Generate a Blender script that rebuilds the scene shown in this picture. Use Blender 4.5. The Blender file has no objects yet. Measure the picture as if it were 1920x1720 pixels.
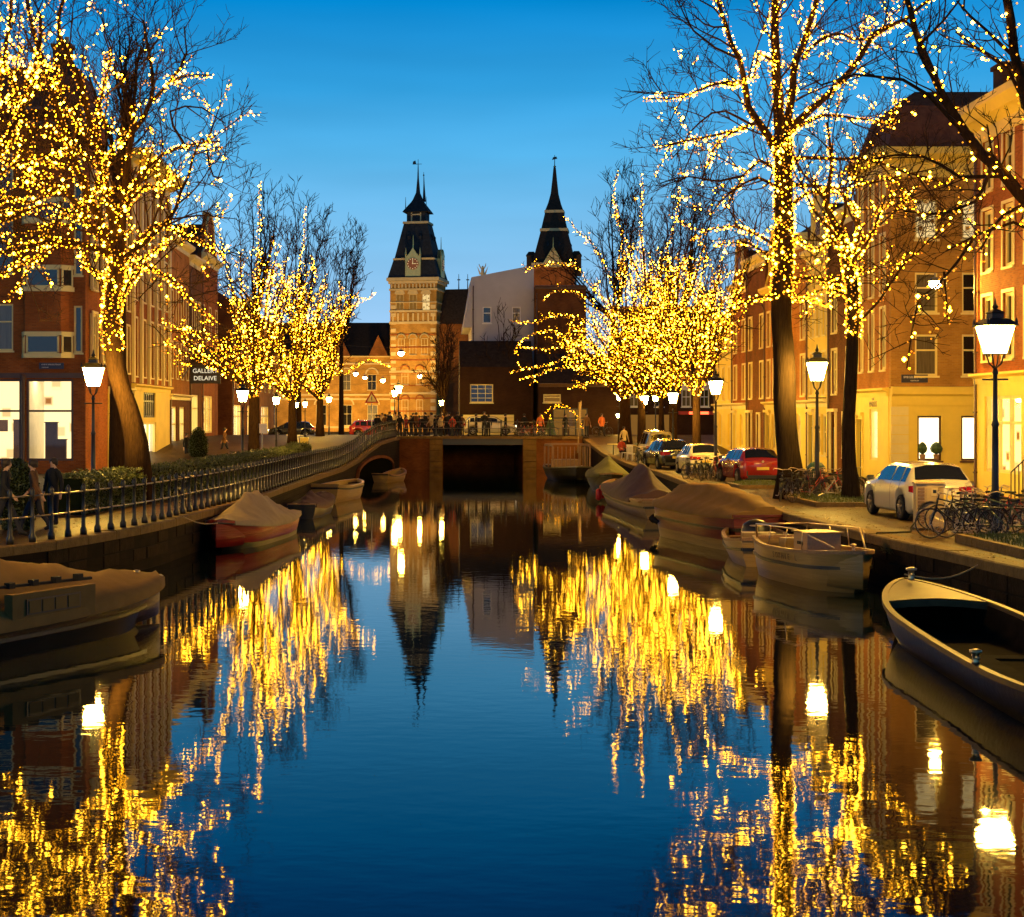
import bpy, math, random
from mathutils import Vector, Matrix
rnd = random.Random(11)
PI = math.pi
sc = bpy.context.scene
COL = sc.collection

# ---------------------------------------------------------------- camera
FPX, XV, YH, HC = 3000.0, 810.0, 780.0, 4.0      # focal length in photo pixels, vanishing point, eye height above water
cam_d = bpy.data.cameras.new("camera")
cam = bpy.data.objects.new("camera", cam_d)
COL.objects.link(cam)
cam.location = (0, 0, HC)
cam.rotation_euler = (PI / 2, 0, 0)
cam_d.sensor_width = 36.0
cam_d.lens = 36.0 * FPX / 1920.0
cam_d.shift_x = (960 - XV) / 1920.0
cam_d.shift_y = -(860 - YH) / 1920.0
cam_d.clip_start = 0.5
cam_d.clip_end = 4000
sc.camera = cam

# ---------------------------------------------------------------- sky (dusk, after sunset: no sun lamp)
w = bpy.data.worlds.new("World")
sc.world = w
w.use_nodes = True
nt = w.node_tree
for n in list(nt.nodes):
    nt.nodes.remove(n)
out = nt.nodes.new("ShaderNodeOutputWorld")
bg = nt.nodes.new("ShaderNodeBackground")
tc = nt.nodes.new("ShaderNodeTexCoord")
sx = nt.nodes.new("ShaderNodeSeparateXYZ")
ramp = nt.nodes.new("ShaderNodeValToRGB")
nt.links.new(tc.outputs["Generated"], sx.inputs[0])
nt.links.new(sx.outputs["Z"], ramp.inputs[0])
cr = ramp.color_ramp
stops = [(0.0, (0.42, 0.60, 0.86)), (0.055, (0.34, 0.60, 0.90)), (0.11, (0.22, 0.56, 0.90)), (0.16, (0.10, 0.48, 0.87)), (0.20, (0.035, 0.37, 0.78)),
         (0.25, (0.001, 0.25, 0.65)), (0.29, (0.001, 0.15, 0.50)), (0.36, (0.001, 0.07, 0.28)), (0.5, (0.001, 0.03, 0.09)), (1.0, (0.001, 0.015, 0.045))]
while len(cr.elements) < len(stops):
    cr.elements.new(0.5)
for e, (p, c) in zip(cr.elements, stops):
    e.position = p
    e.color = (*c, 1)
# faint streaks of high cloud
mp = nt.nodes.new("ShaderNodeMapping")
mp.inputs["Scale"].default_value = (2.2, 2.2, 14)
nz = nt.nodes.new("ShaderNodeTexNoise")
nz.inputs["Scale"].default_value = 1.6
nz.inputs["Detail"].default_value = 3
mr = nt.nodes.new("ShaderNodeMapRange")
mr.inputs[1].default_value = 0.35
mr.inputs[2].default_value = 0.75
mr.inputs[3].default_value = 0.90
mr.inputs[4].default_value = 1.09
mx = nt.nodes.new("ShaderNodeVectorMath")
mx.operation = "SCALE"
nt.links.new(tc.outputs["Generated"], mp.inputs[0])
nt.links.new(mp.outputs[0], nz.inputs["Vector"])
nt.links.new(nz.outputs["Fac"], mr.inputs[0])
nt.links.new(ramp.outputs[0], mx.inputs[0])
nt.links.new(mr.outputs[0], mx.inputs["Scale"])
nt.links.new(mx.outputs[0], bg.inputs[0])
bg.inputs[1].default_value = 1.0
nt.links.new(bg.outputs[0], out.inputs[0])

sc.view_settings.view_transform = "Standard"
sc.view_settings.look = "None"
sc.view_settings.exposure = 0.0
sc.view_settings.gamma = 1.0
sc.render.engine = "CYCLES"
cy = sc.cycles
cy.use_denoising = True
cy.max_bounces = 5
cy.diffuse_bounces = 2
cy.glossy_bounces = 4
cy.transmission_bounces = 4
cy.transparent_max_bounces = 8
cy.sample_clamp_direct = 0
cy.sample_clamp_indirect = 12.0
cy.caustics_reflective = False
cy.caustics_refractive = False
cy.use_light_tree = True

LAMP_E = 560.0      # radiance of the street lantern glass
BULB_E = 44.0       # radiance of the string light bulbs


def PX(x, y, d):
    "point seen at photo pixel (x, y) at depth d metres"
    return Vector(((x - XV) * d / FPX, d, HC - (y - YH) * d / FPX))


def XA(x, d):
    return (x - XV) * d / FPX


def ZA(y, d):
    return HC - (y - YH) * d / FPX


# ---------------------------------------------------------------- materials
MATS = {}


def mk(name, base, rough=0.6, metal=0.0, var=0.18, scale=2.5, bump=0.0, bscale=30.0, emit=None, es=0.0, spec=0.5, coat=0.0, streak=None):
    m = bpy.data.materials.new(name)
    m.use_nodes = True
    t = m.node_tree
    p = t.nodes["Principled BSDF"]
    p.inputs["Roughness"].default_value = rough
    p.inputs["Metallic"].default_value = metal
    p.inputs["Specular IOR Level"].default_value = spec
    p.inputs["Base Color"].default_value = (*base, 1)
    if coat:
        p.inputs["Coat Weight"].default_value = coat
        p.inputs["Coat Roughness"].default_value = 0.05
    if var > 0:
        c = t.nodes.new("ShaderNodeTexCoord")
        n = t.nodes.new("ShaderNodeTexNoise")
        n.inputs["Scale"].default_value = scale
        n.inputs["Detail"].default_value = 5
        n.inputs["Roughness"].default_value = 0.65
        if streak:
            mm = t.nodes.new("ShaderNodeMapping")
            mm.inputs["Scale"].default_value = streak
            t.links.new(c.outputs["Object"], mm.inputs[0])
            t.links.new(mm.outputs[0], n.inputs["Vector"])
        else:
            t.links.new(c.outputs["Object"], n.inputs["Vector"])
        r = t.nodes.new("ShaderNodeValToRGB")
        r.color_ramp.elements[0].position = 0.3
        r.color_ramp.elements[0].color = (*[max(0, v * (1 - var)) for v in base], 1)
        r.color_ramp.elements[1].position = 0.7
        r.color_ramp.elements[1].color = (*[min(1, v * (1 + var)) for v in base], 1)
        t.links.new(n.outputs["Fac"], r.inputs[0])
        t.links.new(r.outputs[0], p.inputs["Base Color"])
        if bump > 0:
            n2 = t.nodes.new("ShaderNodeTexNoise")
            n2.inputs["Scale"].default_value = bscale
            n2.inputs["Detail"].default_value = 4
            b = t.nodes.new("ShaderNodeBump")
            b.inputs["Strength"].default_value = bump
            b.inputs["Distance"].default_value = 0.03
            t.links.new((mm.outputs[0] if streak else c.outputs["Object"]), n2.inputs["Vector"])
            t.links.new(n2.outputs["Fac"], b.inputs["Height"])
            t.links.new(b.outputs[0], p.inputs["Normal"])
    if emit:
        p.inputs["Emission Color"].default_value = (*emit, 1)
        p.inputs["Emission Strength"].default_value = es
    MATS[name] = m
    return m


def mk_brick(name, c1, c2, mortar, bw=0.22, bh=0.07, rough=0.8, mort=0.1, bump=0.4, flat=False):
    m = bpy.data.materials.new(name)
    m.use_nodes = True
    t = m.node_tree
    p = t.nodes["Principled BSDF"]
    p.inputs["Roughness"].default_value = rough
    p.inputs["Specular IOR Level"].default_value = 0.1
    c = t.nodes.new("ShaderNodeTexCoord")
    s = t.nodes.new("ShaderNodeSeparateXYZ")
    a = t.nodes.new("ShaderNodeMath")
    cb = t.nodes.new("ShaderNodeCombineXYZ")
    t.links.new(c.outputs["Object"], s.inputs[0])
    t.links.new(s.outputs["X"], a.inputs[0])
    t.links.new(s.outputs["Y"], a.inputs[1])
    t.links.new(a.outputs[0], cb.inputs["X"])
    t.links.new(s.outputs["Z"], cb.inputs["Y"])
    b = t.nodes.new("ShaderNodeTexBrick")
    b.inputs["Color1"].default_value = (*c1, 1)
    b.inputs["Color2"].default_value = (*c2, 1)
    b.inputs["Mortar"].default_value = (*mortar, 1)
    b.inputs["Scale"].default_value = 1.0
    b.inputs["Mortar Size"].default_value = bh * mort
    b.inputs["Brick Width"].default_value = bw
    b.inputs["Row Height"].default_value = bh
    t.links.new((c.outputs["Object"] if flat else cb.outputs[0]), b.inputs["Vector"])
    n = t.nodes.new("ShaderNodeTexNoise")
    n.inputs["Scale"].default_value = 0.7
    n.inputs["Detail"].default_value = 6
    t.links.new(c.outputs["Object"], n.inputs["Vector"])
    mr = t.nodes.new("ShaderNodeMapRange")
    mr.inputs[1].default_value = 0.3
    mr.inputs[2].default_value = 0.7
    mr.inputs[3].default_value = 0.65
    mr.inputs[4].default_value = 1.2
    t.links.new(n.outputs["Fac"], mr.inputs[0])
    sc_ = t.nodes.new("ShaderNodeVectorMath")
    sc_.operation = "SCALE"
    t.links.new(b.outputs["Color"], sc_.inputs[0])
    t.links.new(mr.outputs[0], sc_.inputs["Scale"])
    t.links.new(sc_.outputs[0], p.inputs["Base Color"])
    bp = t.nodes.new("ShaderNodeBump")
    bp.inputs["Strength"].default_value = bump
    bp.inputs["Distance"].default_value = 0.01
    bp.invert = True
    t.links.new(b.outputs["Fac"], bp.inputs["Height"])
    t.links.new(bp.outputs[0], p.inputs["Normal"])
    MATS[name] = m
    return m


def mk_emit(name, col, s, sampling="AUTO"):
    m = bpy.data.materials.new(name)
    m.use_nodes = True
    t = m.node_tree
    t.nodes.remove(t.nodes["Principled BSDF"])
    e = t.nodes.new("ShaderNodeEmission")
    e.inputs[0].default_value = (*col, 1)
    e.inputs[1].default_value = s
    t.links.new(e.outputs[0], t.nodes["Material Output"].inputs[0])
    m.cycles.emission_sampling = sampling
    MATS[name] = m
    return m


def mk_room(name, col, s, dark=(0.25, 0.12, 0.03), scale=1.2):
    "glowing panel standing in for a lit interior, with furniture-like patches"
    m = mk_emit(name, col, s)
    t = m.node_tree
    e = [n for n in t.nodes if n.type == "EMISSION"][0]
    c = t.nodes.new("ShaderNodeTexCoord")
    v = t.nodes.new("ShaderNodeTexVoronoi")
    v.distance = "CHEBYCHEV"
    v.inputs["Scale"].default_value = scale
    r = t.nodes.new("ShaderNodeValToRGB")
    r.color_ramp.elements[0].position = 0.12
    r.color_ramp.elements[0].color = (*[a * b for a, b in zip(col, dark)], 1)
    r.color_ramp.elements[1].position = 0.3
    r.color_ramp.elements[1].color = (*col, 1)
    t.links.new(c.outputs["Object"], v.inputs["Vector"])
    t.links.new(v.outputs["Distance"], r.inputs[0])
    t.links.new(r.outputs[0], e.inputs[0])
    return m


mk_brick("brick_red", (0.40, 0.105, 0.020), (0.28, 0.068, 0.014), (0.26, 0.13, 0.045))
mk_brick("brick_orange", (0.50, 0.19, 0.035), (0.40, 0.135, 0.025), (0.38, 0.22, 0.07))
mk_brick("brick_brown", (0.20, 0.062, 0.016), (0.14, 0.042, 0.011), (0.16, 0.085, 0.03))
mk_brick("brick_dark", (0.05, 0.02, 0.009), (0.035, 0.014, 0.007), (0.05, 0.03, 0.018))
mk_brick("brick_ochre", (0.48, 0.24, 0.045), (0.38, 0.18, 0.035), (0.42, 0.26, 0.08))
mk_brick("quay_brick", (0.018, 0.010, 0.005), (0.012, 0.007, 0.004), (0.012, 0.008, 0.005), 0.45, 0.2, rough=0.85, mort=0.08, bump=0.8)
mk_brick("paving_brick", (0.095, 0.050, 0.016), (0.065, 0.034, 0.011), (0.035, 0.02, 0.008), 0.21, 0.105, rough=0.5, bump=0.9, flat=True)
mk("paint_cream", (0.80, 0.66, 0.26), 0.55, var=0.08, scale=0.8)
mk("paint_yellow", (0.84, 0.62, 0.09), 0.6, var=0.1, scale=0.7)
mk("paint_white", (0.80, 0.76, 0.68), 0.5, var=0.08)
mk("plaster_pink", (0.52, 0.48, 0.46), 0.8, spec=0.1, var=0.1, scale=0.4)
mk("paint_brown", (0.10, 0.045, 0.02), 0.45, var=0.15)
mk("paint_black", (0.018, 0.018, 0.016), 0.4, var=0.2)
mk("paint_green", (0.02, 0.05, 0.035), 0.4, var=0.2)
mk("slate", (0.04, 0.026, 0.018), 0.8, spec=0.15, var=0.35, scale=3, bump=0.5, bscale=6)
mk("slate_blue", (0.030, 0.030, 0.032), 0.75, spec=0.15, var=0.3, scale=2, bump=0.4, bscale=5)
mk("roof_tile", (0.14, 0.055, 0.03), 0.75, spec=0.1, var=0.3, scale=4, bump=0.6, bscale=8)
mk("sandstone", (0.62, 0.46, 0.22), 0.75, spec=0.15, var=0.15, scale=0.6)
mk("gold_leaf", (0.75, 0.52, 0.16), 0.4, metal=0.7, var=0.1)
mk("glass_dark", (0.012, 0.012, 0.012), 0.06, var=0, spec=0.8)
mk("glass_curtain", (0.10, 0.075, 0.035), 0.5, var=0.6, scale=3, streak=(14, 1, 0.4), coat=1.0)
mk("glass_blue", (0.016, 0.02, 0.026), 0.04, var=0, spec=1.0)
mk("metal_black", (0.016, 0.015, 0.014), 0.38, metal=0.2, var=0.2, scale=8)
mk("metal_grey", (0.28, 0.26, 0.22), 0.4, metal=0.8, var=0.15)
mk("chrome", (0.6, 0.46, 0.26), 0.35, metal=1.0, var=0)
mk("coping", (0.15, 0.088, 0.03), 0.7, spec=0.15, var=0.3, scale=4, bump=0.5, bscale=20)
mk("asphalt", (0.11, 0.085, 0.05), 0.7, var=0.25, scale=1.2, bump=0.4, bscale=40)
mk("earth", (0.08, 0.06, 0.035), 0.9, spec=0.05, var=0.4, scale=3)
mk("grass", (0.10, 0.12, 0.025), 0.8, var=0.4, scale=9)
mk("bark_dark", (0.022, 0.014, 0.008), 0.9, spec=0.03, var=0.45, scale=4, bump=1.0, bscale=3.5, streak=(5, 5, 0.5))
mk("bark", (0.04, 0.021, 0.009), 0.9, spec=0.03, var=0.45, scale=4, bump=1.0, bscale=7, streak=(5, 5, 0.8))
mk("twig", (0.045, 0.024, 0.013), 0.8, spec=0.05, var=0)
mk("hedge_leaf", (0.085, 0.10, 0.018), 0.45, var=0.5, scale=2)
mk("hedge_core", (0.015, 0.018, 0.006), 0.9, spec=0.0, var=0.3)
mk("rubber", (0.015, 0.014, 0.013), 0.7, spec=0.2, var=0)
mk("cloth_tan", (0.22, 0.12, 0.035), 0.75, spec=0.08, var=0.16, scale=1.5, bump=0.35, bscale=3)
mk("cloth_olive", (0.12, 0.115, 0.045), 0.75, spec=0.08, var=0.2, scale=1.5, bump=0.35, bscale=3)
mk("cloth_mauve", (0.11, 0.065, 0.055), 0.7, spec=0.08, var=0.2, scale=1.5, bump=0.35, bscale=3)
mk("cloth_grey", (0.26, 0.20, 0.14), 0.7, spec=0.1, var=0.15, scale=1.5, bump=0.3, bscale=3)
mk("hull_black", (0.010, 0.009, 0.008), 0.4, var=0.2)
mk("hull_brown", (0.06, 0.026, 0.009), 0.4, spec=0.3, var=0.3, scale=2, bump=0.5, bscale=4, streak=(.4, .4, 9))
mk("hull_white", (0.32, 0.20, 0.06), 0.35, var=0.2, scale=1.2, bump=0.4, bscale=3, streak=(.5, .5, 7))
mk("hull_cream", (0.24, 0.15, 0.05), 0.45, var=0.25, scale=1.2, bump=0.4, bscale=3, streak=(.5, .5, 7))
mk("hull_red", (0.20, 0.010, 0.006), 0.35, var=0.3, scale=2, bump=0.4, bscale=3, streak=(.5, .5, 7))
mk("hull_maroon", (0.12, 0.012, 0.010), 0.35, var=0.3, scale=2, bump=0.4, bscale=3, streak=(.5, .5, 7))
mk("steel_grey", (0.035, 0.020, 0.009), 0.42, spec=0.25, metal=0.35, var=0.35, scale=2.5, bump=0.2, bscale=9)
mk("wood", (0.28, 0.15, 0.06), 0.5, var=0.3, scale=3, streak=(1, 8, 8))
mk("rope", (0.35, 0.26, 0.14), 0.9, var=0.2)
mk("car_white", (0.72, 0.64, 0.38), 0.25, var=0.0, coat=1.0)
mk("car_red", (0.34, 0.025, 0.018), 0.25, var=0.0, coat=1.0)
mk("car_black", (0.02, 0.02, 0.018), 0.2, var=0.0, coat=1.0)
mk("car_silver", (0.38, 0.34, 0.22), 0.3, metal=0.3, var=0.0, coat=1.0)
mk("tail_red", (0.35, 0.008, 0.01), 0.15, var=0, emit=(1, 0.02, 0.01), es=0.04)
mk("plate_yellow", (0.8, 0.55, 0.05), 0.5, var=0)
mk("cabinet", (0.48, 0.33, 0.14), 0.6, var=0.18, scale=2)
mk("skin", (0.48, 0.28, 0.17), 0.6, var=0)
mk("hair", (0.03, 0.018, 0.01), 0.7, var=0)
mk("coat_dark", (0.02, 0.02, 0.022), 0.8, spec=0.1, var=0.2)
mk("coat_brown", (0.15, 0.07, 0.03), 0.8, spec=0.1, var=0.2)
mk("coat_red", (0.38, 0.035, 0.02), 0.7, var=0.2)
mk("coat_orange", (0.65, 0.16, 0.03), 0.7, var=0.1)
mk("coat_beige", (0.5, 0.38, 0.2), 0.8, var=0.1)
mk("trousers", (0.03, 0.03, 0.04), 0.8, spec=0.1, var=0.2)
mk("bike_black", (0.02, 0.02, 0.02), 0.3, metal=0.3, var=0)
mk("bike_red", (0.40, 0.03, 0.02), 0.3, var=0)
mk("bike_white", (0.62, 0.56, 0.42), 0.3, var=0)
mk("bike_green", (0.05, 0.10, 0.06), 0.3, var=0)
mk("sign_blue", (0.03, 0.03, 0.06), 0.4, var=0)
mk("dry_leaf", (0.16, 0.08, 0.02), 0.7, var=0.5, scale=6)
mk("boat_inside", (0.022, 0.013, 0.007), 0.9, var=0.3, spec=0.03)
mk("pot", (0.35, 0.2, 0.08), 0.7, var=0.2)
mk("leaf", (0.05, 0.09, 0.02), 0.6, var=0.3, scale=5)
mk_emit("bulb_warm", (1.0, 0.38, 0.006), BULB_E * 0.42)
mk_emit("bulb_dim", (1.0, 0.33, 0.015), BULB_E * 0.050)
mk_emit("corner_glow", (1.0, 0.56, 0.07), 1700.0)
mk_emit("bulb_white", (1.0, 0.46, 0.018), BULB_E * 1.3)
mk_emit("lamp_glass", (1.0, 0.58, 0.085), LAMP_E)
mk_emit("lamp_glass_far", (1.0, 0.58, 0.085), LAMP_E * 0.7)
mk_emit("pendant_glow", (1.0, 0.52, 0.07), LAMP_E * 1.2)
mk_room("room_white", (1.0, 0.72, 0.30), 1.9, scale=1.1)
mk_room("room_amber", (1.0, 0.62, 0.18), 2.8, scale=1.4)
mk_emit("lit_white", (1.0, 0.80, 0.42), 3.5)
mk_emit("ceiling_fill_glow", (1.0, 0.76, 0.36), 14.0)
mk_room("lit_soft", (1.0, 0.70, 0.28), 0.95, scale=2.2)
mk_emit("lit_dim", (1.0, 0.45, 0.08), 0.22)
mk_emit("neon_red", (1.0, 0.10, 0.03), 5.0)
mk_emit("head_light", (1.0, 0.85, 0.6), 14.0)
mk_emit("sign_white", (1.0, 0.85, 0.55), 1.0)

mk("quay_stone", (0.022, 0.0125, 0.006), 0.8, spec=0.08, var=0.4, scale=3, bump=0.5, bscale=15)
mk("sandstone_dull", (0.15, 0.088, 0.03), 0.8, spec=0.1, var=0.25, scale=2)
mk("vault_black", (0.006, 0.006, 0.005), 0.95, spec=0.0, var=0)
mk("rail_metal", (0.22, 0.18, 0.12), 0.32, metal=0.7, var=0.15)
mk("grass_soil", (0.05, 0.055, 0.02), 0.9, var=0.5, scale=6)
mk("clock_dark", (0.35, 0.12, 0.03), 0.5, var=0)
mk("clock_gold", (0.9, 0.75, 0.4), 0.4, var=0, emit=(1, 0.8, 0.4), es=0.25)
def mk_glass(name):
    m = bpy.data.materials.new(name)
    m.use_nodes = True
    t = m.node_tree
    t.nodes.remove(t.nodes["Principled BSDF"])
    tr = t.nodes.new("ShaderNodeBsdfTransparent")
    gl = t.nodes.new("ShaderNodeBsdfGlossy")
    gl.inputs["Roughness"].default_value = 0.03
    fr = t.nodes.new("ShaderNodeFresnel")
    fr.inputs[0].default_value = 1.5
    mx = t.nodes.new("ShaderNodeMixShader")
    t.links.new(fr.outputs[0], mx.inputs[0])
    t.links.new(tr.outputs[0], mx.inputs[1])
    t.links.new(gl.outputs[0], mx.inputs[2])
    t.links.new(mx.outputs[0], t.nodes["Material Output"].inputs[0])
    MATS[name] = m


mk_glass("shop_glass")
mk("leaf_dark", (0.03, 0.045, 0.012), 0.5, var=0.4)
mk("fender_red", (0.55, 0.02, 0.02), 0.35, var=0.1)
mk("wood_light", (0.42, 0.24, 0.11), 0.5, var=0.15, streak=(1, 8, 8))
mk("steel_rim", (0.10, 0.058, 0.022), 0.55, spec=0.3, metal=0.4, var=0.2)
mk("tyre_worn", (0.05, 0.042, 0.034), 0.6, var=0)
mk("spoke_steel", (0.4, 0.36, 0.3), 0.3, metal=0.8, var=0)
mk("sign_white_paper", (0.6, 0.45, 0.2), 0.6, var=0.1)
mk("cabinet_dark", (0.22, 0.12, 0.06), 0.6, var=0.2)

# water: a dark body with a clear surface and low ripples
m = bpy.data.materials.new("canal_water")
m.use_nodes = True
t = m.node_tree
p = t.nodes["Principled BSDF"]
p.inputs["Base Color"].default_value = (0.004, 0.008, 0.010, 1)
p.inputs["Roughness"].default_value = 0.025
p.inputs["IOR"].default_value = 1.34
c = t.nodes.new("ShaderNodeTexCoord")
m1 = t.nodes.new("ShaderNodeMapping")
m1.inputs["Scale"].default_value = (0.8, 1.25, 1)
m1.inputs["Rotation"].default_value = (0, 0, 0.25)
n1 = t.nodes.new("ShaderNodeTexNoise")
n1.inputs["Scale"].default_value = 2.6
n1.inputs["Detail"].default_value = 2.0
n1.inputs["Roughness"].default_value = 0.45
n2 = t.nodes.new("ShaderNodeTexNoise")
n2.inputs["Scale"].default_value = 9.0
n2.inputs["Detail"].default_value = 2.5
t.links.new(c.outputs["Object"], m1.inputs[0])
t.links.new(m1.outputs[0], n1.inputs["Vector"])
t.links.new(m1.outputs[0], n2.inputs["Vector"])
ad = t.nodes.new("ShaderNodeMath")
ad.operation = "MULTIPLY_ADD"
ad.inputs[1].default_value = 0.10
t.links.new(n2.outputs["Fac"], ad.inputs[0])
t.links.new(n1.outputs["Fac"], ad.inputs[2])
b = t.nodes.new("ShaderNodeBump")
b.inputs["Strength"].default_value = 1.0
b.inputs["Distance"].default_value = 0.0016
t.links.new(ad.outputs[0], b.inputs["Height"])
t.links.new(b.outputs[0], p.inputs["Normal"])
MATS["canal_water"] = m


# ---------------------------------------------------------------- object helpers
def tag(o, label=None, cat=None, group=None, kind=None):
    if label:
        o["label"] = label
    if cat:
        o["category"] = cat
    if group:
        o["group"] = group
    if kind:
        o["kind"] = kind
    return o


def empty(name, label, cat, loc=(0, 0, 0), rz=0.0, group=None):
    o = bpy.data.objects.new(name, None)
    o.empty_display_size = 0.3
    COL.objects.link(o)
    o.location = loc
    o.rotation_euler = (0, 0, rz)
    return tag(o, label, cat, group)


def copy_tree(o, parent=None, top=True):
    c = o.copy()
    COL.objects.link(c)
    c.parent = parent
    for ch in list(o.children):
        copy_tree(ch, c, False)
    return c


class MB:
    def __init__(s):
        s.v, s.f, s.m = [], [], []
        s.mi = 0

    def add(s, vs, fs):
        n = len(s.v)
        s.v.extend([tuple(q) for q in vs])
        for f in fs:
            s.f.append(tuple(n + i for i in f))
            s.m.append(s.mi)

    def box(s, x0, x1, y0, y1, z0, z1):
        s.add([(x0, y0, z0), (x1, y0, z0), (x1, y1, z0), (x0, y1, z0), (x0, y0, z1), (x1, y0, z1), (x1, y1, z1), (x0, y1, z1)],
              [(0, 3, 2, 1), (4, 5, 6, 7), (0, 1, 5, 4), (1, 2, 6, 5), (2, 3, 7, 6), (3, 0, 4, 7)])

    def bar(s, a, b, w, h=None):
        "square bar from a to b"
        s.tube([a, b], [w / 2 * 1.414] * 2, 4)

    def tube(s, pts, rad, n=6, caps=True):
        pts = [Vector(q) for q in pts]
        k = len(pts)
        if not hasattr(rad, "__len__"):
            rad = [rad] * k
        base = len(s.v)
        up = None
        for i, q in enumerate(pts):
            d = (pts[min(i + 1, k - 1)] - pts[max(i - 1, 0)])
            if d.length < 1e-9:
                d = Vector((0, 0, 1))
            d.normalize()
            if up is None:
                up = Vector((0, 0, 1)) if abs(d.z) < 0.9 else Vector((1, 0, 0))
            a = d.cross(up)
            if a.length < 1e-6:
                a = d.cross(Vector((0.3, 1, 0.2)))
            a.normalize()
            b = d.cross(a)
            up = -b if False else a.cross(d)
            for j in range(n):
                th = 2 * PI * (j + 0.5) / n
                s.v.append(tuple(q + (a * math.cos(th) + b * math.sin(th)) * rad[i]))
        for i in range(k - 1):
            for j in range(n):
                j2 = (j + 1) % n
                s.f.append((base + i * n + j, base + (i + 1) * n + j, base + (i + 1) * n + j2, base + i * n + j2))
                s.m.append(s.mi)
        if caps and n > 3:
            s.f.append(tuple(base + j for j in range(n)))
            s.m.append(s.mi)
            s.f.append(tuple(base + (k - 1) * n + j for j in reversed(range(n))))
            s.m.append(s.mi)

    def lathe(s, prof, n=10, c=(0, 0, 0), th0=0.0, sx=1.0, sy=1.0):
        base = len(s.v)
        for r, z in prof:
            for j in range(n):
                th = th0 + 2 * PI * j / n
                s.v.append((c[0] + r * math.cos(th) * sx, c[1] + r * math.sin(th) * sy, c[2] + z))
        for i in range(len(prof) - 1):
            for j in range(n):
                j2 = (j + 1) % n
                s.f.append((base + i * n + j, base + i * n + j2, base + (i + 1) * n + j2, base + (i + 1) * n + j))
                s.m.append(s.mi)
        s.f.append(tuple(base + j for j in reversed(range(n))))
        s.m.append(s.mi)
        s.f.append(tuple(base + (len(prof) - 1) * n + j for j in range(n)))
        s.m.append(s.mi)

    def loft(s, rings, closed=True, cap=True):
        base = len(s.v)
        n = len(rings[0])
        for r in rings:
            s.v.extend([tuple(q) for q in r])
        for i in range(len(rings) - 1):
            for j in range(n if closed else n - 1):
                j2 = (j + 1) % n
                s.f.append((base + i * n + j, base + i * n + j2, base + (i + 1) * n + j2, base + (i + 1) * n + j))
                s.m.append(s.mi)
        if cap and closed:
            s.f.append(tuple(base + j for j in reversed(range(n))))
            s.m.append(s.mi)
            s.f.append(tuple(base + (len(rings) - 1) * n + j for j in range(n)))
            s.m.append(s.mi)

    def prism(s, poly, y0, y1):
        "polygon given as (x, z), extruded along y"
        n = len(poly)
        s.add([(x, y0, z) for x, z in poly] + [(x, y1, z) for x, z in poly],
              [tuple(range(n)), tuple(reversed(range(n, 2 * n)))] + [(i, i + n, (i + 1) % n + n, (i + 1) % n) for i in range(n)])

    def ico(s, c, r):
        x, y, z = c
        s.add([(x + r, y, z), (x - r, y, z), (x, y + r, z), (x, y - r, z), (x, y, z + r), (x, y, z - r)],
              [(0, 2, 4), (2, 1, 4), (1, 3, 4), (3, 0, 4), (2, 0, 5), (1, 2, 5), (3, 1, 5), (0, 3, 5)])

    def mesh(s, name, mats, smooth=False):
        me = bpy.data.meshes.new(name)
        me.from_pydata(s.v, [], s.f)
        if isinstance(mats, str):
            mats = [mats]
        for q in mats:
            me.materials.append(MATS[q])
        if len(mats) > 1:
            me.polygons.foreach_set("material_index", s.m)
        if smooth:
            me.shade_smooth()
        me.update()
        return me

    def build(s, name, mats, parent=None, smooth=False, loc=None, rz=None):
        return put(name, s.mesh(name, mats, smooth), parent, loc, rz)


def put(name, me, parent=None, loc=None, rz=None):
    o = bpy.data.objects.new(name, me)
    COL.objects.link(o)
    o.parent = parent
    if loc is not None:
        o.location = loc
    if rz is not None:
        o.rotation_euler = (0, 0, rz)
    return o


def text(s, size, loc, rot, mat, parent, name="lettering", ext=0.006, width=None):
    cu = bpy.data.curves.new(name, "FONT")
    cu.body = s
    cu.size = size
    cu.extrude = ext
    cu.align_x = "CENTER"
    cu.align_y = "CENTER"
    cu.resolution_u = 2
    tmp = bpy.data.objects.new(name, cu)
    COL.objects.link(tmp)
    dg = bpy.context.evaluated_depsgraph_get()
    me = bpy.data.meshes.new_from_object(tmp.evaluated_get(dg))
    bpy.data.objects.remove(tmp)
    me.materials.clear()
    me.materials.append(MATS[mat])
    o = put(name, me, parent, loc)
    o.rotation_euler = rot
    return o


def interp(tab, x):
    if x <= tab[0][0]:
        return tab[0][1]
    for (a, u), (b, v) in zip(tab, tab[1:]):
        if x <= b:
            return u + (v - u) * (x - a) / (b - a)
    return tab[-1][1]


def catmull(P, step=0.4):
    P = [Vector(q) for q in P]
    if len(P) < 3:
        k = max(2, int((P[1] - P[0]).length / step))
        return [P[0].lerp(P[1], i / k) for i in range(k + 1)]
    Q = [2 * P[0] - P[1]] + P + [2 * P[-1] - P[-2]]
    res = []
    for i in range(1, len(Q) - 2):
        a, b, c, d = Q[i - 1:i + 3]
        k = max(1, int((c - b).length / step))
        for j in range(k):
            t = j / k
            res.append(0.5 * ((2 * b) + (c - a) * t + (2 * a - 5 * b + 4 * c - d) * t * t + (3 * b - a - 3 * c + d) * t ** 3))
    res.append(P[-1])
    return res
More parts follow.
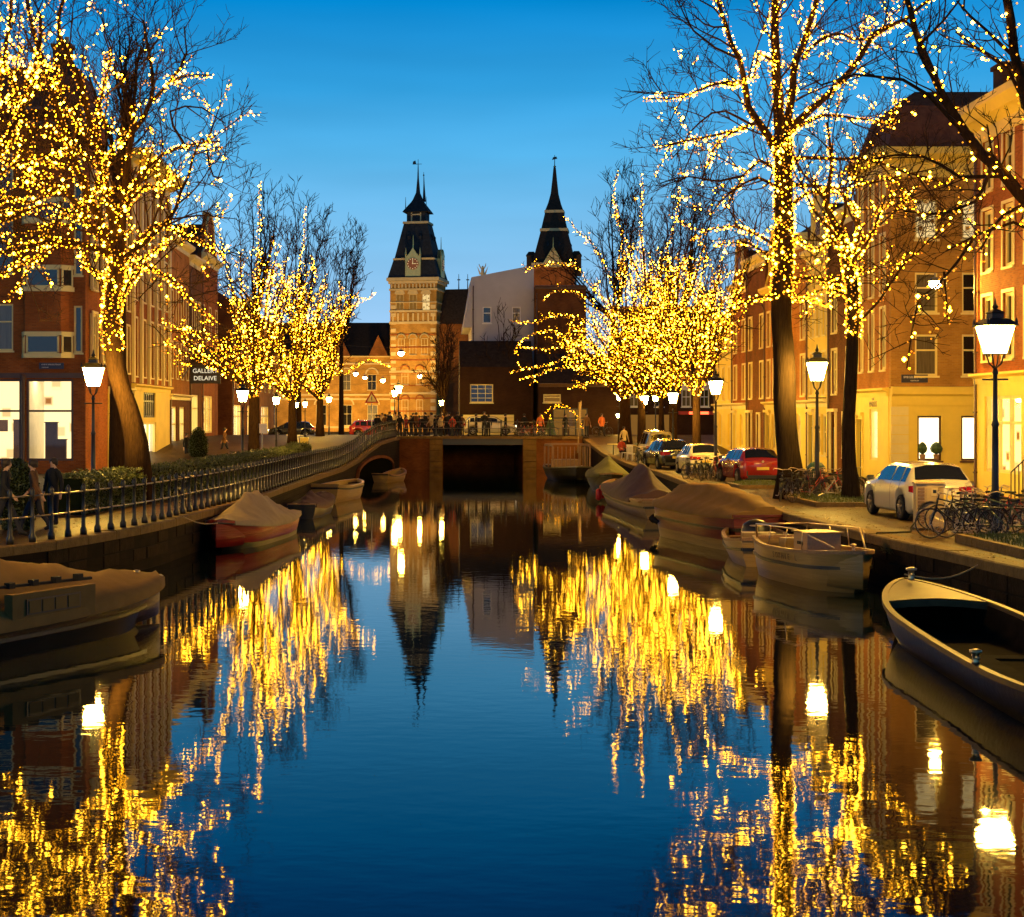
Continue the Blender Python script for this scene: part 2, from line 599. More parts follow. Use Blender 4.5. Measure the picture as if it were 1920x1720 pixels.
# ---------------------------------------------------------------- water, quays, streets
LQ = [(-30, 4), (-20, 15), (-13.5, 25), (-9.35, 34.6), (-8.4, 37.2), (-7.4, 42.0), (-6.9, 47.2), (-6.25, 56), (-5.7, 70.7), (-5.2, 82), (-4.6, 92), (-2.7, 112), (-2.4, 118)]
RQ = [(11.9, 4), (11.06, 29.9), (10.6, 37.2), (10.35, 49), (10.5, 61), (11.2, 74), (11.6, 85), (11.5, 95), (11.3, 105), (11.1, 118)]
ZL = [(88, 1.15), (94.5, 1.42), (99, 1.85), (105, 2.3), (112, 2.45), (131, 2.45), (150, 1.9), (190, 1.5)]
ZR = [(92, 1.15), (105, 1.5), (118, 2.4), (131, 2.45), (150, 1.9), (190, 1.5)]
zl = lambda y: interp(ZL, y)
zr = lambda y: interp(ZR, y)
lqx = lambda y: interp([(b, a) for a, b in LQ], y)
rqx = lambda y: interp([(b, a) for a, b in RQ], y)

mb = MB()
mb.add([(-60, -60, 0), (60, -60, 0), (60, 134, 0), (-60, 134, 0)], [(0, 1, 2, 3)])
tag(mb.build("water", "canal_water"), kind="structure")

mb = MB()
mb.add([(-1500, 131, 1.30), (1500, 131, 1.30), (1500, 3000, 1.3), (-1500, 3000, 1.3)], [(0, 1, 2, 3)])
mb.add([(-1500, 0, 1.0), (-60, 0, 1.0), (-60, 131, 1.0), (-1500, 131, 1.0)], [(0, 1, 2, 3)])
mb.add([(60, 0, 1.0), (1500, 0, 1.0), (1500, 131, 1.0), (60, 131, 1.0)], [(0, 1, 2, 3)])
tag(mb.build("ground", "earth"), kind="structure")


def street(name, side):
    mb = MB()
    ys = sorted(set([4 + 1.5 * i for i in range(77)] + [118, 131] + [q[1] for q in (LQ if side < 0 else RQ)] + [131 + 5 * i for i in range(1, 12)]))
    rings = []
    for y in ys:
        if y > 118.5:
            xe = -2.4 if side < 0 else 11.1
            if y > 130:
                xe = 4.3
        else:
            xe = lqx(y) if side < 0 else rqx(y)
        z = zl(y) if side < 0 else zr(y)
        rings.append([(xe + side * 0.42 if y < 130 else xe, y, z), (xe + side * 3.2, y, z + 0.0), (xe + side * 12, y, z), (side * 62, y, z)])
    mb.loft(rings, closed=False)
    if side < 0:
        mb.f = [tuple(reversed(f)) for f in mb.f]
    tag(mb.build(name, "paving_brick"), kind="structure")


street("street", -1)
street("street", 1)


def resample(P, step):
    res = [Vector((*P[0], 0))]
    acc = 0
    for a, b in zip(P, P[1:]):
        a, b = Vector((*a, 0)), Vector((*b, 0))
        L = (b - a).length
        pos = step - acc
        while pos <= L:
            res.append(a.lerp(b, pos / L))
            pos += step
        acc = L - (pos - step)
    return res


def smooth_line(P):
    q = catmull([(a, b, 0) for a, b in P], 1.0)
    return [(v.x, v.y) for v in q]


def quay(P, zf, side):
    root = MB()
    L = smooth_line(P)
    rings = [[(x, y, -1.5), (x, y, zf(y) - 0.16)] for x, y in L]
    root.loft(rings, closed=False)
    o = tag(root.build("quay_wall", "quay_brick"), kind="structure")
    pts = resample([q for q in L if q[1] > 20], 1.6)
    for a, b in zip(pts, pts[1:]):
        d = (b - a)
        n = Vector((-d.y, d.x, 0)).normalized() * (1 if side < 0 else -1)
        a2, b2 = a + d * 0.006, b - d * 0.006
        z0, z1 = zf(a.y), zf(b.y)
        j = rnd.uniform(-0.008, 0.008)
        m = MB()
        o0, i0, o1, i1 = a2 - n * 0.07, a2 + n * 0.45, b2 - n * 0.07, b2 + n * 0.45
        bv = 0.03
        ring = lambda O, I, z: [(O.x, O.y, z - 0.2), (O.x, O.y, z + 0.02 - bv + j), (O.x + n.x * bv, O.y + n.y * bv, z + 0.02 + j), (I.x, I.y, z + 0.012 + j), (I.x, I.y, z - 0.2)]
        m.loft([ring(o0, i0, z0), ring(o1, i1, z1)])
        m.build("coping_stone", "coping", o)
    # proud courses of stone blocks in the wall face that catch the light
    pts = resample([q for q in L if q[1] > 22], 0.95)
    k = 0
    for i, (a, b) in enumerate(zip(pts, pts[1:])):
        if a.y > (62 if side > 0 else 60):
            break
        for row in range(2):
            if rnd.random() < 0.35:
                continue
            d = (b - a)
            n = Vector((-d.y, d.x, 0)).normalized() * (-1 if side < 0 else 1)
            a2, b2 = a + d * (0.02 + 0.0 * row) , b - d * 0.02
            z1 = 0.93 - row * 0.34
            p = rnd.uniform(0.015, 0.04)
            m = MB()
            m.loft([[(a2.x, a2.y, z1 - 0.3), (a2.x + n.x * p, a2.y + n.y * p, z1 - 0.29), (a2.x + n.x * p, a2.y + n.y * p, z1 - 0.01), (a2.x, a2.y, z1)],
                    [(b2.x, b2.y, z1 - 0.3), (b2.x + n.x * p, b2.y + n.y * p, z1 - 0.29), (b2.x + n.x * p, b2.y + n.y * p, z1 - 0.01), (b2.x, b2.y, z1)]])
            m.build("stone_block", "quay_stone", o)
    return o


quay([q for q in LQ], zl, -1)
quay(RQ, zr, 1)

# ---------------------------------------------------------------- bridge
BD = 118.0
br = empty("bridge", "low brick canal bridge with a flat dark middle opening and stone piers", "bridge", (4.3, BD, 0))
ox, oy = 4.3, BD
mb = MB()
mb.box(-2.4 - ox, 11.1 - ox, 0.4, 13, 2.13, 2.42)
mb.build("deck", "paving_brick", br)
mb = MB()      # front walls either side of the middle opening
mb.box(-2.4 - ox, -0.2 - ox, 0, 0.6, -1.5, 2.3)
mb.box(7.7 - ox, 11.1 - ox, 0, 0.6, -1.5, 2.3)
mb.box(-2.4 - ox, 0.8 - ox, 0.6, 12.6, -1.5, 2.12)
mb.box(6.7 - ox, 11.1 - ox, 0.6, 12.6, -1.5, 2.12)
mb.box(0.8 - ox, 6.7 - ox, 12.4, 12.6, -1.5, 2.12)  # end wall added to close the tunnel and keep the opening dark
mb.build("wall", "brick_brown", br)
mb = MB()
mb.box(0.8 - ox, 6.7 - ox, 0.05, 0.5, 1.86, 2.3)
mb.build("girder", "metal_black", br)
for x0 in (-0.2, 6.7):
    for k in range(7):
        w_ = 1.0
        e = 0.05 if k % 2 else 0.0
        m_ = MB()
        m_.box(x0 - ox + 0.02, x0 + w_ - ox - 0.02, -0.12 - e, 0.5, -0.6 + k * 0.41 + 0.012, -0.6 + (k + 1) * 0.41 - 0.012)
        m_.build("pier_stone", "sandstone_dull", br)
for k in range(9):
    m_ = MB()
    a = -2.4 + 13.5 * k / 9
    m_.box(a - ox + 0.01, a + 1.5 - ox - 0.01, -0.14, 0.42, 2.3, 2.5)
    m_.build("coping_stone", "coping", br)


for o in br.children:
    pass
# left approach arch: black sheet on the wing wall painting its shade
arch = empty("side_arch", "dark shallow brick arch in the wing wall left of the bridge", "arch", (-4.3, 94, 0))
A, B = Vector((-4.55, 93)), Vector((-2.75, 111.5))
dv = (B - A)
nv = Vector((dv.y, -dv.x)).normalized()
pts = [(t_, 1.30 * math.sqrt(max(0, 1 - (2 * t_ - 1) ** 2)) ** 0.7) for t_ in [i / 24 for i in range(25)]]
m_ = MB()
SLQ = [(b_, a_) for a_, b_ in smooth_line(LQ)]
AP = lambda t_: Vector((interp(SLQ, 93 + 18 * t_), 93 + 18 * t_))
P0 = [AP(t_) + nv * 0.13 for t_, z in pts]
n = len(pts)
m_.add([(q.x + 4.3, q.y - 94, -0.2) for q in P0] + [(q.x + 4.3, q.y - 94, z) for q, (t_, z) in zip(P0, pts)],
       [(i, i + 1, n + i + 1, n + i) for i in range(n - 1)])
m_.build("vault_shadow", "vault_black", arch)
m_ = MB()
rings = []
for t_, z in pts:
    q = AP(t_)
    q1, q2 = q + nv * 0.05, q + nv * 0.22
    s_ = 0.16
    rings.append([(q1.x + 4.3, q1.y - 94, z - 0.01), (q2.x + 4.3, q2.y - 94, z - 0.01), (q2.x + 4.3, q2.y - 94, z + s_), (q1.x + 4.3, q1.y - 94, z + s_)])
m_.loft(rings)
m_.build("arch_ring", "brick_brown", arch)

# ---------------------------------------------------------------- railings
post_me = None
m_ = MB()
m_.lathe([(0.085, 0), (0.085, 0.14), (0.055, 0.2), (0.045, 0.5), (0.06, 0.56), (0.042, 0.6), (0.036, 0.98), (0.06, 1.02), (0.05, 1.08), (0.065, 1.14), (0.04, 1.2), (0.012, 1.24)], 8)
post_me = m_.mesh("post", "metal_black", True)


def railing(pts, zf, label, hs=(0.58, 1.05)):
    o = empty("railing", label, "railing", (pts[0].x, pts[0].y, zf(pts[0].y)))
    bx, by, bz = o.location
    P = [Vector((q.x - bx, q.y - by, zf(q.y) - bz)) for q in pts]
    for q in P:
        put("post", post_me, o, q)
    for h in hs:
        for i in range(0, len(P) - 1, 12):
            seg = P[i:i + 13]
            if len(seg) < 2:
                continue
            m_ = MB()
            m_.tube([q + Vector((0, 0, h)) for q in seg], 0.019, 6)
            m_.build("rail", "rail_metal", o, True)
    return o


L = smooth_line(LQ)
inner = []
for (x0, y0), (x1, y1) in zip(L, L[1:]):
    d = Vector((x1 - x0, y1 - y0)).normalized()
    inner.append((x0 - d.y * 0.22, y0 + d.x * 0.22))
rp = resample([q for q in inner if q[1] > 27], 0.80)
railing(rp, zl, "long black iron railing of turned posts and two rails along left quay")
rp = [Vector((-2.1 + 1.2 * i, 118.12, 0)) for i in range(12)]
railing(rp, lambda y: 2.5, "low iron railing along the front edge of the bridge")

# kerbs, tree pits with grass on the right quay
def pit(x0, x1, y0, y1, label, h=0.14):
    o = empty("tree_pit", label, "planting bed", (x0, y0, 1.15), 0, "kerbed tree pits on the right quay")
    w_, l_ = x1 - x0, y1 - y0
    def stones(ax, a, b, c0, c1):
        k = max(1, int((b - a) / 1.0))
        for i in range(k):
            s0, s1 = a + (b - a) * i / k + 0.01, a + (b - a) * (i + 1) / k - 0.01
            m_ = MB()
            if ax == 0:
                m_.box(s0, s1, c0, c1, 0, h)
            else:
                m_.box(c0, c1, s0, s1, 0, h)
            m_.build("kerb_stone", "coping", o)
    stones(0, 0, w_, 0, 0.16)
    stones(0, 0, w_, l_ - 0.16, l_)
    stones(1, 0.17, l_ - 0.17, 0, 0.16)
    stones(1, 0.17, l_ - 0.17, w_ - 0.16, w_)
    m_ = MB()
    nx, ny = 8, 12
    vs = [(0.16 + (w_ - 0.32) * i / nx, 0.16 + (l_ - 0.32) * j / ny, h - 0.03 + (0.12 * math.sin(PI * i / nx) * math.sin(PI * j / ny) if 0 < i < nx and 0 < j < ny else 0) + rnd.uniform(0, 0.02)) for j in range(ny + 1) for i in range(nx + 1)]
    m_.add(vs, [(j * (nx + 1) + i, j * (nx + 1) + i + 1, (j + 1) * (nx + 1) + i + 1, (j + 1) * (nx + 1) + i) for j in range(ny) for i in range(nx)])
    m_.build("soil", "grass_soil", o, True)
    m_ = MB()
    for _ in range(int(w_ * l_ * 220)):
        x, y = rnd.uniform(0.2, w_ - 0.2), rnd.uniform(0.2, l_ - 0.2)
        z = h + 0.10 * math.sin(PI * x / w_) * math.sin(PI * y / l_) - 0.03
        a = rnd.uniform(0, PI)
        r = 0.012
        t_ = (rnd.uniform(-.04, .04), rnd.uniform(-.04, .04), rnd.uniform(0.05, 0.13))
        m_.add([(x - r * math.cos(a), y - r * math.sin(a), z), (x + r * math.cos(a), y + r * math.sin(a), z), (x + t_[0], y + t_[1], z + t_[2])], [(0, 1, 2)])
    tag(m_.build("grass", "grass", o), kind="stuff")
    return o


pit(11.75, 14.6, 29.6, 36.0, "grassy kerbed tree pit nearest the camera, below the bikes at right edge", 0.2)
pit(12.0, 14.4, 50.0, 55.8, "kerbed tree pit around the big lit trunk and the thin dark trunk")
pit(12.0, 14.2, 62.5, 65.5, "kerbed pit just in front of the red car")
# ---------------------------------------------------------------- houses
WIN = {}


def win_mesh(w, h, kind, fr):
    key = (round(w, 2), round(h, 2), kind, fr)
    if key in WIN:
        return WIN[key]
    m = MB()
    b = 0.09 if kind != "wide" else 0.13
    d0, d1 = 0.08, 0.17
    m.box(0, b, d0, d1, 0, h)
    m.box(w - b, w, d0, d1, 0, h)
    m.box(b, w - b, d0, d1, 0, b)
    m.box(b, w - b, d0, d1, h - b, h)
    t = 0.035
    if kind in ("sash", "wide"):
        m.box(b, w - b, d0 + 0.02, d1, h * 0.56 - t, h * 0.56 + t)
        m.box(w / 2 - t * 0.7, w / 2 + t * 0.7, d0 + 0.03, d1, b, h - b)
    elif kind == "cross":
        m.box(b, w - b, d0 + 0.02, d1, h * 0.62 - t, h * 0.62 + t)
    elif kind == "grid":
        for q in (1, 2):
            m.box(w * q / 3 - t * .6, w * q / 3 + t * .6, d0 + 0.03, d1, b, h - b)
        for q in (1, 2, 3):
            m.box(b, w - b, d0 + 0.02, d1, h * q / 4 - t * .6, h * q / 4 + t * .6)
    # sill, slightly proud of the wall
    m.box(-0.06, w + 0.06, -0.07, d0 + 0.02, -0.09, -0.005)
    if kind == "wide":     # broad painted surround standing on the brickwork
        m.box(-0.12, -0.002, -0.035, 0.05, 0, h + 0.12)
        m.box(w + 0.002, w + 0.12, -0.035, 0.05, 0, h + 0.12)
        m.box(-0.002, w + 0.002, -0.035, 0.05, h + 0.002, h + 0.12)
    p = MB()
    p.add([(b, 0.14, b), (w - b, 0.14, b), (w - b, 0.14, h - b), (b, 0.14, h - b)], [(0, 1, 2, 3)])
    WIN[key] = (m.mesh("window", fr), p)
    return WIN[key]


PANES = {}


def window(parent, x, z, w, h, kind="sash", fr="paint_cream", pane="glass_dark", y=0.0):
    me, p = win_mesh(w, h, kind, fr)
    o = put("window", me, parent, (x, y, z))
    k = (round(w, 2), round(h, 2), kind, fr, pane)
    if pane == "glass_dark" and rnd.random() < 0.4:
        pane = "glass_curtain"
        k = (round(w, 2), round(h, 2), kind, fr, pane)
    if k not in PANES:
        PANES[k] = p.mesh("pane", pane)
    put("pane", PANES[k], o, (0, 0, 0))
    if pane.startswith("room") or pane.startswith("lit"):
        pass
    return o


def wall_mesh(W, H, D, holes, side_h=None, z0=0.0, rec=0.17, yf=0.0):
    "front wall at y=yf with rectangular openings and their reveals; plain sides and back"
    m = MB()
    xs = sorted(set([0, W] + [q for h in holes for q in (h[0], h[0] + h[2])]))
    zs = sorted(set([z0, H] + [q for h in holes for q in (h[1], h[1] + h[3])]))
    xs = [q for q in xs if 0 <= q <= W]
    for i in range(len(xs) - 1):
        for j in range(len(zs) - 1):
            cx, cz = (xs[i] + xs[i + 1]) / 2, (zs[j] + zs[j + 1]) / 2
            if any(h[0] < cx < h[0] + h[2] and h[1] < cz < h[1] + h[3] for h in holes):
                continue
            m.add([(xs[i], yf, zs[j]), (xs[i + 1], yf, zs[j]), (xs[i + 1], yf, zs[j + 1]), (xs[i], yf, zs[j + 1])], [(0, 1, 2, 3)])
    for x, z, w, h in holes:
        a, b = yf, yf + rec
        m.add([(x, a, z), (x, b, z), (x, b, z + h), (x, a, z + h)], [(3, 2, 1, 0)])
        m.add([(x + w, a, z), (x + w, b, z), (x + w, b, z + h), (x + w, a, z + h)], [(0, 1, 2, 3)])
        m.add([(x, a, z), (x + w, a, z), (x + w, b, z), (x, b, z)], [(0, 1, 2, 3)])
        m.add([(x, a, z + h), (x + w, a, z + h), (x + w, b, z + h), (x, b, z + h)], [(3, 2, 1, 0)])
    m.add([(0, yf, z0), (0, D, z0), (0, D, H), (0, yf, H)], [(3, 2, 1, 0)])
    m.add([(W, yf, z0), (W, D, z0), (W, D, H), (W, yf, H)], [(0, 1, 2, 3)])
    m.add([(0, D, z0), (W, D, z0), (W, D, H), (0, D, H)], [(3, 2, 1, 0)])
    m.add([(0, yf, H), (W, yf, H), (W, D, H), (0, D, H)], [(0, 1, 2, 3)])
    return m


def row(W, n, w, z, h, margin=0.55, kind="sash", fr="paint_cream", lit=(), pane="glass_dark", litpane="lit_soft", x0=None, x1=None):
    a = margin if x0 is None else x0
    b = W - margin if x1 is None else x1
    gap = (b - a - n * w) / max(1, n - 1) if n > 1 else 0
    if n == 1:
        a = (a + b - w) / 2
    return [dict(x=a + i * (w + gap), z=z, w=w, h=h, kind=kind, fr=fr, pane=(litpane if i in lit else pane)) for i in range(n)]


def cornice(parent, W, z, h=0.7, out_=0.45, mat="paint_cream", ends=0.0):
    m = MB()
    rings = []
    prof = [(0.0, 0), (0.06, 0), (0.08, 0.35 * h), (0.22 * out_ / 0.45, 0.5 * h), (0.30 * out_ / 0.45, 0.55 * h), (out_, 0.8 * h), (out_, h), (0.0, h + 0.02)]
    for x in (-ends, W + ends):
        rings.append([(x, -a, z + b) for a, b in prof])
    m.loft(rings)
    return m.build("cornice", mat, parent)


def house(label, ox, oy, rot, W, D, H, wall, wins, roof="flat", roofmat="slate", trim="paint_cream", z0=1.15, corn=(0.7, 0.45), ground=None, name="canal_house", chim=(), gable=None, shop=None, doors=()):
    o = empty(name, label, "house", (ox, oy, z0 - 0.05), rot, "canal houses along the quays")
    holes = [(q["x"], q["z"], q["w"], q["h"]) for q in wins] + [(q[0], 0.05, q[1], q[2]) for q in doors]
    if shop:
        holes += [(s_["x"], s_["z"], s_["w"], s_["h"]) for s_ in shop]
    gz = 0
    if ground:     # painted ground floor, a separate front from the brick above
        gz, gm = ground
        gh = [h for h in holes if h[1] < gz - 0.05]
        wall_mesh(W, gz, D, gh, yf=-0.04).build("ground_floor", gm, o)
        wall_mesh(W, H, D, [h for h in holes if h[1] >= gz - 0.05], z0=gz).build("wall", wall, o)
        m = MB()
        m.loft([[(x, 0, gz - 0.25), (x, -0.1, gz - 0.25), (x, -0.12, gz - 0.05), (x, -0.3, gz + 0.05), (x, -0.3, gz + 0.13), (x, 0, gz + 0.15)] for x in (0.003, W - 0.003)])
        m.build("string_course", trim, o)
    else:
        wall_mesh(W, H, D, holes).build("wall", wall, o)
    for q in wins:
        window(o, q["x"], q["z"], q["w"], q["h"], q["kind"], q["fr"], q["pane"])
    for q in doors:
        x, w_, h_ = q[:3]
        dm = q[3] if len(q) > 3 else "paint_green"
        m = MB()
        m.box(x, x + w_, 0.1, 0.16, 0.05, h_ * 0.8)
        for a in (0.12, 0.55):
            m.box(x + 0.12, x + w_ - 0.12, 0.075, 0.1, 0.05 + h_ * 0.8 * a, 0.05 + h_ * 0.8 * (a + 0.32))
        dd = m.build("door", dm, o)
        m = MB()
        m.lathe([(0.0, 0), (0.035, 0.01), (0.03, 0.05), (0, 0.06)], 6, (x + w_ - 0.12, 0.06, 1.0))
        m.build("door_knob", "gold_leaf", dd)
        m = MB()
        m.add([(x, 0.12, 0.05 + h_ * 0.8), (x + w_, 0.12, 0.05 + h_ * 0.8), (x + w_, 0.12, h_ + 0.05), (x, 0.12, h_ + 0.05)], [(0, 1, 2, 3)])
        m.build("fanlight", q[4] if len(q) > 4 else "glass_dark", o)
        m = MB()
        m.box(x - 0.14, x - 0.003, -0.1, 0.05, 0.0, h_ + 0.2)
        m.box(x + w_ + 0.003, x + w_ + 0.14, -0.1, 0.05, 0.0, h_ + 0.2)
        m.box(x - 0.24, x + w_ + 0.24, -0.2, 0.05, h_ + 0.205, h_ + 0.36)
        m.build("door_case", trim, o)
    for s_ in (shop or []):
        shopfront(o, **s_)
    if corn:
        cornice(o, W, H - corn[0] * 0.6, corn[0], corn[1], trim)
    if roof == "pitch":      # ridge parallel to the front
        rh = min(3.5, D * 0.4)
        m = MB()
        m.add([(0, 0, H), (W, 0, H), (W, D / 2, H + rh), (0, D / 2, H + rh), (0, D, H), (W, D, H)],
              [(0, 1, 2, 3), (3, 2, 5, 4), (0, 3, 4), (1, 5, 2)])
        m.build("roof", roofmat, o)
    elif roof == "mansard":
        m = MB()
        a = 0.9
        m.loft([[(0, 0.1, H), (W, 0.1, H), (W, D - 0.1, H), (0, D - 0.1, H)], [(a * 0.5, a, H + 2.2), (W - a * 0.5, a, H + 2.2), (W - a * 0.5, D - a, H + 2.2), (a * 0.5, D - a, H + 2.2)],
                [(a, 2.4, H + 2.9), (W - a, 2.4, H + 2.9), (W - a, D - 2.4, H + 2.9), (a, D - 2.4, H + 2.9)]])
        m.build("roof", roofmat, o)
    elif roof == "gable":     # neck or bell gable rising above the cornice, ridge square to the front
        gh = gable or 3.0
        m = MB()
        poly = [(0, H), (W, H), (W * 0.98, H + 0.25), (W * 0.74, H + gh * 0.35), (W * 0.70, H + gh * 0.8), (W * 0.6, H + gh), (W * 0.4, H + gh), (W * 0.30, H + gh * 0.8), (W * 0.26, H + gh * 0.35), (W * 0.02, H + 0.25)]
        m.prism(poly, 0.0, 0.35)
        g = m.build("gable", wall, o)
        m = MB()
        m.tube([(x, -0.03, z) for x, z in poly[2:]], 0.09, 5)
        m.box(W * 0.36, W * 0.64, -0.12, 0.4, H + gh, H + gh + 0.16)
        m.build("gable_coping", trim, g)
        m = MB()
        m.add([(0, 0.3, H), (W / 2, 0.3, H + gh * 0.82), (W, 0.3, H), (0, D, H), (W / 2, D, H + gh * 0.82), (W, D, H)], [(0, 3, 4, 1), (1, 4, 5, 2), (3, 5, 4)])
        m.build("roof", roofmat, o)
        m = MB()
        m.box(W * 0.5 - 0.4, W * 0.5 + 0.4, -0.03, 0.02, H + gh * 0.3, H + gh * 0.3 + 1.1)
        m.build("loft_hatch", "paint_brown", g)
    if name == "canal_house" and D > 8 and W > 4 and W < 14:
        m = MB()
        xx = 0.16
        m.tube([(xx, -0.09, 0.1), (xx, -0.09, H - 1.0), (xx, -0.25, H - 0.6)], 0.05, 6)
        for q in range(int(H / 2.2)):
            m.box(xx - 0.08, xx + 0.08, -0.15, -0.003, 0.8 + q * 2.2, 0.86 + q * 2.2)
        m.build("drainpipe", "paint_brown", o)
    for (cx, cyy, ch) in chim:
        m = MB()
        zt = H + ch
        m.box(cx - 0.45, cx + 0.45, cyy - 0.35, cyy + 0.35, H - 0.2, zt)
        m.box(cx - 0.53, cx + 0.53, cyy - 0.43, cyy + 0.43, zt, zt + 0.18)
        cc = m.build("chimney", "brick_brown", o)
        for dx in (-0.22, 0.2):
            p_ = MB()
            p_.lathe([(0.13, 0), (0.11, 0.35), (0.14, 0.4)], 8, (cx + dx, cyy, zt + 0.18))
            p_.build("chimney_pot", "pot", cc)
    return o


def shopfront(o, x, z, w, h, room="room_white", fr="paint_brown", n=3, depth=0.4, trans=0.65, items=True):
    items = items and depth > 1
    b = 0.11
    m = MB()
    for i in range(n + 1):
        xx = x + (w - b) * i / n
        m.box(xx, xx + b, 0.03, 0.16, z, z + h)
    m.box(x + b, x + w - b, 0.05, 0.14, z, z + b)
    m.box(x + b, x + w - b, 0.05, 0.14, z + h - b, z + h)
    if trans:
        m.box(x + b, x + w - b, 0.05, 0.14, z + h * trans - 0.05, z + h * trans + 0.05)
    f = m.build("shop_window", fr, o)
    # room behind: back wall glowing in place of lamps, floor, ceiling and sides
    m = MB()
    X0, X1, Y1, Z1 = x - 0.3, x + w + 0.3, depth, z + h + 0.1
    m.add([(X0, Y1, z - 0.1), (X1, Y1, z - 0.1), (X1, Y1, Z1), (X0, Y1, Z1)], [(0, 1, 2, 3)])
    m.build("glowing_room_wall", room, f)
    m = MB()
    m.add([(X0, 0.2, z - 0.1), (X1, 0.2, z - 0.1), (X1, Y1, z - 0.1), (X0, Y1, z - 0.1), (X0, 0.2, Z1), (X1, 0.2, Z1), (X1, Y1, Z1), (X0, Y1, Z1)], [(0, 1, 2, 3), (7, 6, 5, 4), (0, 3, 7, 4), (1, 5, 6, 2)])
    m.build("room_lining", "paint_white", f)
    g = MB()
    g.box(x + 0.2, x + w - 0.2, depth * 0.35, depth * 0.55, Z1 - 0.08, Z1 - 0.01)  # light strip added under the ceiling to brighten the room lining
    g.build("ceiling_fill_strip", "ceiling_fill_glow" if room != "room_amber" and room != "lit_dim" else "lit_soft", f)
    for i in range(n):
        g = MB()
        xa, xb = x + b + (w - b) * i / n, x + (w - b) * (i + 1) / n
        g.add([(xa, 0.1, z + b), (xb, 0.1, z + b), (xb, 0.1, z + h - b), (xa, 0.1, z + h - b)], [(0, 1, 2, 3)])
        g.build("pane", "shop_glass", f)
    if items:
        for i in range(max(2, int(w * 0.9))):
            xx = x + 0.4 + (w - 0.8) * (i + rnd.uniform(0.2, 0.8)) / max(2, int(w * 0.9))
            g = MB()
            t_ = rnd.randint(0, 2)
            yy = rnd.uniform(0.5, depth - 0.5)
            if t_ == 0:
                hh = rnd.uniform(0.5, 1.0) * h * 0.5
                g.box(xx - 0.3, xx + 0.3, yy - 0.1, yy + 0.1, z - 0.1, z + hh)
                g.box(xx - 0.34, xx + 0.34, yy - 0.13, yy + 0.13, z + hh, z + hh + 0.05)
                g.build("display_stand", "paint_brown", f)
            elif t_ == 1:
                g.lathe([(0.12, 0), (0.17, 0.25), (0.18, 0.3)], 8, (xx, yy, z - 0.1))
                g.lathe([(0.02, 0.3), (0.3, 0.5), (0.24, 0.65), (0.26, 0.7), (0.16, 0.95), (0.18, 1.0), (0.03, 1.3)], 7, (xx, yy, z - 0.1))
                g.build("potted_tree", "leaf", f)
            else:
                g.box(xx - 0.35, xx + 0.35, depth - 0.06, depth - 0.02, z + h * 0.35, z + h * 0.35 + 0.6)
                g.build("picture", "paint_brown", f)
    return f




RF = 20.0     # plane of the right-hand fronts
HPI = PI / 2
# right side: origin at the far end, local x runs towards the camera
def rhouse(y_near, y_far, H, wall, wins_f, label, **k):
    W = y_far - y_near
    return house(label, RF + k.pop("dx", 0.0), y_far, -HPI, W, 11, H, wall, wins_f(W), **k)


# 1. nearest house on the right, past the side street mouth (y 46..58.8)
def w1(W):
    r = []
    for z, h in ((4.9, 2.3), (8.1, 2.2), (11.0, 1.8)):
        r += row(W, 6, 1.0, z, h, 0.7, kind="wide", pane="glass_blue")
    return r
rhouse(46, 58.8, 13.6, "brick_red", w1, "tall red brick house at the right edge with cream shop front and tall windows",
       ground=(4.3, "paint_yellow"), roof="pitch", corn=(1.3, 0.7), chim=((9.5, 2.0, 3.4),), trim="paint_yellow",
       shop=[dict(x=7.2, z=0.9, w=4.9, h=2.7, room="room_amber", fr="paint_cream", n=4), dict(x=1.0, z=0.9, w=3.6, h=2.7, room="room_amber", fr="paint_cream", n=3)], doors=[(5.4, 1.1, 3.0)])

# 2. corner house with its camera-facing side wall (the cafe)
def w2(W):
    r = []
    for z, h in ((4.95, 2.7), (8.3, 2.6), (11.4, 2.2)):
        r += row(W, 3, 0.75, z, h, 0.6, kind="wide")
    return r
c2 = rhouse(70, 75.6, 14.3, "brick_orange", w2, "tall corner cafe house of orange brick with a cream ground floor and dark mansard",
            ground=(4.0, "paint_yellow"), roof=None, corn=(1.0, 0.5), trim="paint_yellow",
            shop=[dict(x=2.6, z=0.9, w=1.3, h=2.3, room="lit_white", fr="paint_cream", n=1, trans=0, items=False)], doors=[(0.5, 0.9, 2.7)])
# side wall facing the camera at y=70 (a second front of the same house)
SW = 11.0
holes, wl = [], []
for z, h, lits in ((4.65, 1.8, (None, None)), (7.4, 1.75, (None, None)), (10.6, 1.75, ("lit_soft", "lit_soft"))):
    for i, x in enumerate((1.05, 3.1, 6.2, 8.6)):
        wl.append((x, z, 1.0, h, lits[i] if i < 2 else None))
holes = [(a, b_, c_, d_) for a, b_, c_, d_, _ in wl]
side = empty("side_front", None, None, (11.0, 0, 0))
side.parent = c2
side.location = (5.6, 0, 0)
side.rotation_euler = (0, 0, HPI)
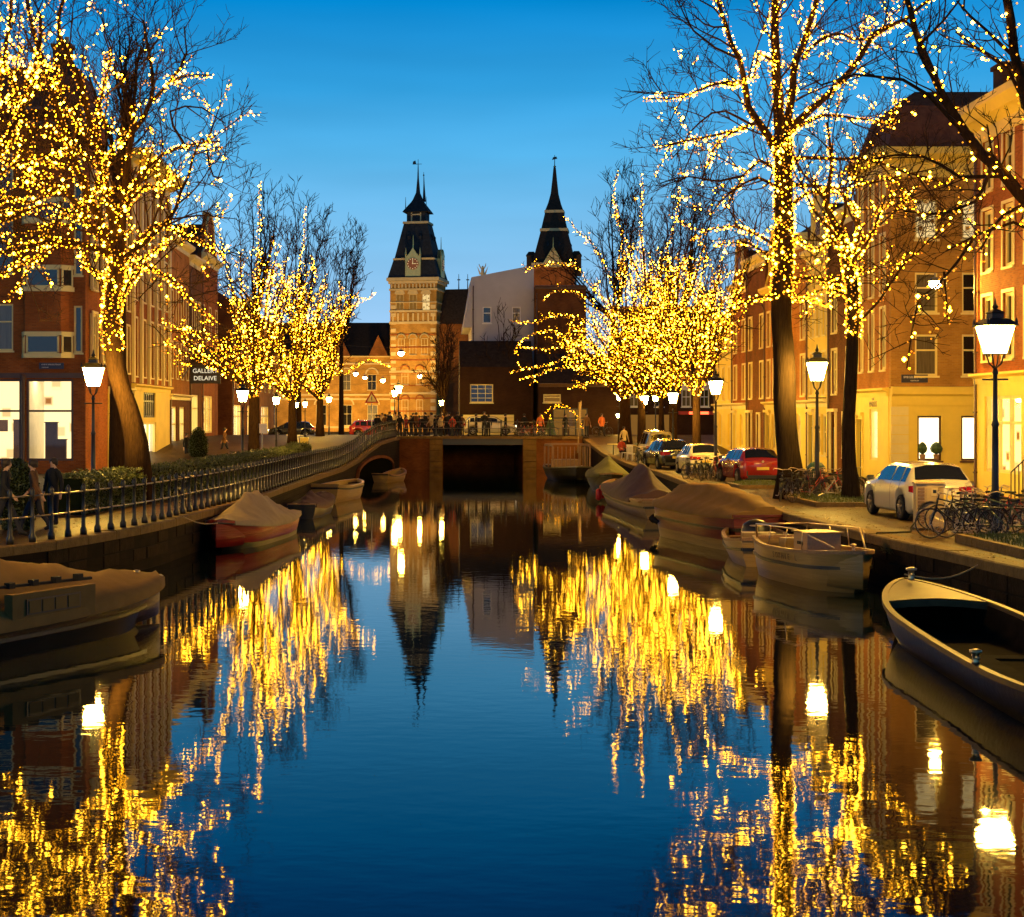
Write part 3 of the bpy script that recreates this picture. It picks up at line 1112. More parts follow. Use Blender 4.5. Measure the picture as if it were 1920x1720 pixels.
# local frame: x into the building depth (world +x), outward normal faces the camera
wm = MB()
def sidewall(z0_, z1_, hl, matn, off, nm):
    m = MB()
    xs = sorted(set([0, SW] + [q for h in hl for q in (h[0], h[0] + h[2])]))
    zs = sorted(set([z0_, z1_] + [q for h in hl for q in (h[1], h[1] + h[3])]))
    for i in range(len(xs) - 1):
        for j in range(len(zs) - 1):
            cx, cz = (xs[i] + xs[i + 1]) / 2, (zs[j] + zs[j + 1]) / 2
            if any(h[0] < cx < h[0] + h[2] and h[1] < cz < h[1] + h[3] for h in hl):
                continue
            m.add([(xs[i], off, zs[j]), (xs[i + 1], off, zs[j]), (xs[i + 1], off, zs[j + 1]), (xs[i], off, zs[j + 1])], [(0, 1, 2, 3)])
    for x, z, w_, h_ in hl:
        a, b_ = off, 0.0 - 0.006
        m.add([(x, a, z), (x, b_, z), (x, b_, z + h_), (x, a, z + h_)], [(3, 2, 1, 0)])
        m.add([(x + w_, a, z), (x + w_, b_, z), (x + w_, b_, z + h_), (x + w_, a, z + h_)], [(0, 1, 2, 3)])
        m.add([(x, a, z), (x + w_, a, z), (x + w_, b_, z), (x, b_, z)], [(0, 1, 2, 3)])
        m.add([(x, a, z + h_), (x + w_, a, z + h_), (x + w_, b_, z + h_), (x, b_, z + h_)], [(3, 2, 1, 0)])
    m.add([(0, off, z0_), (0, -0.006, z0_), (0, -0.006, z1_), (0, off, z1_)], [(3, 2, 1, 0)])
    return m.build(nm, matn, side)
lowh = [(1.15, 0.95, 1.05, 1.95), (3.05, 0.95, 0.9, 1.95), (7.4, 0.95, 1.25, 2.1)]
sidewall(4.1, 14.3, holes, "brick_ochre", -0.26, "side_wall")
sidewall(0, 4.1, lowh, "paint_yellow", -0.30, "side_ground_floor")
for a, b_, c_, d_, lit in wl:
    window(side, a, b_, c_, d_, "cross", "paint_cream", lit or "glass_dark", y=-0.26)
for i, (a, b_, c_, d_) in enumerate(lowh):
    window(side, a, b_, c_, d_, "plain", "paint_brown", "lit_white" if i < 2 else "lit_soft", y=-0.30)
m = MB()
for a in (0.0,):
    m.loft([[(x, -0.26, 3.35), (x, -0.36, 3.35), (x, -0.38, 3.75), (x, -0.5, 3.85), (x, -0.5, 4.15), (x, -0.26, 4.18)] for x in (0.0, SW)])
m.build("string_course", "paint_yellow", side)
m = MB()
m.loft([[(x, -0.26, 13.3), (x, -0.34, 13.3), (x, -0.36, 13.9), (x, -0.8, 14.25), (x, -0.8, 14.55), (x, 0, 14.6)] for x in (-0.4, SW)])
m.build("cornice", "paint_yellow", side)
m = MB()
for k in range(8):
    m.box(0.0, 0.75, -0.34, -0.262, 0.05 + k * 0.41, 0.05 + k * 0.41 + 0.38)
m.build("corner_quoins", "paint_cream", side)
m = MB()
m.loft([[(-5.6, -0.2, 14.3), (SW, -0.2, 14.3), (SW, 5.6, 14.3), (-0.2, 5.6, 14.3)], [(0.6, 0.6, 16.6), (SW - .6, 0.6, 16.6), (SW - .6, 5.0, 16.6), (0.6, 5.0, 16.6)], [(1.6, 1.6, 17.4), (SW - 1.5, 1.6, 17.4), (SW - 1.5, 4.0, 17.4), (1.6, 4.0, 17.4)]])
m.v[0] = (-0.2, -0.2, 14.3)
m.build("roof", "roof_tile", side)
m = MB()
m.box(5.6, 6.6, 1.8, 3.0, 16.2, 18.6)
m.box(5.5, 6.7, 1.7, 3.1, 18.6, 18.8)
m.build("chimney", "brick_brown", side)
# small street name board and cafe lettering
m = MB()
m.box(0.45, 1.6, -0.31, -0.265, 4.35, 4.7)
sb = m.build("street_sign", "sign_blue", side)
text("SPIEGELGRACHT", 0.13, (1.02, -0.315, 4.58), (HPI, 0, 0), "paint_white", sb)
text("CENTRUM", 0.08, (1.02, -0.315, 4.43), (HPI, 0, 0), "paint_white", sb)
text("CAFÉ", 0.16, (3.25, -0.06, 3.65), (HPI, 0, 0), "paint_brown", c2)
text("MARIUS", 0.36, (3.25, -0.06, 3.42), (HPI, 0, 0), "paint_brown", c2)
text("12", 0.22, (6.9, -0.31, 2.75), (HPI, 0, 0), "paint_brown", side)
for px_, s_ in ((1.35, 0.3), (1.95, 0.38)):
    m = MB()
    m.lathe([(0.10, 0), (0.14, 0.22), (0.15, 0.25)], 8, (px_, -0.36, 0.98))
    pp = m.build("flower_pot", "pot", side)
    m = MB()
    m.lathe([(0.05, 0.25), (s_ * .6, 0.35), (s_ * .75, 0.5), (s_ * .5, 0.68), (0.05, 0.78)], 7, (px_, -0.36, 0.98))
    m.build("plant", "leaf", pp)

# 3..9 row of houses towards the bridge
specs = [
    (75.6, 80.6, 12.6, "brick_brown", 2, 0.95, "flat", "brown brick house next to the cafe corner with a pale cornice and tall windows", "paint_cream", None),
    (80.6, 85.2, 11.3, "paint_yellow", 3, 0.72, "gable", "narrow yellow painted house with a stepped neck gable", "paint_cream", 3.2),
    (85.2, 90.6, 12.4, "brick_orange", 2, 0.95, "flat", "orange brick house with two bays behind the thick lit trunk", "paint_cream", None),
    (90.6, 96.0, 10.2, "brick_orange", 3, 0.85, "gable", "orange brick house with cream gable edges and cream shop cornice", "paint_yellow", 3.4),
    (96.0, 101.5, 12.4, "brick_brown", 2, 0.95, "pitch", "brown brick house with a pitched roof, third from the far end", "paint_cream", None),
    (101.5, 106.5, 11.2, "brick_red", 2, 0.95, "gable", "dark red brick house with a bell gable, second from the far end", "paint_cream", 3.0),
    (106.5, 113.0, 9.6, "paint_yellow", 3, 0.9, "pitch", "pale yellow house at the far end of the right row", "paint_cream", None),
]
for yn, yf, H, wall, nw, ww, rf, lab, tr, gh in specs:
    def wf(W, nw=nw, ww=ww, H=H):
        r = []
        z = 4.0
        fl = 0
        while z + 2.2 < H - 0.5:
            hh = 2.15 - 0.2 * fl
            r += row(W, nw, ww, z, hh, 0.6, kind="wide", lit=(0,) if rnd.random() < 0.12 else (), litpane="lit_dim")
            z += 3.05 - 0.1 * fl
            fl += 1
        r += row(W, nw - 1 if nw > 2 else 1, 1.0, 0.9, 2.1, 0.5, kind="wide", x0=1.9, x1=W - 0.5, lit=(0,) if rnd.random() < 0.4 else (), litpane="lit_soft")
        return r
    rhouse(yn, yf, H, wall, wf, lab, roof=rf, trim=tr, gable=gh, doors=[(0.45, 1.0, 2.9)], ground=(3.6, "paint_yellow") if wall != "brick_brown" else None,
           roofmat="roof_tile" if rf != "flat" else "slate", chim=((2.0, 4, 3.2),) if rf == "pitch" else ())

# ---------------------------------------------------------------- left side (local x runs away from the camera)
LF = -17.0
def lhouse(yn, yf, H, wall, wins, label, **k):
    return house(label, LF + k.pop("dx", 0.0), yn, HPI, yf - yn, 12, H, wall, wins, **k)

# corner house whose wide front faces the camera, with a shallow canted bay
cw = []
for z, h in ((6.1, 2.3), (9.9, 2.6), (13.6, 2.2)):
    cw += [dict(x=10.1, z=z, w=1.35, h=h, kind="cross", fr="paint_cream", pane="glass_dark"), dict(x=6.4, z=z, w=1.9, h=h, kind="wide", fr="paint_cream", pane="glass_dark"), dict(x=2.0, z=z, w=1.9, h=h, kind="wide", fr="paint_cream", pane="glass_dark")]
    cw += [dict(x=14.42 + 0.0, z=z - 0.1, w=0.42, h=h, kind="plain", fr="paint_cream", pane="glass_dark")]
cl = house("big red brick corner building with a canted bay and dark wooden shop front at left", -32, 78.5, 0, 15, 5.4, 17.6, "brick_red", cw,
           trim="paint_brown", corn=(0.8, 0.8), roof="mansard", roofmat="roof_tile", chim=((13.2, 3, 4.0), (9, 3, 4.2)), z0=1.15,
           shop=[dict(x=5.2, z=0.7, w=3.4, h=4.0, n=2, depth=3.4, trans=0.61), dict(x=9.0, z=0.7, w=2.85, h=4.0, n=1, depth=3.4, trans=0.61), dict(x=12.1, z=0.7, w=2.3, h=4.0, n=1, depth=3.4, trans=0.61)])
m = MB()
m.lathe([(0.13, 0.0), (0.13, 0.5), (0.10, 0.6), (0.09, 4.5), (0.14, 4.7), (0.14, 4.9)], 10, (11.97, -0.12, 0.05))
m.build("shop_column", "paint_brown", cl, True)
m = MB()
m.box(0.2, 14.98, -0.16, -0.003, 4.76, 5.0)
m.build("shop_fascia", "paint_brown", cl)
P = [(11.95, 0), (12.15, -0.5), (13.9, -0.5), (14.38, 0)]
def band(a, b, off, nm, mm):
    m = MB()
    Q = [(P[0][0] - off, 0), (P[1][0] - off * .5, P[1][1] - off), (P[2][0] + off * .5, P[2][1] - off), (P[3][0] + off, 0)]
    m.loft([[(x, y, a) for x, y in Q] + [(14.2, 0.03, a), (12.1, 0.03, a)], [(x, y, b) for x, y in Q] + [(14.2, 0.03, b), (12.1, 0.03, b)]])
    return m.build(nm, mm, cl)
band(5.75, 16.0, 0.0, "bay", "brick_red")
for zb in (5.75, 9.0, 12.3):
    band(zb - 0.02, zb + 0.2, 0.08, "bay_sill", "paint_cream")
    band(zb + 1.08, zb + 1.26, 0.08, "bay_lintel", "paint_cream")
    for (xa, ya), (xb, yb), n_ in ((P[0], P[1], 1), (P[1], P[2], 1), (P[2], P[3], 1)):
        a, b_ = Vector((xa, ya)), Vector((xb, yb))
        d = (b_ - a)
        nn = Vector((d.y, -d.x)).normalized()
        for i in range(n_):
            q0, q1 = a + d * ((i + 0.04) / n_), a + d * ((i + 0.96) / n_)
            m = MB()
            e1 = d.normalized() * 0.09
            for s0, s1, za, zc in ((q0, q0 + e1, 0.2, 1.09), (q1 - e1, q1, 0.2, 1.09), (q0, q1, 0.2, 0.27), (q0, q1, 1.02, 1.09)):
                m.loft([[(s.x, s.y, zb + za), (s.x + nn.x * .07, s.y + nn.y * .07, zb + za), (s.x + nn.x * .07, s.y + nn.y * .07, zb + zc), (s.x, s.y, zb + zc)] for s in (s0, s1)])
            wn = m.build("window", "paint_cream", cl)
            m = MB()
            e = nn * 0.035
            m.add([(q0.x + e.x, q0.y + e.y, zb + .22), (q1.x + e.x, q1.y + e.y, zb + .22), (q1.x + e.x, q1.y + e.y, zb + 1.08), (q0.x + e.x, q0.y + e.y, zb + 1.08)], [(0, 1, 2, 3)])
            m.build("pane", "glass_dark", wn)
m = MB()
m.box(12.75, 13.95, -0.12, -0.05, 5.2, 5.5)
sb = m.build("street_sign", "sign_blue", cl)
text("KORTE SPIEGELSTRAAT", 0.09, (13.35, -0.125, 5.41), (HPI, 0, 0), "paint_white", sb)
text("CENTRUM", 0.07, (13.05, -0.125, 5.27), (HPI, 0, 0), "paint_white", sb)
for zz, hh in ((5.6, 2.4), (9.2, 2.6), (12.8, 2.2)):
    for yy in (0.9, 3.3):
        w_ = window(cl, 15.19, zz, 1.0, hh, "wide", "paint_cream", "glass_dark", y=yy)
        w_.rotation_euler = (0, 0, HPI)

def lw(W, n, zs, ww=0.85, **k):
    r = []
    for z, h in zs:
        r += row(W, n, ww, z, h, 0.55, kind="wide", **k)
    return r
h2 = lhouse(84, 90.5, 15.2, "brick_brown", lw(6.5, 3, ((5.3, 2.6), (8.8, 2.5), (12.0, 2.0))), "brown brick house left of the cream pilastered house, awning over its shop",
       ground=(4.3, "paint_yellow"), roof="pitch", roofmat="roof_tile", shop=[dict(x=0.8, z=0.5, w=4.9, h=3.0, n=3, fr="paint_cream", room="lit_white")])
h3 = lhouse(90.5, 103.5, 17.6, "brick_red", lw(13.0, 5, ((5.2, 3.3), (9.6, 3.0), (13.4, 2.6)), 1.25), "tall brick house with cream pilasters and a barred upper shop window",
       ground=(4.6, "paint_yellow"), roof="flat", corn=(1.2, 1.0), trim="paint_yellow", shop=[dict(x=3.3, z=0.4, w=4.6, h=2.1, n=2, fr="paint_cream", trans=0, room="lit_white"), dict(x=3.6, z=2.8, w=4.0, h=1.5, n=6, fr="paint_black", room="lit_soft", items=False)], doors=[(1.0, 1.1, 3.0, "paint_brown")])
for i in range(6):
    m = MB()
    x = 0.25 + i * 2.5
    m.box(x - 0.2, x + 0.2, -0.16, -0.002, 4.8, 16.6)
    m.box(x - 0.28, x + 0.28, -0.2, -0.002, 16.3, 16.6)
    m.build("pilaster", "paint_cream", h3)
h4 = lhouse(103.5, 112, 14.4, "brick_orange", lw(8.5, 4, ((5.4, 2.3), (8.9, 2.2)), 0.9), "orange brick gallery house with tall bright windows and a black hanging banner",
       ground=(4.2, "brick_brown"), roof="pitch", roofmat="roof_tile", shop=[dict(x=0.8, z=0.2, w=2.0, h=3.3, n=1, room="lit_white", fr="paint_cream", items=False), dict(x=4.0, z=0.2, w=2.2, h=3.3, n=2, room="lit_white", fr="paint_cream", items=False)])
lspec = [(112, 118, 12.6, "brick_brown", 3, "pitch", "brown brick house with a brightly lit shop opening, fifth on the left", True),
         (118, 127, 13.4, "brick_red", 3, "gable", "red brick gabled house behind the lit trees, sixth on the left", False),
         (136, 146, 12.0, "brick_brown", 4, "pitch", "brown house past the bridge on the left, nearest of three", True),
         (146, 158, 12.8, "brick_red", 4, "flat", "red brick house past the bridge on the left, middle of three", False),
         (158, 172, 11.5, "brick_orange", 4, "pitch", "orange brick house past the bridge on the left, farthest of three", False)]
for yn, yf, H, wall, n_, rf, lab, sh in lspec:
    W = yf - yn
    lhouse(yn, yf, H, wall, lw(W, n_, ((4.6, 2.1), (7.8, 2.0)), lit=(1,) if sh else (), litpane="lit_dim"), lab, roof=rf, roofmat="roof_tile", gable=3.5, z0=zl((yn + yf) / 2) if yn < 131 else 1.9,
           shop=[dict(x=1.2, z=0.3, w=W * 0.5, h=2.8, n=3, room="lit_white" if sh else "room_amber", fr="paint_cream")])
# gallery banner
bn = empty("gallery_banner", "black hanging banner reading GALLERY DELAIVE on the orange gallery house", "banner", (LF + 0.4, 109.0, 8.4))
m = MB()
m.prism([(0, 0), (2.1, 0), (2.1, 1.5), (1.8, 2.2), (1.2, 2.5), (0.6, 2.3), (0.1, 1.6)], -0.03, 0.03)
m.build("cloth", "paint_black", bn, loc=(0.1, 0, -2.2))
m = MB()
m.tube([(-0.4, 0.05, -1.8), (1.4, 0.05, 0.9)], 0.05, 5)
m.tube([(-0.4, 0.05, 0.2), (2.1, 0.05, 0.2)], 0.04, 5)
m.build("pole", "metal_grey", bn)
text("GALLERY", 0.42, (1.15, -0.045, -1.35), (HPI, 0, 0), "sign_white", bn)
text("DELAIVE", 0.42, (1.15, -0.045, -1.85), (HPI, 0, 0), "sign_white", bn)

# ---------------------------------------------------------------- buildings facing the bridge
D1 = 146.0
wh = house("pale pink plastered house end with two dark windows between the two towers", XA(884, D1), D1, 0, XA(1001, D1) - XA(884, D1), 12, 14.6, "plaster_pink",
           [dict(x=XA(905, D1) - XA(884, D1), z=10.6, w=0.8, h=1.5, kind="cross", fr="paint_white", pane="glass_dark"), dict(x=XA(960, D1) - XA(884, D1), z=10.6, w=0.8, h=1.5, kind="cross", fr="paint_white", pane="glass_dark"),
            dict(x=1.2, z=7.2, w=0.8, h=1.6, kind="cross", fr="paint_white", pane="glass_dark")], roof=None, corn=None, z0=1.9)
m = MB()
W_ = XA(1001, D1) - XA(884, D1)
m.prism([(0, 14.6), (W_, 14.6), (W_, 15.9), (0.0, 14.8)], 0, 12)
m.build("sloping_parapet", "plaster_pink", wh)
m = MB()
m.prism([(-0.75, 10.2), (0, 10.2), (0, 14.5)], 0.002, 11.9)
m.build("side_slope", "plaster_pink", wh)
bb = house("tall plain brown brick block right of the pink house", XA(1001, D1) , D1 - 1.5, 0, XA(1096, D1) - XA(1001, D1), 12, 13.8, "brick_brown",
           [dict(x=3.0, z=7.0, w=0.8, h=1.4, kind="cross", fr="paint_cream", pane="lit_dim")], roof=None, corn=(0.3, 0.15), trim="paint_brown", z0=1.9)
dk = house("dark low house with a small-paned window and pale boarded ground floor", XA(862, 139), 139, 0, XA(1000, 139) - XA(862, 139), 6, 6.4, "brick_dark",
           [dict(x=0.9, z=3.3, w=2.0, h=1.6, kind="grid", fr="paint_cream", pane="glass_dark")], roof="pitch", roofmat="slate", corn=None, z0=1.9)
m = MB()
for k in range(7):
    m.box(0.2, 4.7, -0.06, -0.005, 0.3 + 0.28 * k, 0.3 + 0.28 * k + 0.26)
m.build("pale_boards", "paint_cream", dk)
dk2 = house("dark cafe house with a glittering decorated window right of the bridge centre", XA(1010, 137), 137, 0, XA(1165, 137) - XA(1010, 137), 7, 4.8, "brick_dark",
           [dict(x=0.4, z=3.3, w=1.5, h=0.7, kind="cross", fr="paint_cream", pane="lit_dim")], roof="pitch", roofmat="slate", corn=(0.3, 0.2), trim="paint_brown", z0=1.9,
           shop=[dict(x=1.2, z=0.4, w=3.0, h=2.4, n=3, room="lit_dim", fr="paint_black", items=True, depth=1.6)])
# decoration bulbs in and around the cafe window
gl = empty("window_garland", "glittering garland of fairy lights around the dark cafe window", "fairy lights", (XA(1045, 136.8), 136.8, 2.0))
m = MB()
for _ in range(150):
    a = rnd.uniform(0, PI)
    if rnd.random() < 0.6:
        q = (0.2 + 1.9 * math.cos(a) * rnd.uniform(.9, 1.1), 0, 0.3 + 2.6 * math.sin(a) * rnd.uniform(.92, 1.05))
    else:
        hh = rnd.random()
        q = (-0.6 + rnd.uniform(-.5, .5) * (1 - hh), 0.0, 0.2 + 1.9 * hh)
    m.ico((q[0], rnd.uniform(-.1, .05), q[2]), 0.022)
tag(m.build("bulbs", "bulb_warm", gl), kind="stuff")
m = MB()
m.tube([(0.2 + 1.9 * math.cos(PI * i / 14), 0.03, 0.3 + 2.6 * math.sin(PI * i / 14)) for i in range(15)], 0.02, 4)
m.build("cord", "paint_green", gl)
m = MB()
m.lathe([(0.1, 0), (0.55, 0.15), (0.35, 0.8), (0.42, 0.85), (0.2, 1.5), (0.02, 2.1)], 7, (-0.6, 0.08, 0.1))
m.build("fir_tree", "leaf", gl)

er = empty("terrace_houses", "dark brick cross-street houses with white hooded windows and a red neon strip", "house", (XA(1165, 141), 141, 1.9))
Wt = XA(1350, 141) - XA(1165, 141)
tw = []
for x in (0.7, 2.9, 5.3, 6.9):
    tw.append((x, 2.9, 0.85, 1.55))
for x in (0.9, 3.0, 5.1, 7.1):
    tw.append((x, 6.3, 0.8, 1.5))
wall_mesh(Wt, 9.5, 7, tw).build("wall", "brick_dark", er)
for a, b_, c_, d_ in tw:
    wn = window(er, a, b_, c_, d_, "sash", "paint_white", "glass_dark")
    if b_ < 4:
        m = MB()
        m.prism([(-0.12, d_), (c_ + 0.12, d_), (c_ + 0.12, d_ + 0.5), (c_ * 0.5, d_ + 0.68), (-0.12, d_ + 0.5)], -0.06, -0.004)
        m.build("hood", "paint_white", wn)
m = MB()
m.add([(0, 0, 9.5), (Wt, 0, 9.5), (Wt, 3.5, 12), (0, 3.5, 12)], [(0, 1, 2, 3)])
m.build("roof", "roof_tile", er)
m = MB()
m.box(5.0, 8.3, -0.5, -0.02, 2.2, 2.5)
m.build("awning", "coat_red", er)
m = MB()
m.box(5.9, 7.6, -0.56, -0.51, 2.24, 2.46)
m.build("neon_strip", "neon_red", er)
m = MB()
m.add([(0.4, -0.02, 0.1), (4.4, -0.02, 0.1), (4.4, -0.02, 2.2), (0.4, -0.02, 2.2)], [(0, 1, 2, 3)])
m.build("lit_window", "lit_dim", er)

# ---------------------------------------------------------------- museum
MD = 262.0
mw = empty("museum_wing", "golden lit museum wing with arched windows, left of the clock tower", "museum", (XA(430, MD), MD, 1.4))
Wm = XA(734, MD) - XA(430, MD)
hl = []
arches = []
for i in range(6):
    x = 1.6 + i * 4.2
    hl.append((x, 1.0, 1.7, 3.4))
    hl.append((x, 6.8, 1.5, 2.6))
wm_ = wall_mesh(Wm, 12.4, 12, hl)
wm_.build("wall", "brick_ochre", mw)
for a, b_, c_, d_ in hl:
    wn = window(mw, a, b_, c_, d_, "sash", "sandstone", "glass_dark")
    m = MB()
    m.tube([(c_ / 2 + (c_ / 2 + 0.25) * math.cos(PI * j / 10), -0.05, d_ + (c_ / 2 + 0.25) * math.sin(PI * j / 10)) for j in range(11)], 0.17, 4)
    m.build("arch_moulding", "sandstone", wn)
for z in (0.6, 5.2, 5.9, 11.0, 12.2):
    m = MB()
    m.box(0, Wm, -0.14, -0.003, z, z + 0.28)
    m.build("stone_band", "sandstone", mw)
m = MB()
m.add([(-2, -0.4, 12.4), (Wm, -0.4, 12.4), (Wm, 6, 18.2), (-2, 6, 18.2), (Wm, 12, 12.4), (-2, 12, 12.4)], [(0, 1, 2, 3), (3, 2, 4, 5), (0, 3, 5)])
m.build("roof", "slate", mw)
for x, w_, h_ in ((4.6, 5.2, 5.4), (14.6, 5.2, 5.4), (22.8, 3.2, 3.4)):
    m = MB()
    m.prism([(x, 12.4), (x + w_, 12.4), (x + w_ / 2, 12.4 + h_)], -0.45, 4)
    m.build("gable", "brick_brown", mw)

TW = 260.0
def sq(h, z, cx=0, cy=0):
    return [(cx - h, cy - h, z), (cx + h, cy - h, z), (cx + h, cy + h, z), (cx - h, cy + h, z)]
def sqloft(tab, cx=0, cy=0):
    m = MB()
    m.loft([sq(h, z, cx, cy) for h, z in tab])
    return m
def zt(y, d):
    return ZA(y, d) - 1.4

def dormers(t, hw, z, n=2, s=0.25):
    for i in range(n):
        x = (i - (n - 1) / 2) * hw * 0.75
        for (ax, ay) in ((0, -1), (1, 0)):
            m = MB()
            px_, py_ = (x, -hw) if ax == 0 else (hw, x)
            m.box(px_ - s, px_ + s, py_ - s, py_ + s, z, z + 2 * s)
            m.loft([sq(s * 1.2, z + 2 * s, px_, py_), sq(0.02, z + 4 * s, px_, py_)])
            m.build("dormer", "slate_blue", t)

t1 = empty("clock_tower", "lit brick museum tower with a clock and a steep dark slate roof, left of two", "tower", (XA(784, TW), TW, 1.4), math.radians(-11.5), "museum towers beyond the bridge")
hw = 3.8
ze = zt(525, TW)
hl = []
for i in range(3):
    hl.append((0.95 + i * 2.15, zt(585, TW) , 1.3, 2.6))
wmsh = wall_mesh(2 * hw, ze, 2 * hw, hl)
wmsh.v = [(x - hw, y - hw, z) for x, y, z in wmsh.v]
wmsh.build("shaft", "brick_ochre", t1)
for a, b_, c_, d_ in hl:
    wn = window(t1, a - hw, b_, c_, d_, "sash", "sandstone", "lit_dim" if a < 5 else "lit_soft", y=-hw)
    m = MB()
    m.tube([(c_ / 2 + (c_ / 2 + 0.1) * math.cos(PI * j / 10), -0.05, d_ + (c_ / 2 + 0.1) * math.sin(PI * j / 10)) for j in range(11)], 0.14, 4)
    m.prism([(c_ / 2 + (c_ / 2 + 0.02) * math.cos(PI * j / 10), d_ + (c_ / 2 + 0.02) * math.sin(PI * j / 10)) for j in range(11)], -0.04, -0.004)
    m.build("arch_moulding", "sandstone", wn)
for z, e, h_ in ((zt(588, TW), 0.12, 0.3), (zt(571, TW), 0.06, 0.15), (zt(610, TW), 0.12, 0.4), (zt(548, TW), 0.15, 0.3), (ze - 0.9, 0.25, 0.4), (ze - 0.45, 0.5, 0.5), (zt(700, TW), 0.12, 0.3), (zt(740, TW), 0.12, 0.3)):
    sqloft([(hw + e, z), (hw + e, z + h_)]).build("stone_band", "sandstone", t1)
for k in range(13):
    m = MB()
    x = -hw + 0.3 + k * (2 * hw - 0.6) / 12
    m.box(x - 0.12, x + 0.12, -hw - 0.3, -hw - 0.003, ze - 1.6, ze - 0.95)
    m.build("corbel", "sandstone", t1)
for k in range(9):       # blind arcade under the windows
    m = MB()
    x = -hw + 0.5 + k * (2 * hw - 1.0) / 8
    m.box(x - 0.13, x + 0.13, -hw - 0.12, -hw - 0.003, zt(608, TW) + 0.1, zt(590, TW))
    m.build("blind_pier", "sandstone", t1)
for sx_ in (-1, 1):
    for k in range(16):
        m = MB()
        m.box(sx_ * (hw - 0.55) - 0.4, sx_ * (hw - 0.55) + 0.4, -hw - 0.05, -hw - 0.003, 1 + k * 1.25, 1 + k * 1.25 + 0.6)
        m.build("quoin", "sandstone", t1)
m = MB()
for k in range(60):
    m.box(rnd.uniform(-3.2, 2.4), rnd.uniform(2.5, 3.2), -hw - 0.1, -hw - 0.003, zt(715, TW), zt(714, TW)) if False else None
z9 = zt(491, TW)
z4 = zt(422, TW)
sqloft([(hw + 0.35, ze), (3.35, z9)]).build("lower_roof", "slate_blue", t1)
sqloft([(3.42, z9), (3.42, z9 + 0.3)]).build("roof_band", "sandstone", t1)
sqloft([(3.2, z9 + 0.3), (1.95, z4)]).build("upper_roof", "slate_blue", t1)
sqloft([(2.1, z4), (2.1, z4 + 0.35)]).build("roof_band", "sandstone", t1)
sqloft([(1.55, z4 + 0.35), (1.55, zt(400, TW))]).build("lantern", "slate_blue", t1)
m = MB()
for s_ in (-0.75, 0.75):
    m.box(s_ - 0.1, s_ + 0.1, -1.62, -1.56, z4 + 0.4, zt(401, TW))
m.box(-0.85, 0.85, -1.62, -1.56, z4 + 1.4, z4 + 1.6)
m.build("lantern_window", "sandstone", t1)
sqloft([(2.15, zt(400, TW)), (2.0, zt(397, TW)), (1.0, zt(381, TW)), (0.75, zt(376, TW)), (0.3, zt(362, TW)), (0.12, zt(335, TW)), (0.03, zt(303, TW))]).build("spire", "slate_blue", t1)
m = MB()
m.tube([(0.9, 0.6, zt(378, TW)), (0.85, 0.6, zt(345, TW)), (0.8, 0.6, zt(322, TW))], [0.28, 0.1, 0.03], 6)
m.lathe([(0.02, 0), (0.16, 0.15), (0.02, 0.35)], 6, (0.8, 0.6, zt(330, TW)))
m.build("side_finial", "slate_blue", t1)
m = MB()
m.tube([(-0.9, 0, zt(308, TW)), (0.6, 0, zt(308, TW))], 0.05, 4)
m.prism([(-0.9, zt(308, TW)), (-0.3, zt(308, TW)), (-0.45, zt(301, TW)), (-0.85, zt(303, TW))], -0.04, 0.04)
m.tube([(0, 0, zt(308, TW)), (0, 0, zt(299, TW))], 0.05, 4)
m.build("weather_vane", "metal_black", t1)
for sx_ in (-1.7, 1.7):
    m = MB()
    m.tube([(sx_, -1.7, zt(398, TW)), (sx_, -1.7, zt(372, TW))], [0.09, 0.03], 5)
    m.build("finial", "metal_black", t1)
for zz, hh_ in ((2.2, 3.0), (7.6, 2.4), (12.4, 2.6)):
    for i in range(2 if zz < 12 else 3):
        ax = (-1.9 + i * 2.4) if zz < 12 else (-2.5 + i * 1.9)
        wn = window(t1, ax, zz, 1.1, hh_, "sash", "sandstone", "glass_dark", y=-hw - 0.12)
        m = MB()
        m.tube([(0.55 + 0.7 * math.cos(PI * j / 10), -0.0, hh_ + 0.7 * math.sin(PI * j / 10)) for j in range(11)], 0.12, 4)
        m.build("arch_moulding", "gold_leaf" if zz > 12 else "brick_red", wn)
for k in range(9):
    m = MB()
    m.box(-hw - 0.03, hw + 0.03, -hw - 0.06, -hw - 0.003, 1.2 + 2.05 * k, 1.2 + 2.05 * k + 0.22)
    m.build("stone_band", "brick_red", t1)
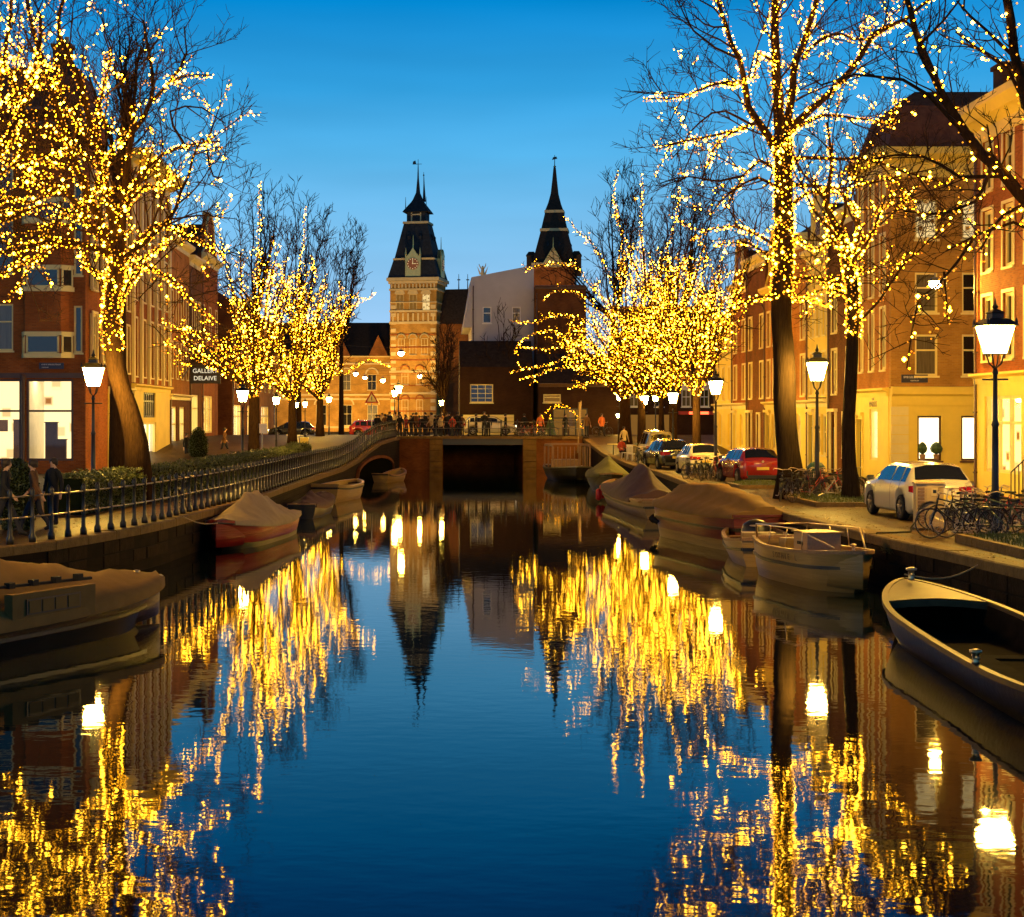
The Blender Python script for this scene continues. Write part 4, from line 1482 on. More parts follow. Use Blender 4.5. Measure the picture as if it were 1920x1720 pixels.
# clocks on the two visible faces
for rz_ in (0, HPI):
    ck = empty("clock", None, None)
    ck.parent = t1
    ck.rotation_euler = (0, 0, rz_)
    zc = zt(499, TW)
    m = MB()
    m.box(-1.05, 1.05, -4.1, -3.2, zc - 2.0, zc + 1.1)
    m.prism([(-1.15, zc + 1.1), (1.15, zc + 1.1), (0.55, zc + 1.7), (0, zc + 2.6), (-0.55, zc + 1.7)], -4.15, -3.3)
    for s_ in (-1.15, 1.15):
        m.lathe([(0.16, 0), (0.16, 3.4), (0.2, 3.5), (0.02, 4.6)], 6, (s_, -4.0, zc - 2.0))
    m.tube([(0, -3.8, zc + 2.4), (0, -3.8, zc + 4.6)], [0.1, 0.03], 5)
    m.build("clock_case", "gold_leaf", ck)
    m = MB()
    m.lathe([(0.95, 0), (0.95, 0.05)], 24)
    f_ = m.build("clock_face", "clock_dark", ck, loc=(0, -4.13, zc))
    f_.rotation_euler = (HPI, 0, 0)
    m = MB()
    m.box(-0.05, 0.05, -4.24, -4.2, zc - 0.1, zc + 0.75)
    m.box(-0.1, 0.6, -4.24, -4.2, zc - 0.05, zc + 0.05)
    for k in range(12):
        a = 2 * PI * k / 12
        m.box(0.8 * math.cos(a) - 0.07, 0.8 * math.cos(a) + 0.07, -4.22, -4.19, zc + 0.8 * math.sin(a) - 0.07, zc + 0.8 * math.sin(a) + 0.07)
    m.build("clock_hands", "clock_gold", ck)
dormers(t1, 2.45, zt(452, TW), 2)
# dark roof slope joining the tower to the pink house
jr = empty("museum_side_roof", "steep dark museum roof right of the clock tower", "roof", (XA(822, 258), 258, 1.4))
w_ = XA(892, 258) - XA(822, 258)
m = MB()
m.loft([[(0, 0, 0), (w_ + 3, 0, 0), (w_ + 3, 8, 0), (0, 8, 0)], [(0, 0, zt(608, 258)), (w_ + 3, 0, zt(608, 258)), (w_ + 3, 8, zt(608, 258)), (0, 8, zt(608, 258))]])
m.build("wall", "brick_brown", jr)
m = MB()
m.loft([[(-0.3, -0.3, zt(608, 258)), (w_ + 3, -0.3, zt(608, 258)), (w_ + 3, 8.3, zt(608, 258)), (-0.3, 8.3, zt(608, 258))], [(1.2, 3.2, zt(540, 258)), (w_ + 3, 3.2, zt(538, 258)), (w_ + 3, 5, zt(538, 258)), (1.2, 5, zt(540, 258))]])
m.build("roof", "slate", jr)
m = MB()
for x in (XA(861, 258) - XA(822, 258), XA(878, 258) - XA(822, 258)):
    m.tube([(x, 4, zt(540, 258)), (x, 4, zt(510, 258))], [0.1, 0.04], 5)
    m.box(x - 0.25, x + 0.25, 3.9, 4.1, zt(522, 258), zt(520, 258))
m.build("roof_cresting", "metal_black", jr)
st = empty("roof_statue", "small pale winged statue on the roof ridge between the towers", "statue", (XA(905, 255), 255, ZA(533, 255)))
m = MB()
m.lathe([(0.45, 0), (0.35, 0.8), (0.22, 0.9), (0.3, 1.5), (0.26, 2.2), (0.15, 2.5), (0.17, 2.75), (0.1, 2.9)], 8)
m.tube([(0.1, 0, 2.3), (0.45, 0, 2.9), (0.5, 0, 3.3)], [0.1, 0.08, 0.05], 5)
m.tube([(-0.1, 0, 2.3), (-0.5, 0, 2.9), (-0.6, 0, 3.2)], [0.1, 0.08, 0.05], 5)
m.prism([(-0.2, 1.6), (-0.9, 2.9), (-0.5, 1.5)], 0.1, 0.16)
m.prism([(0.2, 1.6), (0.9, 2.9), (0.5, 1.5)], 0.1, 0.16)
m.build("figure", "sandstone", st)
m = MB()
m.box(-0.7, 0.7, -0.6, 0.6, -16, 0)
m.build("plinth", "sandstone", st)

T2 = 300.0
t2 = empty("pointed_tower", "right museum tower with dark steep roof, ornate gable and slender spire", "tower", (XA(1040, T2), T2, 1.4), math.radians(-8), "museum towers beyond the bridge")
a = lambda y: zt(y, T2)
sqloft([(3.9, 0), (3.9, a(500))]).build("shaft", "brick_red", t2)
sqloft([(4.05, a(500)), (4.05, a(496))]).build("stone_band", "sandstone", t2)
sqloft([(3.9, a(496)), (2.45, a(436))]).build("lower_roof", "slate", t2)
sqloft([(2.6, a(436)), (2.6, a(431))]).build("stone_band", "sandstone", t2)
sqloft([(2.35, a(431)), (1.7, a(401))]).build("middle_roof", "slate", t2)
sqloft([(1.8, a(401)), (1.8, a(396))]).build("stone_band", "sandstone", t2)
sqloft([(1.65, a(396)), (1.15, a(382)), (0.7, a(364)), (0.45, a(340)), (0.22, a(315))]).build("spire", "slate", t2)
m = MB()
m.tube([(0, 0, a(318)), (0, 0, a(291))], [0.1, 0.05], 5)
m.lathe([(0.03, 0), (0.3, 0.3), (0.03, 0.6)], 6, (0, 0, a(316)))
m.prism([(-0.5, a(300)), (0.5, a(298)), (0.35, a(294)), (-0.3, a(295))], -0.05, 0.05)
m.build("weather_vane", "metal_black", t2)
m = MB()
m.prism([(-1.6, a(505)), (1.6, a(505)), (1.6, a(497)), (0, a(470)), (-1.6, a(497))], -4.4, -3.0)
g_ = m.build("gable", "sandstone", t2)
m = MB()
m.tube([(-1.7, -4.5, a(497)), (0, -4.5, a(468)), (1.7, -4.5, a(497))], 0.14, 4)
m.tube([(0, -4.4, a(470)), (0, -4.4, a(450))], [0.12, 0.03], 4)
m.build("gable_coping", "gold_leaf", g_)
for sx_ in (-4.2, 4.2):
    m = sqloft([(0.85, a(520)), (0.85, a(484)), (0.95, a(483)), (0.95, a(481)), (0.5, a(474))], sx_, -2.0)
    m.build("corner_turret", "slate", t2)
dormers(t2, 2.9, a(465), 2)
def floodlight(x, y, z, tx, ty, tz, e, ang, label):
    "a low floodlight housing with a real spot lamp in it, aimed at the facade"
    o = empty("floodlight", label, "floodlight", (x, y, z), 0, "floodlights lighting the museum")
    m = MB()
    m.box(-0.3, 0.3, -0.2, 0.2, 0.0, 0.25)
    m.box(-0.22, 0.22, -0.05, 0.15, 0.25, 0.30)
    m.build("housing", "metal_black", o)
    l = bpy.data.lights.new("flood_lamp", "SPOT")
    l.energy = e
    l.color = (1.0, 0.60, 0.13)
    l.spot_size = math.radians(ang)
    l.spot_blend = 0.6
    l.shadow_soft_size = 0.2
    lo = bpy.data.objects.new("flood_lamp", l)
    COL.objects.link(lo)
    lo.parent = o
    lo.location = (0, 0, 0.45)
    d = Vector((tx - x, ty - y, tz - z - 0.45))
    lo.rotation_euler = d.to_track_quat("-Z", "Y").to_euler()


floodlight(XA(745, 240), 238, 1.4, XA(784, TW), TW, 24, 17000, 55, "floodlight at the foot of the clock tower, left one")
floodlight(XA(815, 240), 240, 1.4, XA(790, TW), TW, 25, 12000, 55, "floodlight at the foot of the clock tower, right one")
floodlight(XA(600, 246), 246, 1.4, XA(600, MD), MD, 7, 11000, 110, "floodlight before the left half of the museum wing")
floodlight(XA(690, 246), 246, 1.4, XA(690, MD), MD, 7, 14000, 110, "floodlight before the right half of the museum wing")
floodlight(XA(1020, 282), 282, 1.4, XA(1040, T2), T2, 38, 34000, 50, "floodlight at the foot of the pointed tower")

bpy.context.view_layer.update()
SM = Matrix.LocRotScale(side.location, side.rotation_euler, None)
for ch in list(side.children):
    ml = SM @ Matrix.LocRotScale(ch.location, ch.rotation_euler, ch.scale)
    ch.parent = c2
    ch.matrix_local = ml
bpy.data.objects.remove(side)
# ---------------------------------------------------------------- street lamps
LAMP = {}


def lamp_meshes():
    m = MB()
    m.lathe([(0.17, 0), (0.17, 0.28), (0.12, 0.36), (0.1, 0.9), (0.12, 0.95), (0.08, 1.02), (0.065, 2.4), (0.085, 2.45), (0.055, 2.55), (0.048, 3.55), (0.07, 3.6), (0.04, 3.7)], 10)
    LAMP["post"] = m.mesh("post", "metal_black", True)
    m = MB()
    for k in range(4):
        a = k * HPI + PI / 4
        m.tube([(0, 0, 3.68), (0.13 * math.cos(a), 0.13 * math.sin(a), 3.8), (0.2 * math.cos(a), 0.2 * math.sin(a), 4.02)], 0.018, 5)
    m.tube([(-0.3, 0, 3.45), (0.3, 0, 3.45)], 0.02, 5)
    LAMP["bracket"] = m.mesh("bracket", "metal_black", True)
    m = MB()
    m.loft([sq(0.17, 4.03), sq(0.30, 4.62)])
    LAMP["glass"] = m.mesh("lantern_glass", "lamp_glass")
    LAMP["glass_far"] = m.mesh("lantern_glass", "lamp_glass_far")
    m = MB()
    for s1 in (-1, 1):
        for s2 in (-1, 1):
            m.tube([(s1 * 0.182, s2 * 0.182, 4.02), (s1 * 0.312, s2 * 0.312, 4.63)], 0.014, 4)
    m.loft([sq(0.19, 4.0), sq(0.19, 4.028)])
    LAMP["frame"] = m.mesh("lantern_frame", "metal_black")
    m = MB()
    m.loft([sq(0.36, 4.625), sq(0.36, 4.66), sq(0.22, 4.78), sq(0.14, 4.80), sq(0.13, 4.9), sq(0.16, 4.92), sq(0.05, 5.0)])
    m.lathe([(0.03, 4.98), (0.07, 5.05), (0.03, 5.12), (0.01, 5.24)], 8)
    for s1 in (-1, 1):
        for s2 in (-1, 1):
            m.lathe([(0.03, 4.66), (0.035, 4.71), (0.005, 4.8)], 5, (s1 * 0.33, s2 * 0.33, 0))
    LAMP["roof"] = m.mesh("lantern_roof", "metal_black")


lamp_meshes()


def lamp(x, y, z, label, s=1.0, far=False, grp="lit street lanterns along the canal"):
    o = empty("street_lamp", label, "street lamp", (x, y, z), rnd.uniform(-.2, .2), grp)
    o.scale = (s, s, s)
    put("post", LAMP["post"], o)
    put("bracket", LAMP["bracket"], o)
    put("lantern_glass", LAMP["glass_far" if far else "glass"], o)
    put("lantern_frame", LAMP["frame"], o)
    put("lantern_roof", LAMP["roof"], o)
    return o


def lamp_px(x, y, d, label, zf=1.15, far=False):
    z = ZA(y, d)
    lamp(XA(x, d), d, zf, label, (z - zf) / 4.33, far)


lamp_px(1866, 637, 38, "largest street lantern, at the right edge above the bicycles")
lamp_px(1532, 697, 53.5, "second lantern from the right, between the two dark trunks")
lamp_px(1342, 727, 73, "lantern on the right quay above the parked bicycles and the red car")
lamp_px(1262, 747, 86, "lantern above the black parked car, fourth from the right")
lamp_px(1207, 751, 101, "lantern beside the pale trunk at the far right quay", 1.3)
lamp_px(1162, 745, 114, "lantern at the right end of the bridge", 2.1)
lamp_px(1229, 748, 126, "small far lantern behind the right end of the bridge", 2.4, True)
lamp_px(1344 - 185, 780, 134, "dim small lantern low by the far terrace", 2.0, True)
lamp_px(175, 707, 50, "largest lantern on the left, beside the leaning trunk")
lamp_px(455, 743, 80, "second lantern on the left, before the bright shop")
lamp_px(518, 752, 99, "third lantern on the left, between pale trunks", 1.8)
lamp_px(572, 759, 118, "right one of the close pair of lanterns on the left", 2.4)
lamp_px(555, 760, 140, "left smaller one of the close pair of lanterns on the left", 2.1, True)
lamp_px(617, 750, 133, "lantern left of the warning sign", 2.4, True)
lamp_px(740, 738, 135, "bright lantern in front of the clock tower foot", 2.4, True)
lamp_px(747, 731, 150, "lantern just behind the bright one at the tower foot", 1.9, True)
lamp_px(828, 756, 128, "small lantern at the foot of the bare vase shaped tree", 2.45, True)
lamp_px(1159, 752, 160, "tiny lantern beyond the terrace trees", 1.8, True)


lamp(-11.2, 29.0, 1.15, "unseen street lantern added on the left quay just outside the view")  # continues the row unseen; added to light the moored boats


def pendant(x, y, d, r, label, span=8, glow="pendant_glow"):
    q = PX(x, y, d)
    o = empty("hanging_lamp", label, "hanging lamp", q, 0, "lamps hung on wires over the street")
    m = MB()
    m.lathe([(r * 0.3, -r), (r, -r * 0.5), (r * 1.0, 0), (r * 0.5, r * 0.5)], 8)
    m.build("glass", glow, o)
    m = MB()
    m.lathe([(r * 1.3, r * 0.25), (r * 0.8, r * 0.9), (r * 0.15, r * 1.1), (0.03, r * 1.8)], 8)
    m.build("cap", "metal_grey", o)
    m = MB()
    m.tube([(-span * (1 - i / 6.0) + span * i / 6.0, 0, r * 1.8 + 0.5 * (i / 3.0 - 1) ** 2) for i in range(7)], 0.012, 3)
    m.build("wire", "metal_black", o)


pendant(1753, 531, 60, 0.21, "very bright lamp hung high before the orange corner house", 3, "corner_glow")
pendant(752, 662, 150, 0.28, "bright lamp hung high in front of the clock tower", 9)
pendant(667, 701, 190, 0.26, "hanging lamp left of the pair before the museum wing", 7)
pendant(684, 708, 200, 0.24, "hanging lamp right of the pair before the museum wing", 7)
pendant(718, 713, 185, 0.28, "hanging lamp near the clock tower's left edge", 7)
pendant(787, 705, 170, 0.22, "hanging lamp left of the bare vase shaped tree", 7)
pendant(640, 727, 210, 0.2, "faint small hanging lamp low over the museum lane", 6)

# ---------------------------------------------------------------- trees
class Tree:
    def __init__(s, label, bx, by, bz, seed, name="bare_tree", group=None, label_l=None):
        s.r = random.Random(seed)
        s.o = empty(name, label, "tree", (bx, by, bz), 0, group)
        s.b = Vector((bx, by, bz))
        s.trunk, s.limb, s.tw = MB(), MB(), MB()
        s.bul, s.bul2, s.bul3, s.cord = MB(), MB(), MB(), MB()
        s.ll = label_l
        s.nb = 0
        s.tr = max(0.010, 0.00021 * by)
        s.bm = "bark"

    def tube(s, pts, r0, r1, mb, n):
        k = len(pts)
        mb.tube([p - s.b for p in pts], [r0 + (r1 - r0) * (i / (k - 1)) ** 0.8 for i in range(k)], n, caps=False)

    def bulbs(s, pts, r0, r1, dens, rad, coil=1.0, cord=True):
        "string wound round a branch"
        R_ = s.r
        ph = R_.uniform(0, 6)
        cp = []
        k = len(pts)
        for i in range(k - 1):
            a, b = pts[i], pts[i + 1]
            L = (b - a).length
            d = (b - a) / max(L, 1e-6)
            u = d.cross(Vector((0.2, 0.3, 1))).normalized()
            v = d.cross(u)
            rr = r0 + (r1 - r0) * i / k + 0.03
            nn = L * dens
            n_ = int(nn) + (1 if R_.random() < nn - int(nn) else 0)
            for j in range(n_):
                t_ = (j + R_.random()) / n_
                ph += R_.uniform(0.6, 2.6)
                rr2 = rr * coil + abs(R_.gauss(0, 0.025))
                q = a.lerp(b, t_) + (u * math.cos(ph) + v * math.sin(ph)) * rr2 + Vector((0, 0, -R_.random() * 0.04)) - s.b
                z = R_.random()
                big = rad * (R_.uniform(1.7, 2.3) if z > 0.965 else R_.uniform(1.0, 1.3) if z > 0.84 else R_.uniform(0.65, 1.05))
                (s.bul2 if z > 0.86 else s.bul if z > 0.5 else s.bul3).ico(q, big)
                s.nb += 1
                cp.append(q)
        if cord and len(cp) > 1:
            s.cord.tube(cp[::2] if len(cp) > 3 else cp, 0.006, 3, caps=False)

    def sub(s, pts, r0, lev, dens, lmul, lit=0.0, bd=6.0, brad=0.035, up=0.25, start=0.12):
        "side branches along a branch, recursively"
        R_ = s.r
        k = len(pts)
        L = sum((pts[i + 1] - pts[i]).length for i in range(k - 1))
        if k < 2 or L < 0.15:
            return
        cnt = dens[0] * L
        cnt = int(cnt) + (1 if R_.random() < cnt - int(cnt) else 0)
        for _ in range(cnt):
            t_ = start + (1 - start) * (R_.random() ** 0.8)
            f = t_ * (k - 1)
            i = min(int(f), k - 2)
            p = pts[i].lerp(pts[i + 1], f - i)
            d = (pts[i + 1] - pts[i]).normalized()
            side = Vector((R_.gauss(0, 1), R_.gauss(0, 1), R_.gauss(0, 1)))
            side = (side - d * side.dot(d)).normalized()
            q = (d * R_.uniform(0.45, 0.9) + side * R_.uniform(0.6, 1.0) + Vector((0, 0, up))).normalized()
            l = lmul[0] * R_.uniform(0.55, 1.25) * (1.1 - 0.45 * t_)
            ns = 4 if len(dens) > 2 else (3 if len(dens) > 1 else 2)
            pp = [p]
            dd = q
            for j in range(ns):
                dd = (dd + Vector((R_.gauss(0, .16), R_.gauss(0, .16), R_.gauss(0.05, .13)))).normalized()
                pp.append(pp[-1] + dd * l / ns)
            r = max(s.tr, min(r0 * 0.5, 0.016 * l + 0.004))
            if len(dens) > 2:
                s.tube(pp, r, r * 0.35, s.tw, 4)
            else:
                s.tube(pp, r, r * 0.5, s.tw, 3)
            if lit and R_.random() < lit:
                s.bulbs(pp, r, r * .4, bd, brad, cord=False)
            if len(dens) > 1:
                s.sub(pp, r, lev + 1, dens[1:], lmul[1:], lit * 0.65, bd, brad, up, 0.15)

    def finish(s, lit_group="string lights wound through the quay trees"):
        s.trunk.v = [(x + s.r.uniform(-.022, .022) + 0.03 * math.sin(z * 1.7 + s.b.x), y + s.r.uniform(-.03, .03), z) for x, y, z in s.trunk.v] if len(s.trunk.v) > 60 else s.trunk.v
        t_ = s.trunk.build("trunk", s.bm, s.o, True)
        if s.limb.v:
            s.limb.build("limb", "bark", s.o, True)
        if s.tw.v:
            tag(s.tw.build("twigs", "twig", s.o), kind="stuff")
        if s.bul.v:
            e = empty("string_lights", s.ll, "string lights", s.b, 0, lit_group)
            tag(s.bul.build("bulbs", "bulb_warm", e), kind="stuff")
            if s.bul2.v:
                tag(s.bul2.build("bright_bulbs", "bulb_white", e), kind="stuff")
            if s.bul3.v:
                tag(s.bul3.build("dim_bulbs", "bulb_dim", e), kind="stuff")
            if s.cord.v:
                tag(s.cord.build("cord", "paint_black", e), kind="stuff")


def px_line(P, d, dy=0.0, R_=None, wig=0.0):
    "photo-pixel polyline -> smooth world polyline, its depth drifting by dy from root to tip"
    n = len(P)
    q = []
    for i, p in enumerate(P):
        dd = d + dy * (i / max(1, n - 1))
        q.append(PX(p[0], p[1], dd))
    r = catmull(q, 0.5)
    if R_ and wig:
        r = [r[0]] + [v + Vector((R_.gauss(0, wig), R_.gauss(0, wig), R_.gauss(0, wig))) for v in r[1:]]
    return r


NEAR = ([1.7, 2.8, 4.0], [2.4, 1.15, 0.55])


def tree_px(label, ll, d, trunk, rt, limbs, seed, z0=1.15, dens=NEAR, brad=0.030, bd=27, lit=0.09, trunk_lit=None, tb=60, bark="bark"):
    x0, y0 = trunk[0]
    T = Tree(label, XA(x0, d), d, z0, seed, "street_tree", "bare street trees on the quays", ll)
    T.bm = bark
    tp = px_line(trunk, d)
    tp[0].z = z0 - 0.05
    k = len(tp)
    rad = [rt[0] + (rt[1] - rt[0]) * i / (k - 1) for i in range(k)]
    rad[0] *= 1.5
    if k > 2:
        rad[1] *= 1.12
    T.trunk.tube([p - T.b for p in tp], rad, 18)
    if trunk_lit:
        ztop, zbot = ZA(trunk_lit[0], d), ZA(trunk_lit[1], d)
        seg = [p for p in tp if zbot < p.z < ztop]
        if len(seg) > 1:
            T.bulbs(seg, rt[0] * .9, rt[1], tb, brad, 1.0)
    for lb in limbs:
        P, r0, r1 = lb[0], lb[1], lb[2]
        litf = lb[3] if len(lb) > 3 else 1.0
        dy = T.r.uniform(-2.5, 2.5)
        pts = px_line(P, d, dy, T.r, 0.025)
        T.tube(pts, r0, r1, T.limb, 7)
        if litf > 0:
            T.bulbs(pts, r0, r1, bd * litf, brad)
        T.sub(pts, r0, 1, dens[0], dens[1], lit * litf, bd * 0.5, brad)
    T.finish()
    return T


# big tree on the right
tree_px("tallest street tree, thick black trunk left of the second lantern on the right quay", "dense golden string lights on the tallest tree of the right quay", 55,
        [(1482, 912), (1476, 820), (1470, 700), (1466, 560), (1470, 420), (1470, 330), (1466, 255)], (0.40, 0.29),
        [([(1466, 265), (1456, 130), (1452, 0), (1448, -120)], .22, .10, 1.3),
         ([(1470, 300), (1490, 140), (1520, 40), (1550, -60)], .17, .08, 1.2),
         ([(1468, 320), (1440, 255), (1405, 200), (1385, 110), (1362, 50), (1335, -30)], .17, .05, 0.9),
         ([(1388, 155), (1330, 160), (1280, 182), (1207, 186)], .06, .02, 1.3),
         ([(1420, 230), (1350, 252), (1290, 262), (1230, 280)], .06, .02, 0.8),
         ([(1400, 240), (1350, 262), (1325, 312)], .05, .02, 1.4),
         ([(1475, 245), (1540, 188), (1600, 130), (1640, 62), (1700, 35), (1760, -15)], .15, .05, 0.9),
         ([(1480, 250), (1540, 215), (1600, 222), (1680, 236)], .08, .02, 1.5),
         ([(1478, 300), (1540, 296), (1640, 302), (1720, 330), (1800, 350)], .08, .02, 0.35),
         ([(1470, 345), (1530, 350), (1600, 352), (1690, 330)], .08, .02, 0.4),
         ([(1466, 330), (1425, 300), (1395, 330), (1362, 390)], .09, .02, 1.1),
         ([(1466, 360), (1420, 330), (1370, 360), (1330, 400)], .07, .02, 0.3),
         ([(1505, 110), (1560, 62), (1620, 75), (1690, 40)], .07, .02, 0.8),
         ([(1456, 120), (1420, 100), (1415, 140), (1370, 165)], .06, .02, 1.4),
         ([(1468, 470), (1420, 440), (1370, 425), (1320, 436)], .07, .02, 1.0),
         ([(1468, 500), (1400, 455), (1340, 460)], .06, .02, 1.0),
         ([(1470, 400), (1520, 360), (1580, 365), (1610, 400)], .08, .02, 1.5),
         ([(1470, 530), (1530, 520), (1580, 540), (1620, 500)], .07, .02, 1.2),
         ([(1468, 560), (1410, 560), (1360, 590), (1330, 620)], .06, .02, 1.0),
         ([(1470, 560), (1520, 560), (1560, 575)], .05, .02, 1.4),
         ([(1385, 110), (1340, 90), (1300, 60), (1270, 0)], .05, .02, 0),
         ([(1362, 50), (1320, 45), (1290, 20)], .04, .015, 0),
         ([(1410, 235), (1360, 210), (1310, 230), (1260, 300)], .05, .02, 0),
         ([(1395, 330), (1330, 340), (1290, 330), (1240, 345)], .05, .02, 0)],
        101, trunk_lit=(250, 585), tb=125, bark="bark_dark")
# thinner tree to the right of it
tree_px("thin dark trunked street tree just left of the white car, lit from mid height", "string lights on the thin tree left of the white car", 52,
        [(1594, 940), (1592, 800), (1594, 700), (1602, 600), (1592, 500), (1572, 430)], (0.24, 0.15),
        [([(1572, 432), (1550, 390), (1558, 320), (1552, 230)], .11, .03, 1.2),
         ([(1592, 500), (1612, 430), (1600, 380), (1560, 350)], .09, .03, 1.3),
         ([(1574, 450), (1530, 400), (1500, 340)], .07, .02, 0.9),
         ([(1590, 480), (1560, 450), (1530, 470), (1490, 440)], .06, .02, 1.0),
         ([(1600, 610), (1650, 560), (1700, 490), (1740, 455), (1790, 410)], .05, .02, 0.35),
         ([(1598, 560), (1550, 540), (1500, 560)], .05, .02, 0.9),
         ([(1590, 500), (1640, 430), (1660, 370)], .06, .02, 0.8),
         ([(1575, 430), (1600, 330), (1640, 260)], .06, .02, 0.2)],
        102, trunk_lit=(430, 665), tb=90, bark="bark_dark", lit=0.14)
# tree off the right edge reaching in
tree_px("street tree whose trunk stands beyond the right edge, limbs reaching in over the houses", "sparse large string lights on the limbs coming in from the right edge", 36,
        [(2080, 1020), (2060, 800), (2040, 600), (2010, 500), (1990, 430)], (0.36, 0.26),
        [([(1990, 430), (1940, 390), (1880, 330), (1810, 250), (1770, 180), (1730, 100), (1690, -30)], .17, .06, 0.55),
         ([(2000, 460), (1960, 300), (1925, 200), (1905, 100), (1885, -20)], .16, .09, 0.6),
         ([(1925, 200), (1890, 130), (1830, 90), (1790, 60)], .05, .02, 0.8),
         ([(1800, 240), (1740, 180), (1690, 150), (1600, 140), (1540, 160)], .06, .02, 0.15),
         ([(1765, 170), (1720, 90), (1770, 40), (1800, 0)], .05, .02, 0.3),
         ([(1860, 310), (1830, 380), (1780, 400), (1700, 395)], .05, .02, 0.5),
         ([(1990, 470), (1900, 420), (1830, 440), (1770, 470)], .06, .02, 0.5),
         ([(1830, 440), (1790, 490), (1760, 530), (1720, 560), (1708, 620), (1700, 690)], .04, .015, 0.6),
         ([(1770, 510), (1775, 560), (1776, 610)], .03, .012, 1.0),
         ([(1905, 110), (1850, 60), (1790, 0)], .05, .02, 0.2),
         ([(1880, 330), (1800, 330), (1720, 290), (1640, 300)], .05, .02, 0.25),
         ([(1900, 340), (1860, 290), (1850, 230)], .05, .02, 0.7),
         ([(1930, 380), (1880, 400), (1840, 470)], .05, .02, 0.8)],
        103, brad=0.027, dens=([1.8, 3.0, 4.0], [1.5, 0.75, 0.35]), bd=15)
# leaning tree on the left
tree_px("big leaning street tree with a thick brown trunk behind the left hedge", "dense golden string lights on the leaning tree at left", 52,
        [(262, 868), (248, 800), (228, 730), (214, 660), (208, 600), (214, 540), (222, 480)], (0.35, 0.25),
        [([(222, 485), (160, 460), (90, 455), (20, 470), (-40, 480)], .13, .04, 1.0),
         ([(220, 500), (170, 420), (110, 350), (50, 320), (-30, 290)], .14, .04, 1.0),
         ([(222, 480), (170, 380), (125, 260), (95, 160), (60, 50), (45, -30)], .16, .05, 0.9),
         ([(222, 490), (200, 360), (170, 230), (150, 150), (110, 60), (125, -40)], .16, .05, 0.7),
         ([(224, 480), (240, 380), (280, 310), (340, 275), (415, 265)], .12, .03, 1.0),
         ([(226, 470), (235, 340), (250, 250), (285, 190), (280, 110), (270, 40)], .15, .04, 0.15),
         ([(285, 190), (320, 150), (350, 145), (395, 140)], .06, .02, 0.9),
         ([(320, 150), (350, 100), (345, 50)], .05, .02, 0),
         ([(228, 490), (290, 440), (330, 390), (360, 300), (380, 260)], .10, .03, 0.5),
         ([(226, 500), (290, 420), (350, 440), (420, 480)], .09, .02, 1.2),
         ([(214, 560), (270, 500), (320, 520), (360, 570), (400, 600)], .08, .02, 1.2),
         ([(214, 540), (250, 500), (290, 470), (320, 440)], .07, .02, 1.3),
         ([(180, 260), (190, 180), (212, 90)], .07, .02, 1.2),
         ([(125, 260), (60, 240), (20, 180), (40, 90)], .07, .02, 1.0),
         ([(110, 350), (60, 380), (10, 370), (-30, 400)], .06, .02, 1.1),
         ([(170, 420), (120, 400), (90, 440), (40, 530), (10, 570)], .05, .02, 0.9),
         ([(170, 380), (190, 330), (140, 280), (100, 290)], .06, .02, 1.2),
         ([(230, 400), (190, 360), (200, 300), (230, 260)], .06, .02, 1.2),
         ([(210, 600), (240, 540), (270, 500)], .06, .02, 1.4),
         ([(208, 600), (190, 520), (150, 490)], .06, .02, 1.2),
         ([(240, 380), (270, 350), (300, 350), (330, 330)], .06, .02, 1.2),
         ([(250, 250), (200, 240), (180, 190)], .06, .02, 0.8),
         ([(380, 260), (400, 330), (420, 330)], .04, .02, 0),
         ([(345, 270), (320, 210), (380, 200), (420, 230)], .05, .02, 0)],
        104, trunk_lit=(480, 668), tb=120, lit=0.13)
tree_px("street tree beyond the left edge whose lit limbs hang over the corner shop", "string lights on the limbs coming in from the left edge", 47,
        [(-120, 960), (-110, 800), (-100, 650), (-90, 520)], (0.36, 0.26),
        [([(-90, 530), (-30, 440), (30, 400), (90, 380), (140, 400)], .10, .03, 1.0),
         ([(-90, 520), (-30, 340), (30, 230), (70, 120), (75, 30)], .13, .04, 1.0),
         ([(-90, 520), (-40, 300), (0, 150), (20, 40), (20, -40)], .13, .04, 0.9),
         ([(-60, 420), (0, 330), (60, 300), (120, 310)], .07, .02, 1.1),
         ([(-80, 540), (-20, 520), (40, 500), (80, 480), (110, 440)], .06, .02, 0.9),
         ([(-30, 320), (20, 270), (30, 180), (0, 100)], .06, .02, 1.1)],
        105, lit=0.15)


